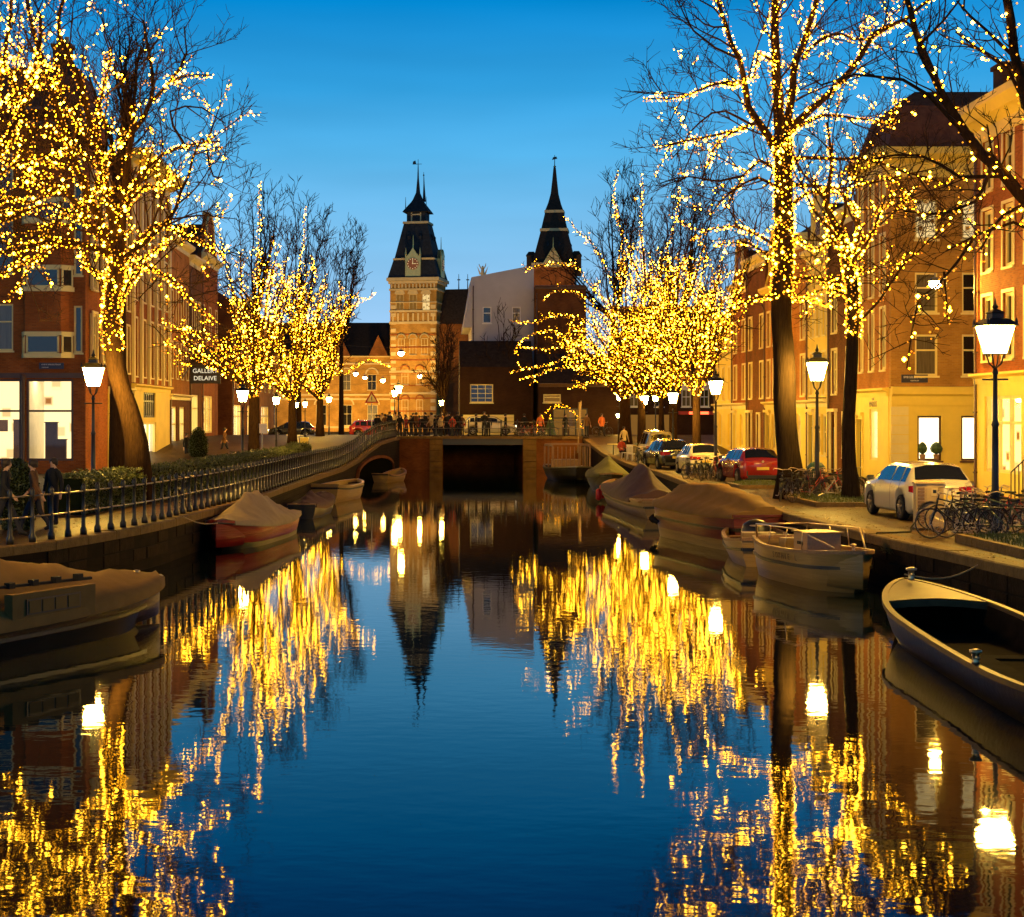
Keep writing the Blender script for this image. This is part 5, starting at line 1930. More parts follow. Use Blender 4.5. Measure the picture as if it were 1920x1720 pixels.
# generic lit trees of the middle distance
def grown(label, ll, x, d, ybot, ytop, xl, xr, seed, z0=1.2, r0=0.26, nl=11, lit=0.5, bd=13, brad=0.031, dens=([1.3, 2.2], [1.9, 0.9]), lean=0, yfork=None, extra=(), unlit_top=0.3, group="bare street trees on the quays"):
    bx = XA(x, d)
    T = Tree(label, bx, d, z0, seed, "street_tree", group, ll)
    R_ = T.r
    zf = ZA(yfork or ybot, d)
    zt_ = ZA(ytop, d)
    top = Vector((bx + lean, d, zf))
    T.trunk.tube([Vector((0, 0, -0.05)), Vector((lean * .3, 0, (zf - z0) * 0.4)), Vector((lean, 0, zf - z0))], [r0 * 1.35, r0, r0 * 0.85], 10)
    xl_, xr_ = XA(xl, d), XA(xr, d)
    for i in range(nl):
        u = (i + 0.5) / nl
        a = 2 * PI * (i * 0.381966 + R_.uniform(-.06, .06))
        rad = 0.25 + 0.75 * ((i * 0.618 + 0.3) % 1.0)
        ex = top.x + (xr_ - top.x) * rad * math.cos(a) if math.cos(a) > 0 else top.x + (top.x - xl_) * rad * math.cos(a)
        ey = d + 0.75 * (xr_ - xl_) / 2 * rad * math.sin(a)
        ez = zf + (zt_ - zf) * (1.0 - 0.80 * rad ** 1.9) * R_.uniform(0.85, 1.0)
        st_ = top + Vector((0, 0, R_.uniform(-0.15, 0.35) * (1 if rad > .5 else 0)))
        end = Vector((ex, ey, ez))
        m1 = st_.lerp(end, 0.35) + Vector((R_.uniform(-.3, .3), R_.uniform(-.3, .3), -0.25 * rad * (ez - zf) * 0.4 + (0.5 if rad > .7 else 0)))
        m2 = st_.lerp(end, 0.7) + Vector((R_.uniform(-.3, .3), R_.uniform(-.3, .3), R_.uniform(-.2, .4)))
        pts = catmull([st_, m1, m2, end], 0.6)
        pts = [pts[0]] + [p + Vector((R_.gauss(0, .04), R_.gauss(0, .04), R_.gauss(0, .04))) for p in pts[1:]]
        r1 = r0 * R_.uniform(.35, .5)
        T.tube(pts, r1, 0.03, T.limb, 6)
        if lit > 0:
            T.bulbs(pts, r1, 0.03, bd, brad, cord=False)
        T.sub(pts, r1, 1, dens[0], dens[1], lit * 0.75, bd * 0.6, brad)
        # unlit leader going on upwards from the limb
        if unlit_top and rad < 0.75:
            dd = (end - m2).normalized() + Vector((0, 0, 0.8))
            dd.normalize()
            L = (zt_ - zf) * unlit_top * R_.uniform(.6, 1.2)
            q = [end, end + dd * L * .5 + Vector((R_.uniform(-.3, .3), 0, 0)), end + dd * L]
            T.tube(q, 0.03, 0.012, T.limb, 4)
            T.sub(q, .03, 1, [dens[0][0] * 1.2] + dens[0][1:], [dens[1][0] * 0.8] + dens[1][1:], 0, up=0.5)
    for P, rr in extra:
        pts = px_line(P, d, R_.uniform(-2, 1), R_, 0.03)
        T.tube(pts, rr, 0.015, T.limb, 5)
        T.bulbs(pts, rr, .015, bd * 1.1, brad, cord=True)
        T.sub(pts, rr, 1, [1.2, 1.5], [1.0, 0.5], 0.3, bd * 0.6, brad)
    T.finish()
    return T


grown("pale trunked lit tree, nearest of the left middle group", "golden string lights on the nearest tree of the left middle group", 476, 86, 745, 440, 285, 610, 201, nl=19, r0=0.3, bd=13,
      extra=(([(470, 720), (400, 640), (350, 620), (300, 600)], .06), ([(470, 650), (480, 520), (486, 420), (487, 340)], .06), ([(465, 650), (430, 520), (410, 430), (407, 378)], .06), ([(430, 500), (380, 430), (330, 420)], .05)))
grown("lit tree with a brown trunk in the left middle group, behind the third lantern", "golden string lights on the middle tree of the left group", 548, 104, 750, 465, 400, 680, 202, z0=2.0, nl=18, r0=0.28, bd=13,
      extra=(([(548, 640), (560, 520), (570, 440), (571, 385)], .06),))
grown("lit tree at the far end of the left group, beside the warning sign", "golden string lights on the farthest tree of the left group", 600, 122, 748, 515, 470, 725, 203, z0=2.45, nl=17, r0=0.28, bd=12,
      extra=(([(600, 640), (640, 560), (690, 560), (704, 548)], .05), ([(600, 700), (650, 700), (690, 675), (735, 690)], .04)))
grown("lit street tree whose pale trunk stands right of the parked cars on the right quay", "golden string lights on the tree above the white parked car", 1306, 88, 742, 440, 1150, 1480, 204, nl=19, r0=0.24, bd=13)
grown("lit tree with a yellow lit trunk, right of the bridge end", "golden string lights on the tree at the bridge end, right one", 1203, 101, 746, 400, 1030, 1370, 205, z0=1.35, nl=21, r0=0.27, bd=13,
      extra=(([(1200, 520), (1160, 420), (1150, 360), (1158, 325)], .06), ([(1210, 520), (1200, 420), (1206, 370), (1201, 325)], .06), ([(1220, 560), (1262, 430), (1275, 350)], .06)))
grown("thick yellow lit trunk tree at the right end of the bridge with long low limbs", "golden string lights on long low limbs left of the bridge end tree", 1172, 112, 748, 430, 1020, 1310, 206, z0=1.9, nl=19, r0=0.42, bd=12,
      extra=(([(1170, 745), (1110, 690), (1050, 690), (1000, 705), (975, 712)], .06), ([(1168, 700), (1100, 650), (1040, 680), (955, 698)], .06), ([(1170, 690), (1110, 610), (1050, 590), (1000, 605), (957, 602)], .06),
             ([(1165, 660), (1090, 650), (1030, 620), (975, 640), (966, 664)], .05), ([(1165, 600), (1110, 540), (1080, 500), (1030, 495), (985, 507)], .05), ([(1160, 560), (1120, 470), (1080, 430), (1056, 405)], .06),
             ([(1160, 640), (1100, 560), (1040, 545), (1018, 566)], .05), ([(1165, 690), (1100, 640), (1030, 655), (968, 650)], .05), ([(1168, 720), (1120, 715), (1080, 725), (1100, 728)], .04)))
grown("lit tree between the fourth and fifth lanterns of the right quay", "golden string lights on the tree above the black parked car", 1262, 95, 744, 450, 1110, 1440, 207, nl=18, r0=0.25, bd=13)
grown("small lit tree behind the far right lanterns", "golden string lights on the small tree behind the far right lanterns", 1240, 124, 746, 470, 1110, 1420, 208, z0=2.3, nl=16, r0=0.22, bd=12)

# unlit trees
U = dict(lit=0, unlit_top=0.2, group="unlit bare trees beyond the lit ones")
grown("bare vase shaped tree without lights in front of the clock tower foot", None, 832, 131, 772, 612, 778, 872, 301, z0=2.4, r0=0.24, nl=13, dens=([1.8, 3.0], [1.5, 0.8]), yfork=752, **U)
grown("faint bare tree in front of the pink house", None, 935, 141, 740, 590, 880, 1000, 302, z0=2.0, r0=0.16, nl=10, dens=([1.6, 2.4], [1.6, 0.8]), **U)
grown("tall bare tree behind the left lit group, nearest the museum", None, 640, 178, 640, 430, 560, 716, 303, z0=1.6, r0=0.25, nl=13, dens=([1.3, 2.2], [2.2, 1.1]), **U)
grown("tall bare tree behind the left lit group, middle one", None, 560, 160, 620, 385, 500, 660, 304, z0=1.6, r0=0.25, nl=13, dens=([1.3, 2.2], [2.2, 1.1]), **U)
grown("tall bare tree behind the left lit group, leftmost of three", None, 480, 128, 600, 345, 410, 560, 305, z0=2.4, r0=0.25, nl=12, dens=([1.3, 2.3], [2.0, 1.0]), **U)
grown("tall bare tree with a round crown behind the right tower side", None, 1150, 150, 600, 318, 1000, 1240, 306, z0=1.9, r0=0.3, nl=15, dens=([1.3, 2.2], [2.4, 1.2]), **U)
grown("tall bare tree above the right lit group", None, 1270, 142, 600, 330, 1190, 1400, 307, z0=1.9, r0=0.3, nl=14, dens=([1.3, 2.2], [2.3, 1.1]), **U)
grown("bare tree crown rising behind the leaning tree at left", None, 222, 62, 330, 20, 40, 330, 308, z0=1.15, r0=0.3, nl=13, dens=([1.6, 2.4, 3.2], [2.0, 1.0, 0.5]), **U)
grown("bare tree behind the two dark trunks, far right row", None, 1420, 112, 640, 430, 1330, 1540, 309, z0=1.9, r0=0.25, nl=12, dens=([1.3, 2.2], [2.0, 1.0]), **U)

# ---------------------------------------------------------------- hedge
hd = empty("hedge", "long clipped green hedge between the left street and the quay path", "hedge", (-9, 38, 1.15))
HP = [(-10.6, 46), (-10.2, 49.5), (-9.4, 55), (-8.9, 63), (-8.6, 72), (-8.0, 84), (-7.6, 93)]
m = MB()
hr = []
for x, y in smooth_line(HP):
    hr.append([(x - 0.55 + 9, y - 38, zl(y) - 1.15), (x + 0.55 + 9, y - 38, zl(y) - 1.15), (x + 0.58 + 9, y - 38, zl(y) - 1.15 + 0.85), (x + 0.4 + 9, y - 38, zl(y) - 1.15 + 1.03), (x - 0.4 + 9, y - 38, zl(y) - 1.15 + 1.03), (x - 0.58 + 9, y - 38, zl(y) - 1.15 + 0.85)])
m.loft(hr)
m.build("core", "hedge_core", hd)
m = MB()
sl = smooth_line(HP)
for i in range(30000):
    f = (rnd.random() ** 1.35) * (len(sl) - 1.01)
    i_ = int(f)
    x = sl[i_][0] + (sl[i_ + 1][0] - sl[i_][0]) * (f - i_)
    y = sl[i_][1] + (sl[i_ + 1][1] - sl[i_][1]) * (f - i_)
    wv = 0.06 * math.sin(y * 2.1) + 0.05 * math.sin(y * 5.3 + 1)
    if rnd.random() < 0.5:
        p = Vector((x + 0.6 + rnd.uniform(-.05, .07), y, zl(y) + rnd.uniform(0.02, 1.02)))
    else:
        p = Vector((x + rnd.uniform(-.6, .62), y, zl(y) + 1.04 + wv + rnd.uniform(-.04, .1) - (abs(rnd.random()) < 0.03) * 0.0))
    a = Vector((rnd.gauss(0, 1), rnd.gauss(0, 1), rnd.gauss(0, 1))).normalized() * rnd.uniform(0.025, 0.05)
    b = a.cross(Vector((rnd.gauss(0, 1), rnd.gauss(0, 1), rnd.gauss(0, 1)))).normalized() * 0.022
    p = p - Vector((-9, 38, 1.15))
    m.add([p - a, p + b, p + a, p - b], [(0, 1, 2, 3)])
tag(m.build("leaves", "hedge_leaf", hd), kind="stuff")


def shrub(x, y, z, r, h, label, n=1400):
    o = empty("round_shrub", label, "shrub", (x, y, z))
    m = MB()
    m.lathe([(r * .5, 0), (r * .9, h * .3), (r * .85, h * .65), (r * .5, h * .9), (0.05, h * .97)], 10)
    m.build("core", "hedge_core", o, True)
    m = MB()
    for _ in range(n):
        a, u = rnd.uniform(0, 2 * PI), rnd.random()
        rr = r * interp([(0, .55), (.3, .97), (.65, .92), (.9, .55), (1, .1)], u) * rnd.uniform(.95, 1.08)
        p = Vector((rr * math.cos(a), rr * math.sin(a), u * h * 1.02))
        q = Vector((rnd.gauss(0, 1), rnd.gauss(0, 1), rnd.gauss(0, 1))).normalized() * 0.045
        b = q.cross(Vector((rnd.gauss(0, 1), rnd.gauss(0, 1), 1))).normalized() * 0.025
        m.add([p - q, p + b, p + q, p - b], [(0, 1, 2, 3)])
    tag(m.build("leaves", "leaf_dark", o), kind="stuff")


shrub(XA(372, 96), 96, 1.2, 0.6, 2.1, "dark tall shrub beside the bright shop door left of the gallery")
shrub(XA(32, 40), 40, 1.15, 0.55, 1.75, "dark rounded shrub behind the left railing", 2600)
# ---------------------------------------------------------------- boats (local x: stern 0 -> bow L, y: beam, z up from the water)
def hullf(L, B, H, bow=0.35, stern=0.8, sheer=0.35, ssheer=0.12, full=2.2, depth=0.35):
    def hb(t):        # half beam at the gunwale
        f = 1.0
        if t > 1 - bow:
            u = (t - (1 - bow)) / bow
            f = max(0.0, 1 - u ** full) ** 0.75
        if t < 0.3:
            f *= stern + (1 - stern) * math.sin(t / 0.3 * PI / 2)
        return B / 2 * f
    def gz(t):
        return H + sheer * max(0, (t - .35) / .65) ** 2 + ssheer * max(0, (.35 - t) / .35) ** 2
    return hb, gz, L, depth


def ring_hull(hf, t, off=0.0):
    hb, gz, L, dp = hf
    b, g = max(hb(t) - off, 0.004), gz(t)
    x = t * L
    rake = max(0, t - 0.75) / 0.25
    pts = []
    for s_, k in ((-1, 1), (1, -1)):
        pass
    prof = [(1.0, g), (0.97, g * 0.66), (0.90, g * 0.33), (0.78, 0.0), (0.45, -dp * 0.7), (0.0, -dp)]
    left = [(x - (1 - max(z, -dp) / g) * 0.10 * L * rake * 0.9 if rake else x, -b * f, z) for f, z in prof]
    right = [(p[0], -p[1], p[2]) for p in reversed(left[:-1])]
    return left + right


def hull(name_label, cat, sx_, sy_, bx_, by_, B, H, mats=("hull_white", "hull_black", "wood"), band=None, name="boat", floor=True, rubz=None, **k):
    "stern at (sx, sy), bow at (bx, by) on the water"
    d = Vector((bx_ - sx_, by_ - sy_))
    L = d.length
    o = empty(name, name_label, cat, (sx_, sy_, 0), math.atan2(d.y, d.x), "boats moored along the quays")
    hf = hullf(L, B, H, **k)
    N = 30
    ts = [1 - (1 - i / N) ** 1.25 for i in range(N + 1)]
    ts[-1] = 0.9995
    m = MB()
    m.loft([ring_hull(hf, t) for t in ts], closed=False)
    r0 = ring_hull(hf, 0)
    n = len(r0)
    m.add(r0, [tuple(reversed(range(n)))])
    m.build("hull", mats[0], o, True)
    # inner skin
    m = MB()
    th = 0.05
    inner = []
    for t in ts:
        hb, gz = hf[0], hf[1]
        b, g, x = max(hb(t) - th, 0.002), gz(t), t * L
        fl = min(0.12, g - 0.1)
        inner.append([(x, -b, g), (x, -b * .93, g * .5), (x, -b * .8, fl), (x, b * .8, fl), (x, b * .93, g * .5), (x, b, g)])
    if floor:
        inner[0] = [(p[0] + 0.05, p[1], p[2]) for p in inner[0]]
        m.loft(inner, closed=False)
        m.f = [tuple(reversed(f)) for f in m.f]
        m.add(inner[0], [tuple(range(6))])
        m.build("inner_hull", mats[3] if len(mats) > 3 else mats[0], o, True)
    # gunwale
    m = MB()
    for s_ in (-1, 1):
        m.loft([[(t * L, s_ * max(hf[0](t) + 0.035, 0.0), hf[1](t) - 0.05), (t * L, s_ * (max(hf[0](t), 0) + 0.035), hf[1](t) + 0.03), (t * L, s_ * max(hf[0](t) - 0.07, 0), hf[1](t) + 0.03), (t * L, s_ * max(hf[0](t) - 0.07, 0), hf[1](t) - 0.05)] for t in ts])
    b0 = hf[0](0)
    m.box(-0.03, 0.06, -b0, b0, hf[1](0) - 0.05, hf[1](0) + 0.032)
    m.build("gunwale", mats[2], o)
    if rubz is not None:
        m = MB()
        for s_ in (-1, 1):
            R_ = []
            for t in ts:
                g = hf[1](t)
                f = rubz
                bb = hf[0](t) * interp([(0, .78), (.33, .90), (.66, .97), (1, 1)], f)
                x = t * L
                rake = max(0, t - 0.75) / 0.25
                x -= (1 - f) * 0.10 * L * rake * 0.9
                R_.append([(x, s_ * (bb - 0.01), g * f - 0.045), (x, s_ * (bb + 0.04), g * f - 0.035), (x, s_ * (bb + 0.04), g * f + 0.035), (x, s_ * (bb - 0.01), g * f + 0.045)])
            m.loft(R_)
        bb = hf[0](0) * interp([(0, .78), (.33, .90), (.66, .97), (1, 1)], rubz)
        m.box(-0.05, 0.0, -bb, bb, hf[1](0) * rubz - 0.045, hf[1](0) * rubz + 0.045)
        m.build("rubbing_strake", mats[1], o)
    if band:
        z0_, z1_, bm = band
        m = MB()
        for s_ in (-1, 1):
            R_ = []
            for t in ts:
                g = hf[1](t)
                rake = max(0, t - 0.75) / 0.25
                q = []
                for f in (z0_, z1_):
                    bb = hf[0](t) * interp([(0, .78), (.33, .90), (.66, .97), (1, 1)], f)
                    q.append((t * L - (1 - f) * 0.09 * L * rake, s_ * (bb + 0.012), g * f))
                R_.append(q)
            m.loft(R_, closed=False)
            if s_ < 0:
                pass
        m.build("painted_band", bm, o, True)
    o["_L"] = L
    return o, hf, ts, L


def thwart(o, hf, t, L, mat="wood", w=0.28, z=0.72):
    b = hf[0](t) - 0.06
    m = MB()
    zz = hf[1](t) * z
    m.box(t * L - w / 2, t * L + w / 2, -b * 0.97, b * 0.97, zz, zz + 0.04)
    return m.build("thwart", mat, o)


def foredeck(o, hf, t0, L, mat):
    m = MB()
    R_ = []
    for i in range(9):
        t = t0 + (0.995 - t0) * i / 8
        b, g = max(hf[0](t) - 0.04, 0.002), hf[1](t) + 0.012
        R_.append([(t * L, -b, g), (t * L, -b * .5, g + 0.05 * b), (t * L, 0, g + 0.07 * b), (t * L, b * .5, g + 0.05 * b), (t * L, b, g)])
    m.loft(R_, closed=False)
    a = R_[0]
    m.add(a + [(q[0], q[1], q[2] - 0.14) for q in reversed(a)], [tuple(range(10))])
    return m.build("foredeck", mat, o, True)


def tarp(o, hf, L, prof, mat, t0=0.0, t1=0.98, over=0.05, drop=0.12, name="tarpaulin", N=64, sag=0.05, ridge=0.06, seed=1):
    "cover stretched from gunwale to gunwale over a ridge whose height follows prof"
    R_ = random.Random(seed)
    m = MB()
    rings = []
    for i in range(N + 1):
        t = t0 + (t1 - t0) * i / N
        b, g = max(hf[0](t) + over, 0.03), hf[1](t)
        h = interp(prof, t)
        s_ = sag * (1 - abs(math.sin(t * 11.0)))
        ring = [(t * L, -b - .01, g - drop), (t * L, -b, g + 0.03)]
        for f, hh in ((0.66, 0.36), (0.33, 0.70), (ridge, 0.99), (0, 1.0), (-ridge, 0.99), (-0.33, 0.70), (-0.66, 0.36)):
            wv = R_.uniform(-.008, .008) + 0.035 * math.sin(t * 38 + f * 7) * (1 - abs(f)) + 0.02 * math.sin(t * 83 - f * 11)
            k_ = 1.0 if abs(f) < 0.1 else (1 - s_ * 1.6)
            ring.append((t * L + R_.uniform(-.006, .006), -b * f, g + 0.03 + (h - g) * hh * k_ + wv))
        ring += [(t * L, b, g + 0.03), (t * L, b + .01, g - drop)]
        rings.append(ring)
    m.loft(rings, closed=False)
    m.add(rings[0], [tuple(reversed(range(len(rings[0]))))])
    m.add(rings[-1], [tuple(range(len(rings[0])))])
    return m.build(name, mat, o, True)


def bollard(o, x, y, z, s=1.0, mat="chrome"):
    m = MB()
    m.lathe([(0.06 * s, 0), (0.045 * s, 0.04 * s), (0.045 * s, 0.14 * s), (0.085 * s, 0.16 * s), (0.085 * s, 0.19 * s), (0.02 * s, 0.21 * s)], 10, (x, y, z))
    m.tube([(x - 0.14 * s, y, z + 0.1 * s), (x + 0.14 * s, y, z + 0.1 * s)], 0.022 * s, 6)
    return m.build("mooring_bollard", mat, o, True)


def rope(a, b, sag, label):
    a, b = Vector(a), Vector(b)
    o = empty("mooring_rope", label, "rope", a, 0, "mooring ropes")
    m = MB()
    m.tube([(b - a) * (i / 10) + Vector((0, 0, -sag * math.sin(PI * i / 10))) for i in range(11)], 0.016, 5)
    m.build("rope", "rope", o, True)


# 1 big covered cabin boat bottom left (stern off frame; bow towards the far right)
o, hf, ts, L = hull("large old cabin boat with tan canvas cover at the bottom left corner", "boat", -10.2, 22.4, -5.4, 31.7, 2.5, 0.62, ("hull_brown", "hull_black", "hull_brown"), rubz=0.55, bow=0.42, sheer=0.22, ssheer=0.1, band=(-0.3, 0.5, "hull_black"))
tarp(o, hf, L, [(0, 1.35), (0.2, 1.5), (0.42, 1.62), (0.6, 1.45), (0.8, 1.08), (0.97, 0.92)], "cloth_tan", 0.0, 0.975, drop=0.14, over=0.06, N=40, seed=3, sag=0.03)
m = MB()     # side panel with window
for t0, t1 in ((0.46, 0.66),):
    g = hf[1](0.5) + 0.02
    m.box(t0 * L, t1 * L, -1.30, -1.12, g - 0.1, g + 0.42)
sp = m.build("cabin_side", "cloth_tan", o)
m = MB()
g = hf[1](0.5) + 0.02
m.box(0.49 * L, 0.62 * L, -1.325, -1.302, g + 0.06, g + 0.32)
pn = m.build("cabin_window", "paint_brown", o)
m = MB()
for q in range(4):
    x = 0.495 * L + q * 0.031 * L
    m.box(x, x + 0.027 * L, -1.34, -1.327, g + 0.09, g + 0.29)
m.build("window_slats", "cloth_tan", pn)
m = MB()
m.tube([(0.30 * L, -0.95, g + 0.56), (0.70 * L, -0.86, g + 0.46)], 0.03, 5)
for q in range(7):
    x = (0.32 + 0.055 * q) * L
    m.box(x, x + 0.14, -1.0, -0.88, g + 0.48, g + 0.58)
m.build("rolled_strap", "rubber", o)
m = MB()
m.lathe([(0.05, 0), (0.05, 0.25), (0.14, 0.28), (0.14, 0.36), (0.03, 0.4)], 10, (0.40 * L, 0.15, hf[1](.4) + 0.92))
m.build("chimney_cap", "chrome", o, True)
m = MB()
m.lathe([(0.15, 0), (0.17, 0.05), (0.1, 0.09)], 12, (0.30 * L, -0.62, hf[1](.3) + 0.60))
m.build("vent", "chrome", o, True)
bollard(o, 0.93 * L, 0, hf[1](.93) + 0.03, 0.9)

# 2 red boat with grey tarpaulin
o, hf, ts, L = hull("red boat under a pale grey ridged tarpaulin on the left", "boat", -5.25, 54.6, -6.35, 47.0, 1.9, 0.62, ("hull_red", "hull_black", "hull_red"), rubz=0.95, bow=0.45, sheer=0.3, band=(-0.3, 0.22, "hull_black"))
tarp(o, hf, L, [(0, 0.8), (0.18, 1.22), (0.40, 1.55), (0.58, 1.52), (0.75, 1.05), (0.95, 0.9)], "cloth_grey", 0.0, 0.93, drop=0.10, seed=4, sag=0.12)
m = MB()
for q in (0.18, 0.40, 0.58):
    m.tube([(q * L, 0, 0.5), (q * L, 0, interp([(0, 0.8), (0.18, 1.22), (0.40, 1.55), (0.58, 1.52)], q) - 0.02)], 0.02, 5)
m.build("tent_pole", "metal_grey", o)
rope((-6.3, 47.0, 0.85), (-7.0, 44.9, 1.18), 0.1, "rope from the red tarped boat to the left quay")

# 3 small dark covered boat
o, hf, ts, L = hull("small dark boat with a sagging brown cover between the red and the cream boat", "boat", -5.05, 62.0, -4.55, 67.4, 1.35, 0.45, ("hull_black", "hull_black", "wood"), rubz=0.9)
tarp(o, hf, L, [(0, 0.6), (0.4, 0.95), (0.6, 0.7), (0.95, 0.8)], "cloth_mauve", 0.0, 0.95, seed=5)
# 4 cream open boat
o, hf, ts, L = hull("cream open rowing boat on the left near the bridge", "boat", -5.0, 73.6, -3.75, 79.8, 1.75, 0.72, ("hull_white", "hull_black", "hull_white"), rubz=0.8, bow=0.5, sheer=0.12)
for t in (0.25, 0.5, 0.72):
    thwart(o, hf, t, L)
# 5 dark dinghy at the arch
o, hf, ts, L = hull("dark little dinghy in the shadow of the side arch", "boat", -3.1, 96.0, -1.9, 99.4, 1.3, 0.4, ("hull_cream", "hull_black", "wood"), rubz=0.9)
thwart(o, hf, 0.4, L)
thwart(o, hf, 0.65, L)

# 6 far right work boat with a framed cabin
o, hf, ts, L = hull("dark work boat with an open framed cabin near the right end of the bridge", "boat", 8.3, 103.5, 8.7, 96.5, 2.6, 0.75, ("hull_black", "hull_black", "metal_grey"), rubz=0.85, sheer=0.2)
m = MB()
for x in (0.15, 0.42, 0.70):
    for y in (-1.15, 1.15):
        m.box(x * L - .05, x * L + .05, y - .05, y + .05, 0.7, 2.1)
for y in (-1.15, 1.15):
    m.box(0.15 * L, 0.7 * L, y - .04, y + .04, 2.1, 2.2)
for q in range(6):
    x = (0.15 + 0.11 * q) * L
    m.box(x - .04, x + .04, -1.15, 1.15, 2.2, 2.26)
for q in range(9):
    m.box(0.68 * L, 0.70 * L, -1.1 + q * 0.26, -1.06 + q * 0.26, 0.7, 2.1)
m.build("cabin_frame", "cabinet_dark", o)
m = MB()
m.box(0.2 * L, 0.45 * L, -0.8, 0.8, 0.4, 1.25)
m.build("deck_box", "wood", o)
# 7 green covered boat
o, hf, ts, L = hull("dark boat under an olive green cover behind the mauve peaked tarp", "boat", 10.2, 94.5, 9.2, 82.0, 2.3, 0.7, ("hull_black", "hull_black", "wood"), rubz=0.9)
tarp(o, hf, L, [(0, 1.1), (0.3, 1.6), (0.6, 1.75), (0.8, 1.2), (0.95, 1.0)], "cloth_olive", 0.1, 0.93, seed=6)
# 8 peaked mauve tarp, planked deck, red fenders at the bow... stern towards the camera
o, hf, ts, L = hull("boat with a mauve peaked tarpaulin, planked side deck and red fender", "boat", 9.1, 62.0, 8.75, 76.5, 2.3, 0.62, ("hull_cream", "hull_black", "wood"), rubz=0.6, bow=0.35, sheer=0.35)
tarp(o, hf, L, [(0.2, 1.0), (0.32, 1.75), (0.45, 2.0), (0.6, 1.5), (0.85, 0.95)], "cloth_mauve", 0.16, 0.84, seed=7, sag=0.1)
for q in range(9):
    m = MB()
    y = -1.0 + 0.235 * q
    m.box(0.02 * L, 0.155 * L, y, y + 0.2, hf[1](.05) - 0.08, hf[1](.05) - 0.03)
    m.build("deck_plank", "wood", o)
m = MB()
m.lathe([(0.03, 0), (0.15, 0.08), (0.15, 0.6), (0.03, 0.68)], 10, (0.86 * L, 0.86, 0.15))
m.build("fender", "fender_red", o, True)
m = MB()
m.lathe([(0.03, 0), (0.13, 0.08), (0.13, 0.5), (0.03, 0.56)], 10, (0.80 * L, 1.16, 0.1))
m.build("fender", "fender_red", o, True)

# 9 maroon boat with tan tarpaulin
o, hf, ts, L = hull("maroon boat with a cream waterline under a large tan tarpaulin on the right", "boat", 9.75, 46.9, 8.15, 55.6, 2.4, 1.02, ("hull_maroon", "hull_black", "hull_maroon"), rubz=0.62, bow=0.36, sheer=0.12, ssheer=0.05, band=(-0.3, 0.30, "hull_cream"))
tarp(o, hf, L, [(0, 1.3), (0.15, 1.55), (0.45, 1.8), (0.7, 1.72), (0.95, 1.25)], "cloth_tan", 0.0, 0.95, drop=0.08, ridge=0.3, seed=8)
m = MB()
for q in range(9):
    t = 0.7 + 0.03 * q
    m.ico((t * L, hf[0](t) + 0.07, 0.52 + 0.03 * (q % 2)), 0.11)
m.build("tyre_fenders", "rubber", o)
m = MB()
m.lathe([(0.02, 0), (0.15, 0.06), (0.17, 0.2), (0.02, 0.34)], 10, (0.965 * L, 0.12, 0.25))
m.build("fender", "fender_red", o, True)

# 10 open tender behind the white boat
o, hf, ts, L = hull("open cream tender with a dark engine hatch, between the maroon and the name boat", "boat", 8.75, 42.3, 9.55, 48.3, 1.8, 0.62, ("hull_white", "hull_black", "wood"), rubz=0.62, bow=0.5, stern=0.62, sheer=0.15)
for t in (0.15, 0.7):
    thwart(o, hf, t, L)
m = MB()
m.lathe([(0.42, 0.3), (0.42, 0.75), (0.36, 0.95), (0.2, 1.06), (0.03, 1.1)], 12, (0.45 * L, 0, 0), sx=0.8)
m.build("engine_hatch", "hull_black", o, True)
m = MB()
m.box(0.22 * L, 0.34 * L, -0.45, 0.45, 0.15, 0.8)
m.build("console", "hull_cream", o)
m = MB()
m.tube([(0.34 * L, 0, 0.78), (0.36 * L, 0, 0.95), (0.36 * L + 0.2, 0, 0.95), (0.36 * L - 0.2, 0, 0.95)], 0.018, 5)
m.tube([(0.36 * L + .2 * math.cos(a_), .2 * math.sin(a_), 0.95) for a_ in [i * PI / 6 for i in range(13)]], 0.015, 5)
m.build("steering_wheel", "chrome", o)

# 11 white boat with its name on the side
o, hf, ts, L = hull("white launch named SOPHIE with railings and a wooden engine box", "boat", 8.72, 40.5, 9.62, 35.7, 1.75, 0.84, ("hull_white", "hull_black", "wood"), rubz=0.60, bow=0.5, stern=0.7, sheer=0.12, full=2.6)
for t in (0.12, 0.78):
    thwart(o, hf, t, L)
m = MB()
m.box(0.42 * L, 0.58 * L, -0.42, 0.42, 0.3, 1.22)
eb = m.build("engine_box", "wood_light", o)
m = MB()
m.box(0.405 * L, 0.595 * L, -0.46, 0.46, 1.222, 1.26)
m.build("box_lid", "hull_cream", eb)
m = MB()
for s_ in (-1, 1):
    m.tube([(0.05 * L, s_ * 0.62, 0.9), (0.08 * L, s_ * 0.70, 1.3), (0.62 * L, s_ * 0.80, 1.36), (0.86 * L, s_ * 0.38, 1.0)], 0.022, 6)
    for t in (0.3, 0.5, 0.68):
        m.tube([(t * L, s_ * (hf[0](t) - 0.05), hf[1](t)), (t * L, s_ * 0.76, 1.33)], 0.014, 5)
m.tube([(0.08 * L, -.70, 1.3), (0.08 * L, .70, 1.3)], 0.022, 6)
m.build("hand_rail", "chrome", o, True)
m = MB()
m.box(0.18 * L, 0.26 * L, -0.3, 0.3, 0.3, 1.0)
m.build("seat_box", "hull_cream", o)
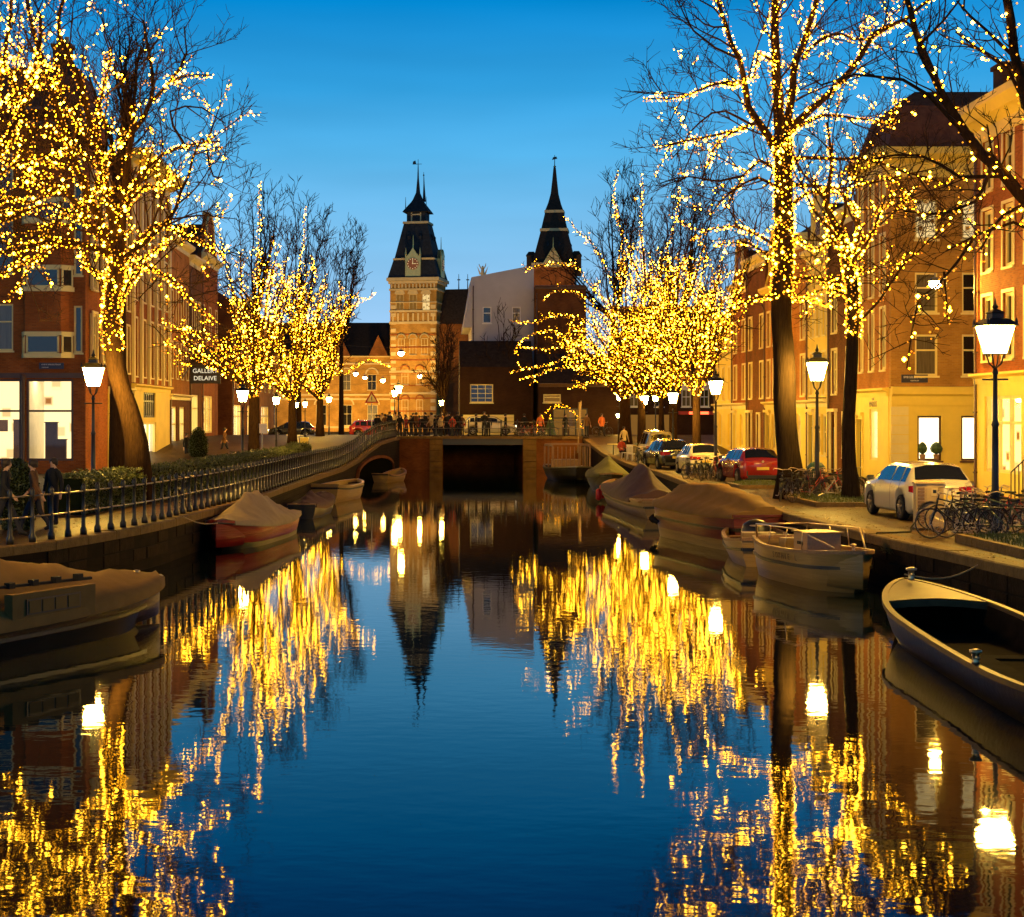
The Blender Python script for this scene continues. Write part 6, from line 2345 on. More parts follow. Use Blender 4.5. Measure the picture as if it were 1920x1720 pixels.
# lettering follows the port side (local y < 0 faces the camera)
ta = math.atan2(hf[0](0.62) - hf[0](0.48), 0.14 * L)
for ci, ch_ in enumerate("SOPHIE L"):
    if ch_ == " ":
        continue
    t = 0.40 + 0.036 * ci
    sl_ = math.atan2(hf[0](t + 0.02) - hf[0](t - 0.02), 0.04 * L)
    text(ch_, 0.2, (t * L, -hf[0](t) * 0.985 - 0.035, hf[1](t) * 0.80), (HPI + 0.1, 0, -sl_), "paint_brown", o, ext=0.004)
text("SOPHIE", 0.11, (0.413 * L, 0, 1.0), (HPI, 0, -HPI), "paint_black", eb)
text("SOPHIE", 0.11, (0.50 * L, -0.43, 0.98), (HPI, 0, 0), "paint_black", eb)
bollard(o, 0.90 * L, 0.0, hf[1](.9) + 0.02, 0.8)

# 12 open steel boat bottom right
o, hf, ts, L = hull("large open dark steel boat at the bottom right corner, with pale foredeck", "boat", 8.35, 18.2, 9.15, 31.0, 2.2, 0.54, ("steel_grey", "steel_grey", "steel_rim", "boat_inside"), bow=0.36, sheer=0.30, stern=0.7, ssheer=0.1, full=2.0)
foredeck(o, hf, 0.80, L, "steel_rim")
th_ = thwart(o, hf, 0.46, L, "boat_inside", 0.35, 0.6)
m = MB()
m.box(0.2 * L, 0.45 * L, 0.35, 0.8, 0.25, 0.4)
m.build("side_bench", "boat_inside", o)
bollard(o, 0.955 * L, 0.0, hf[1](.95) + 0.08, 1.2)
bollard(o, 0.30 * L, -hf[0](.30) + 0.06 if False else hf[0](.30) - 0.02, hf[1](.3) + 0.03, 1.0)
rope((9.1, 30.8, 0.95), (11.3, 32.2, 1.2), 0.25, "rope from the open steel boat to the right quay")
rope((8.72, 40.5, 1.0), (10.9, 44.0, 1.2), 0.3, "rope looping from the name boat up to the quay")
rope((9.55, 48.1, 0.85), (10.9, 49.5, 1.2), 0.05, "rope from the open tender to the quay edge")
# ---------------------------------------------------------------- cars (local x: rear 0 -> front L)
def car(label, x, y, z, rz, L, W, H, paint, roofline, belt=0.92, wb=(0.78, 3.4), wr=0.33, lights=False, glass="glass_blue", name="parked_car"):
    o = empty(name, label, "car", (x, y, z), rz, "cars parked on the right quay")
    g0 = 0.2
    def zb(t):
        z_ = g0 + (0.06 if t < 0.25 or t > L - 0.25 else 0)
        for c_ in wb:
            d = abs(t - c_)
            R_ = wr + 0.065
            if d < R_:
                z_ = max(z_, wr + math.sqrt(R_ * R_ - d * d))
        return z_
    def hwid(t):
        e = min(t, L - t)
        return W / 2 * (0.84 + 0.16 * min(1, e / 0.55) ** 0.5)
    def bl(t):
        return belt - 0.10 * max(0, (t - L * .55) / (L * .45)) ** 1.5 + 0.03 * (1 - t / L)
    def ring(t):
        w, b_, zr_ = hwid(t), bl(t), interp(roofline, t)
        b_ = min(b_, zr_)
        lo = zb(t)
        up = zr_ - b_
        tw = w * (0.93 - 0.24 * min(1, up / 0.5))
        left = [(0.0, g0 + 0.02), (w * 0.90, lo), (w * 0.985, lo + 0.1), (w, max(lo + 0.12, (g0 + b_) / 2)), (w * 0.985, max(lo + .13, b_ - 0.10)), (w * 0.94, b_ + 0.002), (tw, b_ + up * 0.90), (tw * 0.86, b_ + up * 0.985), (0.0, zr_ + 0.03)]
        left[0] = (w * 0.6, min(lo, g0 + 0.4))
        return [(t, -a, c_) for a, c_ in left] + [(t, a, c_) for a, c_ in reversed(left[:-1])]
    n = int(L / 0.06)
    ts = [L * i / n for i in range(n + 1)]
    m = MB()
    m.loft([ring(t) for t in ts])
    m.build("body", paint, o, True)
    def patch(name_, mat, t0, t1, j0, j1, off=0.012, a0=0.08, a1=0.92, slant=(0, 0), sides=(1, -1), par=o, nseg=10):
        # patch lying on ring segment j0->j1, between lengths t0 and t1
        m = MB()
        for s_ in sides:
            rows = []
            for k in range(nseg + 1):
                u = k / nseg
                q = []
                for a, sl in ((a0, slant[0]), (a1, slant[1])):
                    tt = (t0 + sl * (1 - u) * 1.0) + (t1 - t0) * u + (0)
                    tt = t0 + (t1 - t0) * u + (sl if u < .5 else -sl) * abs(1 - 2 * u) if sl else t0 + (t1 - t0) * u
                    r = ring(tt)
                    p0, p1 = Vector(r[j0]), Vector(r[j1])
                    p = p0.lerp(p1, a)
                    q.append((p.x, s_ * (p.y - off), p.z + off * 0.3))
                rows.append(q)
            m.loft(rows, closed=False)
            if s_ < 0:
                pass
        return m.build(name_, mat, par, True)
    # cabin extent
    cab = [t for t in ts if interp(roofline, t) - bl(t) > 0.30]
    c0, c1 = cab[0], cab[-1]
    mid = (c0 + c1) / 2 - 0.05
    for nm, a, b_ in (("rear_side_window", c0 + 0.12, c0 + 0.5), ("rear_side_window", c0 + 0.55, mid), ("front_side_window", mid + 0.06, c1 - 0.08)):
        for sd_ in (1, -1):
            patch(nm, glass, a, b_, 5, 6, 0.014, 0.06, 0.90, (0, 0.04), (sd_,))
    # rear and front glass: strips following the roofline slope
    def screen(nm, ta, tb_, mat):
        m = MB()
        rows = []
        for k in range(8):
            t = ta + (tb_ - ta) * k / 7
            r = ring(t)
            wq = abs(r[6][1]) * 0.93
            zt2, zr_ = r[6][2], r[8][2]
            n_ = -0.02 if ta < L / 2 else 0.02
            rows.append([(t + n_, -wq, zt2 + 0.012), (t + n_, -wq * .5, zr_ + 0.0), (t + n_, 0, zr_ + 0.012), (t + n_, wq * .5, zr_ + 0.0), (t + n_, wq, zt2 + 0.012)])
        m.loft(rows, closed=False)
        return m.build(nm, mat, o, True)
    rr = [t for t in ts if t < L / 2 and bl(t) + 0.06 < interp(roofline, t) < H - 0.07]
    fr_ = [t for t in ts if t > L / 2 and bl(t) + 0.08 < interp(roofline, t) < H - 0.07]
    if rr:
        screen("rear_window", rr[0], rr[-1], "glass_dark")
    if fr_:
        screen("windscreen", fr_[0], fr_[-1], glass)
    # wheels
    for c_ in wb:
        for s_ in (-1, 1):
            m = MB()
            yy = s_ * (W / 2 - 0.11)
            ww = 0.105
            th = [(wr * .62, -ww), (wr * .92, -ww), (wr, -ww * .6), (wr, ww * .6), (wr * .92, ww), (wr * .62, ww)]
            rings = []
            for k in range(24):
                a = 2 * PI * k / 24
                rings.append([(c_ + r_ * math.cos(a), yy + y_, wr + r_ * math.sin(a)) for r_, y_ in th])
            rings.append(rings[0])
            m.loft(rings, closed=True, cap=False)
            wh = m.build("wheel", "rubber", o, True)
            m = MB()
            for k in range(5):
                a = 2 * PI * k / 5 + 0.3
                p = (c_ + wr * .6 * math.cos(a), yy + s_ * 0.085, wr + wr * .6 * math.sin(a))
                m.tube([(c_, yy + s_ * 0.09, wr), p], [0.05, 0.035], 4)
            m.tube([(c_ + wr * .61 * math.cos(a), yy + s_ * 0.08, wr + wr * .61 * math.sin(a)) for a in [2 * PI * k / 16 for k in range(17)]], 0.018, 4)
            m.build("rim", "metal_grey", wh)
    # rear: lights, number plate, bumper, handle, badge, wiper
    wv = hwid(0.05)
    for s_ in (-1, 1):
        m = MB()
        zz = bl(0) - 0.15
        m.loft([[(0.22, s_ * (hwid(.22) + 0.008), zz - 0.08), (0.22, s_ * (hwid(.22) + 0.008), zz + 0.07)], [(0.04, s_ * (hwid(.04) + 0.012), zz - 0.1), (0.04, s_ * (hwid(.04) + 0.012), zz + 0.09)],
                [(-0.02, s_ * (wv - .1), zz - 0.09), (-0.02, s_ * (wv - 0.1), zz + 0.08)], [(-0.022, s_ * (wv - .42), zz - 0.06), (-0.022, s_ * (wv - 0.42), zz + 0.05)]], closed=False)
        m.build("tail_light", "tail_red", o)
        m = MB()
        m.box(L - 0.16, L - 0.02, s_ * (hwid(L - .1) - 0.32), s_ * (hwid(L - .1) - 0.06), bl(L) - 0.24, bl(L) - 0.10)
        m.build("headlight", "head_light" if lights else "chrome", o)
        m = MB()
        xm = c1 + 0.02
        m.loft([[(xm + dx, s_ * (hwid(xm) + dy), bl(xm) + dz) for dx, dz in ((-.05, .02), (.06, .02), (.07, .12), (-.04, .16))] for dy in (0.02, 0.2)])
        m.build("mirror", "paint_black", o)
        m = MB()
        for xx in (mid - 0.35, mid + 0.75):
            m.box(xx, xx + 0.18, s_ * (hwid(xx) + 0.012) - 0.014, s_ * (hwid(xx) + 0.012) + 0.014, bl(xx) - 0.15, bl(xx) - 0.12)
        m.build("door_handle", paint, o)
    m = MB()
    m.box(-0.045, -0.01, -0.26, 0.26, 0.60, 0.72)
    m.build("number_plate", "plate_yellow", o)
    m = MB()
    m.box(-0.02, 0.02, -wv * .8, wv * .8, 0.24, 0.38)
    for yq in (-wv * .86, wv * .80):
        m.box(-0.025, 0.02, yq, yq + 0.05, 0.36, 0.56)
    m.build("bumper_insert", "paint_black", o)
    m = MB()
    m.lathe([(0.05, 0), (0.05, 0.012)], 14)
    b_ = m.build("badge", "chrome", o, loc=(-0.02, 0, bl(0) - 0.06))
    b_.rotation_euler = (0, -HPI, 0)
    # door seams
    m = MB()
    for s_ in (-1, 1):
        for xx in (c0 + 0.5, mid, c1 - 0.02):
            pts = [Vector(ring(xx)[j]) for j in (2, 3, 4, 5)]
            m.tube([(p.x, s_ * (p.y - 0.002), p.z) for p in pts], 0.006, 3)
    m.build("door_seams", "paint_black", o)
    # dark underside
    m = MB()
    m.box(0.15, L - 0.15, -W / 2 + 0.25, W / 2 - 0.25, 0.18, 0.5)
    m.build("underbody", "rubber", o)
    return o


RL = lambda L, H, belt: [(0, belt - 0.02), (0.10, belt + 0.03), (0.55, H - 0.07), (0.9, H - 0.01), (L * .48, H), (L * .60, H - 0.06), (L * .78, belt + 0.04), (L * .9, belt - 0.06), (L - 0.08, belt - 0.2), (L, belt - 0.32)]
car("white hatchback parked behind the utility cabinet, nearest car on the right quay", 13.75, 43.0, 1.15, HPI + 0.03, 4.5, 1.86, 1.56, "car_white", RL(4.5, 1.56, 1.0), 1.0, (0.85, 3.55), 0.35)
car("red hatchback parked beside the thick trunk on the right quay", 13.75, 66.5, 1.15, HPI + 0.1, 4.1, 1.8, 1.5, "car_red", RL(4.1, 1.5, .98), .98, (0.78, 3.25), 0.33)
car("small white car with a red tail lamp, behind bicycles by the pale trunk", 13.1, 76.3, 1.15, HPI + 0.06, 3.6, 1.65, 1.5, "car_white", RL(3.6, 1.5, .96), .96, (0.65, 2.9), 0.3)
car("black car next to the small white car on the right quay", 12.95, 84.5, 1.15, HPI + 0.12, 4.2, 1.8, 1.6, "car_black", RL(4.2, 1.6, .98), .98, (0.8, 3.4), 0.33)
car("olive yellow van-like car beyond the black car, farthest on the right quay", 13.4, 93.5, 1.2, HPI, 4.4, 1.85, 1.95, "car_silver", [(0, .98), (0.05, 1.1), (0.3, 1.88), (3.0, 1.95), (3.5, 1.5), (3.9, 1.05), (4.4, .7)], 1.05, (0.8, 3.5), 0.33)
# traffic beyond the left street and on the bridge
car("red car on the road behind the left end of the bridge", XA(655, 142), 142, 2.1, 0.05, 4.2, 1.8, 1.5, "car_red", RL(4.2, 1.5, .98), .98, (0.78, 3.35), 0.33, name="passing_car", lights=True)
car("white car crossing behind the group of people on the bridge", XA(868, 129), 129.2, 2.45, 0.0, 4.3, 1.8, 1.5, "car_white", RL(4.3, 1.5, .98), .98, (0.78, 3.4), 0.33, name="passing_car", lights=True)
car("dark car on the road left of the clock tower foot", XA(590, 150), 150, 1.95, PI, 4.3, 1.8, 1.5, "car_black", RL(4.3, 1.5, .98), .98, (0.78, 3.4), 0.33, name="passing_car", lights=True)

# ---------------------------------------------------------------- bicycles
def bike_meshes():
    M_ = {}
    m = MB()
    R_ = 0.335
    pr = 0.02
    rings = []
    for k in range(26):
        a = 2 * PI * k / 26
        rings.append([(math.cos(a) * (R_ + dx), dy, math.sin(a) * (R_ + dx)) for dx, dy in ((pr, 0), (0, pr * .9), (-pr, 0), (0, -pr * .9))])
    rings.append(rings[0])
    m.loft(rings, closed=True, cap=False)
    M_["tyre"] = m
    m = MB()
    for k in range(14):
        a = 2 * PI * k / 14
        m.tube([(0, 0.02 * (-1) ** k, 0), (math.cos(a) * R_, 0, math.sin(a) * R_)], 0.003, 3, caps=False)
    m.lathe([(0.025, -0.04), (0.025, 0.04)], 6)
    M_["spokes"] = m
    return M_


BM = bike_meshes()
ME_T = BM["tyre"].mesh("tyre", "tyre_worn") if False else None
ME_T = BM["tyre"].mesh("wheel", "tyre_worn", True)
ME_S = BM["spokes"].mesh("spokes", "spoke_steel")


def bike_frame(kind):
    m = MB()
    A_, C, S, H1, H2, F_ = (0, 0, .34), (.46, 0, .30), (.30, 0, .86), (.90, 0, .92), (.94, 0, .72), (1.08, 0, .34)
    T_ = lambda a, b, r=0.016: m.tube([a, b], r, 6)
    T_(A_, C); T_(C, (.33, 0, .78), .018); T_(C, H2, .018)
    if kind:
        m.tube([(.40, 0, .50), (.62, 0, .52), (.9, 0, .84)], 0.016, 6)
    else:
        T_((.33, 0, .78), H1)
    T_(A_, (.34, 0, .74), .011)
    T_((.33, 0, .78), S, .014)
    for s_ in (-1, 1):
        m.tube([(.92, s_ * .03, .80), (.98, s_ * .05, .6), (1.08, s_ * .05, .34)], .012, 5)
        m.tube([(0, s_ * .05, .34), (.33, s_ * .02, .76)], .009, 5)
    T_((.94, 0, .72), (.885, 0, 1.02), .015)
    return m


def bike_bars():
    m = MB()
    m.tube([(.70, -.30, 1.02), (.84, -.27, 1.07), (.90, -.1, 1.05), (.88, 0, 1.03), (.90, .1, 1.05), (.84, .27, 1.07), (.70, .30, 1.02)], .012, 6)
    return m


def bike_saddle():
    m = MB()
    m.loft([[(x, -w_, z), (x, -w_ * .7, z + .05), (x, w_ * .7, z + .05), (x, w_, z)] for x, w_, z in ((.16, .085, .90), (.22, .10, .89), (.32, .06, .90), (.42, .02, .89))])
    return m


def bike_fend():
    m = MB()
    for cx, a0, a1 in ((0, 0.1, PI * .95), (1.08, 0.5, PI * .98)):
        pts = [(cx + .385 * math.cos(a0 + (a1 - a0) * k / 8), .34 + .385 * math.sin(a0 + (a1 - a0) * k / 8)) for k in range(9)]
        m.loft([[(x, -.03, z), (x, .03, z)] for x, z in pts], closed=False)
    m.box(-0.22, 0.22, -.06, .06, .74, .76)
    m.tube([(-.15, .05, .74), (-.02, .05, .36)], .007, 4)
    m.tube([(-.15, -.05, .74), (-.02, -.05, .36)], .007, 4)
    return m


def bike_crank():
    m = MB()
    r_ = .09
    m.tube([(.46 + r_ * math.cos(2 * PI * k / 12), .05, .30 + r_ * math.sin(2 * PI * k / 12)) for k in range(13)], .01, 4)
    m.tube([(.46, .06, .30), (.58, .08, .18)], .01, 4)
    m.tube([(.46, -.06, .30), (.34, -.08, .42)], .01, 4)
    m.box(.53, .63, .08, .17, .165, .19)
    m.box(.29, .39, -.17, -.08, .405, .43)
    return m


def bike_basket():
    m = MB()
    for z_ in (.80, .9, 1.0):
        m.tube([(.98, -.16, z_), (1.22, -.18, z_), (1.22, .18, z_), (.98, .16, z_), (.98, -.16, z_)], .008, 4)
    for q in range(5):
        y_ = -.16 + .08 * q
        m.tube([(1.22, y_, .80), (1.23, y_, 1.0)], .005, 3)
        m.tube([(.98, y_, .80), (.98, y_, 1.0)], .005, 3)
    m.box(.98, 1.22, -.16, .16, .79, .80)
    return m


BF = {}
for col in ("bike_black", "bike_red", "bike_white", "bike_green"):
    for kd in (0, 1):
        BF[(col, kd)] = bike_frame(kd).mesh("frame", col, True)
ME_B = bike_bars().mesh("handlebar", "chrome", True)
ME_SD = bike_saddle().mesh("saddle", "rubber")
ME_F = bike_fend().mesh("mudguards", "paint_black")
ME_C = bike_crank().mesh("crank", "chrome")
ME_K = bike_basket().mesh("basket", "wood")


def bike(x, y, z, rz, col, kind, label, basket=False, group="bicycles parked on the right quay"):
    o = empty("bicycle", label, "bicycle", (x, y, z), rz, group)
    o.rotation_euler = (rnd.uniform(-.1, .1), 0, rz)
    for cx in (0, 1.08):
        w_ = put("wheel", ME_T, o, (cx, 0, .355))
        put("spokes", ME_S, w_)
    put("frame", BF[(col, kind)], o)
    put("handlebar", ME_B, o)
    put("saddle", ME_SD, o)
    put("mudguards", ME_F, o)
    put("crank", ME_C, o)
    if basket:
        put("basket", ME_K, o)
    return o


def bpx(xp, d, rz, col, kind, label, basket=False, **k):
    return bike(XA(xp, d), d, 1.16 if "z" not in k else k["z"], rz, col, kind, label, basket, k.get("group", "bicycles parked on the right quay"))


BL = [
    (1862, 36.6, PI * 0.80, "bike_black", 0, "black bicycle with its front wheel nearest the kerb, beside the cabinet", False),
    (1905, 37.2, PI * 0.86, "bike_black", 1, "dark step-through bicycle leaning second from the cabinet", True),
    (1925, 36.3, PI * 0.72, "bike_green", 0, "green framed bicycle at the right edge above the grass", False),
    (1850, 38.4, PI * 0.92, "bike_white", 1, "cream bicycle half hidden behind the nearest black one", False),
    (1895, 38.8, PI * 0.85, "bike_black", 0, "black bicycle in the back row of the right edge cluster", False),
    (1940, 38.6, PI * 0.80, "bike_red", 0, "red framed bicycle in the back row at the right edge", False),
    (1825, 39.8, PI * 1.02, "bike_black", 1, "dark bicycle with its wheel just right of the cabinet", False),
    (1880, 40.3, PI * 0.95, "bike_black", 1, "black step-through bicycle behind the others under the largest lantern", True),
    (1835, 36.9, PI * 0.96, "bike_black", 0, "black bicycle directly right of the cabinet with its wheel against it", False),
    (1915, 40.0, PI * 0.75, "bike_red", 1, "dark red step-through bicycle behind the largest lantern's post", False),
    (1948, 40.6, PI * 0.9, "bike_black", 0, "black bicycle farthest back at the right edge", False),
    (1870, 37.6, PI * 0.70, "bike_green", 1, "green step-through bicycle squeezed between the nearest black ones", False),
    (1486, 52.2, PI * 0.25, "bike_black", 1, "black step-through bicycle with its wheel on the kerb by the thick trunk", True),
    (1575, 55.2, PI * 0.2, "bike_black", 0, "black bicycle behind the thin trunk", False),
    (1285, 71.5, PI * 0.28, "bike_black", 1, "leftmost bicycle of the cluster beside the red car", False),
    (1475, 53.6, PI * 0.30, "bike_black", 0, "black bicycle against the thick trunk's right side", False),
    (1500, 53.0, PI * 0.18, "bike_red", 1, "red step-through bicycle between the two dark trunks", False),
    (1530, 53.4, PI * 0.12, "bike_red", 0, "dark red bicycle under the second lantern", False),
    (1548, 52.4, PI * 0.08, "bike_white", 1, "white bicycle with a bright front wheel left of the thin trunk", False),
    (1508, 54.6, PI * 0.22, "bike_black", 1, "black bicycle with a basket behind the red one", True),
    (1462, 52.8, PI * 0.42, "bike_black", 0, "black bicycle left of the thick trunk at the kerb", False),
    (1560, 54.2, PI * 0.15, "bike_green", 0, "green bicycle behind the white one", False),
    (1298, 70.6, PI * 0.30, "bike_black", 0, "black bicycle left in the cluster beside the red car", False),
    (1315, 70.0, PI * 0.36, "bike_black", 1, "dark step-through bicycle in the cluster beside the red car", True),
    (1332, 70.3, PI * 0.42, "bike_white", 0, "pale bicycle in the middle of the cluster beside the red car", False),
    (1346, 69.6, PI * 0.48, "bike_red", 0, "reddish bicycle nearest the red car", False),
    (1320, 72.4, PI * 0.25, "bike_green", 1, "greenish bicycle at the back of the cluster beside the red car", False),
    (1340, 72.8, PI * 0.30, "bike_black", 0, "black bicycle at the back of the cluster beside the red car", False),
    (1200, 88.0, PI * 0.40, "bike_black", 0, "bicycle left of the black car", False),
    (1208, 91.0, PI * 0.45, "bike_red", 1, "red bicycle left of the black car", False),
    (1196, 94.0, PI * 0.5, "bike_black", 1, "dark bicycle by the white chair", False),
]
for xp, d, rz, col, kd, lab, bk in BL:
    bpx(xp, d, rz, col, kd, lab, bk)
G2 = "bicycles leaning on the bridge railing"
for xp, rz, col, kd, lab in ((958, 0.05, "bike_black", 0, "black bicycle leftmost on the bridge railing"), (975, -0.04, "bike_red", 1, "bright red bicycle on the bridge railing, left of the two red ones"),
                             (992, 0.06, "bike_red", 0, "red bicycle at the right of the bridge opening"), (1012, 0.0, "bike_black", 1, "dark bicycle right of the red bicycles on the bridge"),
                             (1118, 0.4, "bike_black", 0, "bicycle with raised handlebar at the right end of the bridge")):
    bike(XA(xp, 118.7), 118.7, 2.46, rz, col, kd, lab, False, G2)
bike(-7.35, 46.3, 1.16, 1.42, "bike_black", 0, "black bicycle leaning outside the left railing by the red boat", False, "lone bicycle")

# ---------------------------------------------------------------- people
def person_mesh(pose):
    "one continuous skinned body; material by height and region"
    J = {}
    P = dict(stand=dict(ll=(.10, 0, .0), rl=(-.10, .02, 0), la=(.30, -.05, .86), ra=(-.30, -.03, .86), le=(.27, .03, 1.12), re=(-.27, .03, 1.12), lk=(.10, -.02, .49), rk=(-.10, -.01, .49), lean=0),
             walk=dict(ll=(.09, -.34, .03), rl=(-.09, .36, .05), la=(.28, .22, .92), ra=(-.28, -.25, .95), le=(.27, .10, 1.14), re=(-.27, -.06, 1.14), lk=(.09, -.20, .50), rk=(-.09, .10, .49), lean=-.05),
             lean=dict(ll=(.12, .05, 0), rl=(-.12, .08, 0), la=(.20, -.36, 1.06), ra=(-.20, -.36, 1.06), le=(.30, -.12, 1.08), re=(-.30, -.12, 1.08), lk=(.11, .0, .49), rk=(-.11, .03, .49), lean=-.14),
             sit=dict(ll=(.12, -.48, 0), rl=(-.12, -.46, 0), la=(.2, -.30, .66), ra=(-.2, -.30, .66), le=(.28, -.05, .72), re=(-.28, -.05, .72), lk=(.12, -.46, .47), rk=(-.12, -.44, .47), lean=-.03, sit=1))[pose]
    z = -0.42 if P.get("sit") else 0.0
    ln = P["lean"]
    V = [("pelvis", (0, 0, .93 + z), .145), ("waist", (0, ln * .3, 1.08 + z), .13), ("chest", (0, ln * .7, 1.30 + z), .165), ("neckb", (0, ln, 1.46 + z), .075), ("neck", (0, ln * 1.1, 1.53 + z), .055), ("head", (0, ln * 1.2 - .01, 1.63 + z), .098), ("crown", (0, ln * 1.2, 1.72 + z), .072),
         ("nose", (0, ln * 1.2 - .115, 1.615 + z), .012)]
    for s_, n in ((1, "l"), (-1, "r")):
        V += [(n + "sh", (s_ * .17, ln * .85, 1.40 + z), .075), (n + "el", P[n + "e"], .052), (n + "wr", P[n + "a"], .036)]
        hx, hy, hz = P[n + "a"]
        e = Vector(P[n + "a"]) - Vector(P[n + "e"])
        e.normalize()
        h2 = Vector(P[n + "a"]) + e * .09
        V.append((n + "palm", tuple(h2), .034))
        sd = Vector((1, 0, 0))
        for fi in range(4):
            off = (fi - 1.5) * .017
            ft = h2 + e * (.07 + .01 * (1.5 - abs(fi - 1.5))) + Vector((0, off * 1.2, -0.01))
            V.append((n + "f%d" % fi, tuple(ft), .009))
        V.append((n + "th", tuple(h2 + e * .02 + Vector((0, -.045, .0))), .011))
        V += [(n + "hip", (s_ * .09, .0, .88 + z), .10), (n + "kn", P[n + "k"], .068), (n + "an", (P[n + "l"][0], P[n + "l"][1], P[n + "l"][2] + .09), .048), (n + "toe", (P[n + "l"][0], P[n + "l"][1] - .17, P[n + "l"][2] + .035), .036), (n + "heel", (P[n + "l"][0], P[n + "l"][1] + .05, P[n + "l"][2] + .04), .036)]
    idx = {a: i for i, (a, _, _) in enumerate(V)}
    E = [("pelvis", "waist"), ("waist", "chest"), ("chest", "neckb"), ("neckb", "neck"), ("neck", "head"), ("head", "crown"), ("head", "nose")]
    for n in "lr":
        E += [("neckb", n + "sh"), (n + "sh", n + "el"), (n + "el", n + "wr"), (n + "wr", n + "palm"), (n + "palm", n + "th"), ("pelvis", n + "hip"), (n + "hip", n + "kn"), (n + "kn", n + "an"), (n + "an", n + "toe"), (n + "an", n + "heel")]
        E += [(n + "palm", n + "f%d" % i) for i in range(4)]
    me = bpy.data.meshes.new("person_rig")
    me.from_pydata([v[1] for v in V], [(idx[a], idx[b]) for a, b in E], [])
    ob = bpy.data.objects.new("person_rig", me)
    COL.objects.link(ob)
    md = ob.modifiers.new("s", "SKIN")
    for i, v in enumerate(V):
        r = v[2]
        ry = r * (0.78 if v[0] in ("chest", "waist", "pelvis") else 1.0)
        me.skin_vertices[0].data[i].radius = (r * 1.15 if v[0] in ("chest", "pelvis") else r, ry)
        me.skin_vertices[0].data[i].use_root = (v[0] == "pelvis")
    ss = ob.modifiers.new("u", "SUBSURF")
    ss.levels = 1
    dg = bpy.context.evaluated_depsgraph_get()
    dg.update()
    res = bpy.data.meshes.new_from_object(ob.evaluated_get(dg))
    bpy.data.objects.remove(ob)
    wr = [Vector(P["la"]), Vector(P["ra"])]
    mi = []
    for p in res.polygons:
        c = p.center
        if c.z > 1.50 + z or min((c - q).length for q in wr) < 0.045 or any((c - (q + (q - Vector(P[k_])).normalized() * .11)).length < .12 for q, k_ in zip(wr, ("le", "re"))):
            mi.append(0)
        elif c.z > (0.80 if not P.get("sit") else 0.50) and not (P.get("sit") and c.y < -.2 and abs(c.x) < .18 and c.z < .58):
            mi.append(1)
        elif c.z < 0.10:
            mi.append(3)
        else:
            mi.append(2)
    for k_ in range(4):
        res.materials.append(None)
    res.polygons.foreach_set("material_index", mi)
    res.shade_smooth()
    hz = MB()
    hz.lathe([(.10, -.02), (.112, .03), (.108, .08), (.075, .125), (.02, .14)], 10, (0, ln * 1.2 + .018, 1.625 + z))
    hz.lathe([(.06, -.07), (.1, -.02)], 8, (0, ln * 1.2 + .045, 1.625 + z))
    return res, hz


PM = {k_: person_mesh(k_) for k_ in ("stand", "walk", "lean", "sit")}
PC = {}


def person(pose, x, y, z, rz, coat, label, sc_=1.0, group=None, hair="hair"):
    key = (pose, coat)
    if key not in PC:
        me = PM[pose][0].copy()
        me.name = "body"
        for i, q in enumerate(("skin", coat, "trousers", "rubber")):
            me.materials[i] = MATS[q]
        PC[key] = me
    if (pose, hair) not in PC:
        PC[(pose, hair)] = PM[pose][1].mesh("hair", hair, True)
    o = empty("person", label, "person", (x, y, z), rz, group)
    o.scale = (sc_,) * 3
    put("body", PC[key], o)
    put("hair", PC[(pose, hair)], o)
    return o


CG = "people crowding at the left end of the bridge"
cols = ["coat_dark", "coat_brown", "coat_dark", "coat_beige", "coat_dark", "coat_red", "coat_dark", "coat_brown"]
desc = {"coat_dark": "black coat", "coat_brown": "brown coat", "coat_beige": "pale coat", "coat_red": "red jacket", "coat_orange": "orange jacket"}
pr_ = random.Random(5)
spots = [(712, 119.6, "walk"), (722, 120.4, "stand"), (731, 119.2, "stand"), (742, 120.8, "walk"), (750, 119.4, "lean"), (762, 120.0, "stand"), (771, 119.1, "walk"), (780, 120.9, "stand"), (792, 119.5, "lean"), (803, 121.3, "stand"),
         (815, 119.5, "stand"), (826, 119.2, "stand"), (838, 120.1, "walk"), (848, 119.3, "lean"), (858, 120.5, "stand"), (866, 119.4, "stand"), (908, 119.1, "lean"), (916, 119.7, "stand")]
wh_ = {712: "leftmost in the bridge crowd, where the left railing ends", 722: "second from the left in the bridge crowd", 731: "third from the left in the bridge crowd", 742: "fourth from the left in the bridge crowd, under the bright lantern", 750: "just right of the bright lantern at the tower foot", 762: "in the crowd before the clock tower's middle",
       771: "in the crowd right of the clock tower's middle", 780: "in the crowd below the hanging lamp", 792: "beside the foot of the clock tower's right edge", 803: "between the crowd and the bare vase tree",
       815: "just left of the bare vase tree above the left pier", 826: "at the foot of the bare vase tree, above the pier", 838: "right of the bare vase tree", 848: "left of the pair before the pale boards", 858: "right of the pair before the pale boards", 866: "at the left end of the pale boards",
       908: "leaning alone over the middle of the bridge opening", 916: "beside the one leaning over the middle of the bridge opening"}
for i, (xp, d, po) in enumerate(spots):
    d = d if po == "lean" else d + pr_.choice((0, 0, 1.5, 3.2, 5.5))
    c_ = cols[i % len(cols)] if xp < 900 else "coat_dark"
    person(po, XA(xp, d), d, 2.42, pr_.uniform(-3, 3) if po != "lean" else 0.0, c_, "person in %s %s" % (desc[c_], wh_[xp]), pr_.uniform(.88, 1.1), CG)
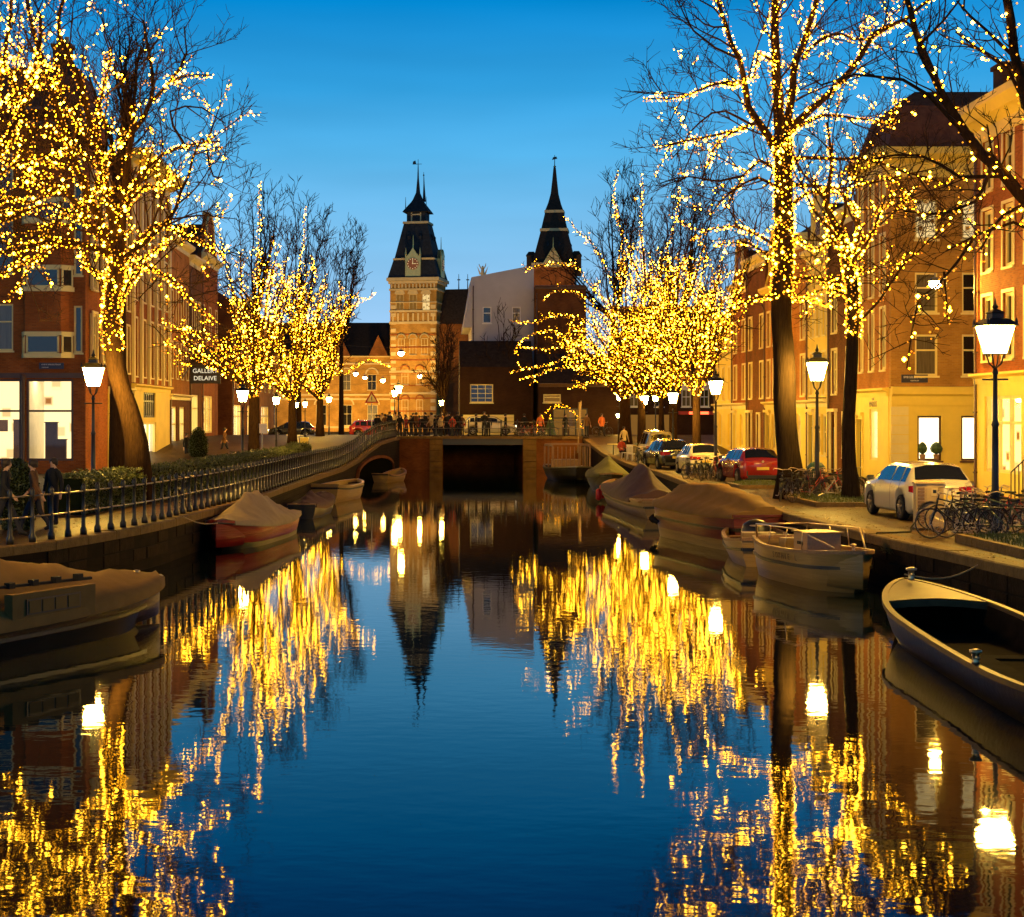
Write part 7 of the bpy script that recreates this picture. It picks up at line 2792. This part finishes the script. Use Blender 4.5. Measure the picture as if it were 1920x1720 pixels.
for i in range(14):
    xp = 706 + 11.5 * i + pr_.uniform(-3, 3)
    d = pr_.uniform(122.5, 129)
    c_ = cols[(i * 3) % len(cols)]
    person(pr_.choice(("stand", "walk")), XA(xp, d), d, 2.42, pr_.uniform(-3, 3), c_, "person in %s, %s the back rows of the bridge crowd" % (desc[c_], ("leftmost in", "second from left in", "third from left in", "fourth from left in", "fifth from left in", "sixth from left in", "left of middle in", "right of middle in", "sixth from right in", "fifth from right in", "fourth from right in", "third from right in", "second from right in", "rightmost in")[i]), pr_.uniform(.9, 1.08), "back rows of the bridge crowd")
for xp, d, lb in ((948, 124, "person in black coat behind the bicycles, left of the two reds"), (983, 123, "person in black coat behind the red bicycle on the bridge"), (1060, 122, "person in black coat in front of the garland"), (893, 126, "person in black coat behind the white passing car")):
    person("stand", XA(xp, d), d, 2.42, pr_.uniform(-3, 3), "coat_dark", lb, 1.0, "people along the middle of the bridge")
G3 = "people at the right end of the bridge"
for xp, d, po, c_, lb in ((1013, 121, "stand", "coat_orange", "person in orange jacket standing before the decorated cafe window"), (1100, 120.5, "stand", "coat_brown", "person in brown coat right of the slanted pole"), (1128, 118.8, "walk", "coat_orange", "person in orange jacket under the lantern at the bridge end"),
                          (1170, 106, "stand", "coat_beige", "person in pale coat standing by the yellow trunk")):
    person(po, XA(xp, d), d, 2.42 if d > 112 else 1.55, 0.3, c_, lb, 1.0, G3)
person("sit", XA(1165, 101), 101, 1.3, 0.4, "coat_red", "person in red jacket seated low on the right quay by the white chair", 1.0, G3)
# figures behind the left railing
GL = "people on the left quay path behind the railing"
person("walk", XA(8, 37.5), 37.5, 1.15, HPI, "coat_dark", "person in black coat walking behind the railing at the left edge", 1.05, GL)
person("stand", XA(100, 41.5), 41.5, 1.15, -0.5, "coat_dark", "person in black coat standing just left of where the hedge begins", 1.0, GL)
person("walk", XA(66, 39), 39, 1.15, -HPI, "coat_brown", "person in brown coat walking left beside the dark round shrub", 1.02, GL)
person("stand", XA(350, 97.5), 97.5, 1.2, 1.0, "coat_dark", "person in dark coat before the bright gallery door", 1.0, GL)
person("walk", XA(420, 100), 100, 1.5, 1.4, "coat_brown", "person in brown coat passing the brightly lit shop opening", 1.0, GL)

# white garden chair and small table
def chair(x, y, z, rz, label):
    o = empty("garden_chair", label, "chair", (x, y, z), rz)
    m = MB()
    m.box(-.25, .25, -.25, .25, .42, .46)
    m.build("seat", "paint_white", o)
    m = MB()
    for k in range(5):
        m.box(-.24 + .11 * k, -.20 + .11 * k, .23, .26, .46, .86)
    m.box(-.25, .25, .23, .27, .86, .94)
    m.build("backrest", "paint_white", o)
    for sx_ in (-1, 1):
        for sy_ in (-1, 1):
            m = MB()
            m.tube([(sx_ * .22, sy_ * .21, .42), (sx_ * .26, sy_ * .25, 0)], .022, 5)
            m.build("leg", "paint_white", o)


chair(XA(1186, 97), 97, 1.25, 0.6, "white garden chair at the edge of the far right quay")
chair(XA(1176, 99), 99, 1.28, -0.8, "second white chair, just behind the seated person")
tb = empty("round_table", "small pale round table on the quay by the bridge end", "table", (XA(1150, 103.5), 103.5, 1.45))
m = MB()
m.lathe([(.4, .70), (.4, .74)], 14)
m.build("tabletop", "paint_cream", tb)
m = MB()
m.lathe([(.2, 0), (.03, .04), (.03, .7)], 8)
m.build("pedestal", "metal_black", tb)

# utility cabinet, poles and signs
cb = empty("utility_cabinet", "tan metal utility cabinet standing in front of the white car", "cabinet", (XA(1718, 39.8), 39.8, 1.15), -0.12)
m = MB()
m.box(0, 0.66, 0, 0.42, 0.06, 1.16)
m.build("body", "cabinet", cb)
m = MB()
m.loft([[(-.03, -.03, 1.162), (.69, -.03, 1.162), (.69, .45, 1.162), (-.03, .45, 1.162)], [(-.03, -.03, 1.2), (.69, -.03, 1.2), (.69, .45, 1.2), (-.03, .45, 1.2)], [(.04, .05, 1.24), (.62, .05, 1.24), (.62, .38, 1.24), (.04, .38, 1.24)]])
m.build("lid", "cabinet", cb)
m = MB()
m.box(0.24, 0.64, -.014, -.002, 0.1, 1.12)
dr = m.build("door", "cabinet", cb)
m = MB()
m.box(0.36, 0.52, -.02, -.015, 0.86, 1.06)
m.build("notice", "sign_white_paper", dr)
m = MB()
m.box(0.40, 0.48, -.024, -.021, 0.93, 1.01)
m.build("symbol", "paint_black", dr)
m = MB()
for k in range(11):
    m.box(0.04, 0.2, -.012, -.002, 0.16 + .085 * k, 0.22 + .085 * k)
m.build("louvres", "cabinet_dark", cb)
m = MB()
m.box(-.04, .7, -.04, .46, 0, .06)
m.build("plinth", "coping", cb)
c3 = empty("utility_cabinet", "small yellow lit utility box above the far end of the left hedge", "cabinet", (XA(561, 96), 96.5, 1.6))
m = MB()
m.box(0, .5, 0, .3, 0, 1.1)
m.build("body", "paint_yellow", c3)
m = MB()
m.box(.52, .58, .1, .16, -.3, 1.0)
m.build("post", "metal_grey", c3)
bn2 = empty("litter_bin", "dark green litter bin between the thick trunk and the lantern", "bin", (XA(1530, 58), 58, 1.15))
m = MB()
m.lathe([(.3, 0), (.32, .9), (.34, .92), (.34, 1.0), (.2, 1.15), (.02, 1.2)], 12)
m.build("body", "paint_green", bn2, True)
m = MB()
m.box(-.16, .16, -.36, -.30, .6, .8)
m.build("notice", "paint_white", bn2)
ws = empty("warning_sign", "triangular warning sign on a thin pole at the left end of the bridge", "sign", (XA(697, 112), 112, 2.4))
m = MB()
m.tube([(0, 0, 0), (0, 0, 3.1)], .035, 6)
m.build("pole", "metal_grey", ws)
m = MB()
m.prism([(-.5, 2.5), (.5, 2.5), (0, 3.35)], -.05, -.03)
m.build("plate", "coat_red", ws)
m = MB()
m.prism([(-.33, 2.6), (.33, 2.6), (0, 3.15)], -.06, -.052)
m.build("plate_face", "paint_cream", ws)
m = MB()
m.box(-.03, .03, -.066, -.062, 2.68, 2.95)
m.build("symbol", "paint_black", ws)
sp_ = empty("leaning_pole", "slanted pale pole rising from the quay at the right end of the bridge", "pole", (XA(1083, 116.5), 116.5, 2.3))
m = MB()
m.tube([(0, 0, -1), (.25, 0, 2.8)], .05, 6)
m.tube([(.12, 0, 1.2), (.16, 0, 2.7)], .12, 6)
m.build("shaft", "hull_cream", sp_)
ns = empty("notice_board", "white notice board on a post by the left lanterns", "sign", (XA(492, 92), 92, 1.3))
m = MB()
m.tube([(0, 0, 0), (0, 0, 2.2)], .04, 6)
m.build("post", "metal_grey", ns)
m = MB()
m.box(-.28, .28, -.06, -.04, 1.7, 2.25)
m.build("board", "paint_white", ns)
# step railings before the nearest right house
sr = empty("stoop_railing", "black iron stair railing before the nearest right house", "railing", (19.0, 52.5, 1.15), -HPI)
m = MB()
for k in range(7):
    m.tube([(k * .35, 0, .1 * k), (k * .35, 0, 1.0 + .13 * k)], .02, 5)
m.tube([(0, 0, 1.0), (2.1, 0, 1.78)], .025, 5)
m.build("rail", "metal_black", sr)
for k in range(5):
    m = MB()
    m.box(.1 + .35 * k, .1 + .35 * (k + 1), .1, 1.0, 0, .16 * (k + 1))
    m.build("step", "coping", sr)
# electric cable from cabinet along the quay
def litter(label, n, fx, fy, fz):
    o = empty("fallen_leaves", label, "fallen leaves", (fx(0.5, 0.5), fy(0.5), 1.15))
    m = MB()
    b = o.location
    for _ in range(n):
        u, v = rnd.random(), rnd.random() ** 1.3
        y = fy(v)
        x = fx(u, v)
        a, r = rnd.uniform(0, 2 * PI), rnd.uniform(0.025, 0.055)
        p = Vector((x, y, fz(y) + 0.012)) - b
        m.add([p + Vector((math.cos(a + k) * r * (1, .6, 1, .6)[j], math.sin(a + k) * r * (1, .6, 1, .6)[j], rnd.uniform(0, .02))) for j, k in enumerate((0, HPI, PI, 1.5 * PI))], [(0, 1, 2, 3)])
    tag(m.build("leaves", "dry_leaf", o), kind="stuff")


litter("scattered dry leaves on the right quay paving by the kerb", 1800, lambda u, v: rqx(26 + 50 * v) + 0.1 + 3.2 * u * u, lambda v: 26 + 50 * v, zr)
litter("scattered dry leaves on the left quay path behind the railing", 900, lambda u, v: lqx(34 + 45 * v) - 0.5 - 2.2 * u, lambda v: 34 + 45 * v, zl)
wd = empty("wall_weeds", "tuft of green weeds growing from the right quay wall", "weeds", (rqx(37.0) - 0.05, 37.0, 0.9))
m = MB()
for _ in range(120):
    a = rnd.uniform(0, 2 * PI)
    q = Vector((rnd.uniform(-.05, .05), rnd.uniform(-.25, .25), rnd.uniform(-.1, .1)))
    t_ = Vector((-abs(rnd.gauss(.12, .08)), rnd.gauss(0, .08), rnd.uniform(-.05, .25)))
    m.add([q, q + Vector((0, .02, 0)), q + t_], [(0, 1, 2)])
tag(m.build("leaves", "leaf", wd), kind="stuff")
ec = empty("cable", "dark cable running from the cabinet over the quay edge", "cable", (12.0, 39.7, 1.17))
m = MB()
m.tube([(0.1, 0, .35), (-.15, -.1, .05), (-.3, -.6, .0), (-.9, -1.2, .02), (-1.35, -1.4, .03), (-1.5, -1.5, -.25)], .022, 6)
m.build("cord", "rubber", ec, True)
# parked motor scooter bulk at left edge
# light poles of traffic: far glowing spots
for xp, yp, d, lb in ((650, 790, 160, "headlamp glow of a distant car left of the warning sign"), (845, 790, 140, "headlamp of a car in the bridge crowd")):
    pass
for o in list(bpy.data.objects):
    if "_L" in o.keys():
        del o["_L"]
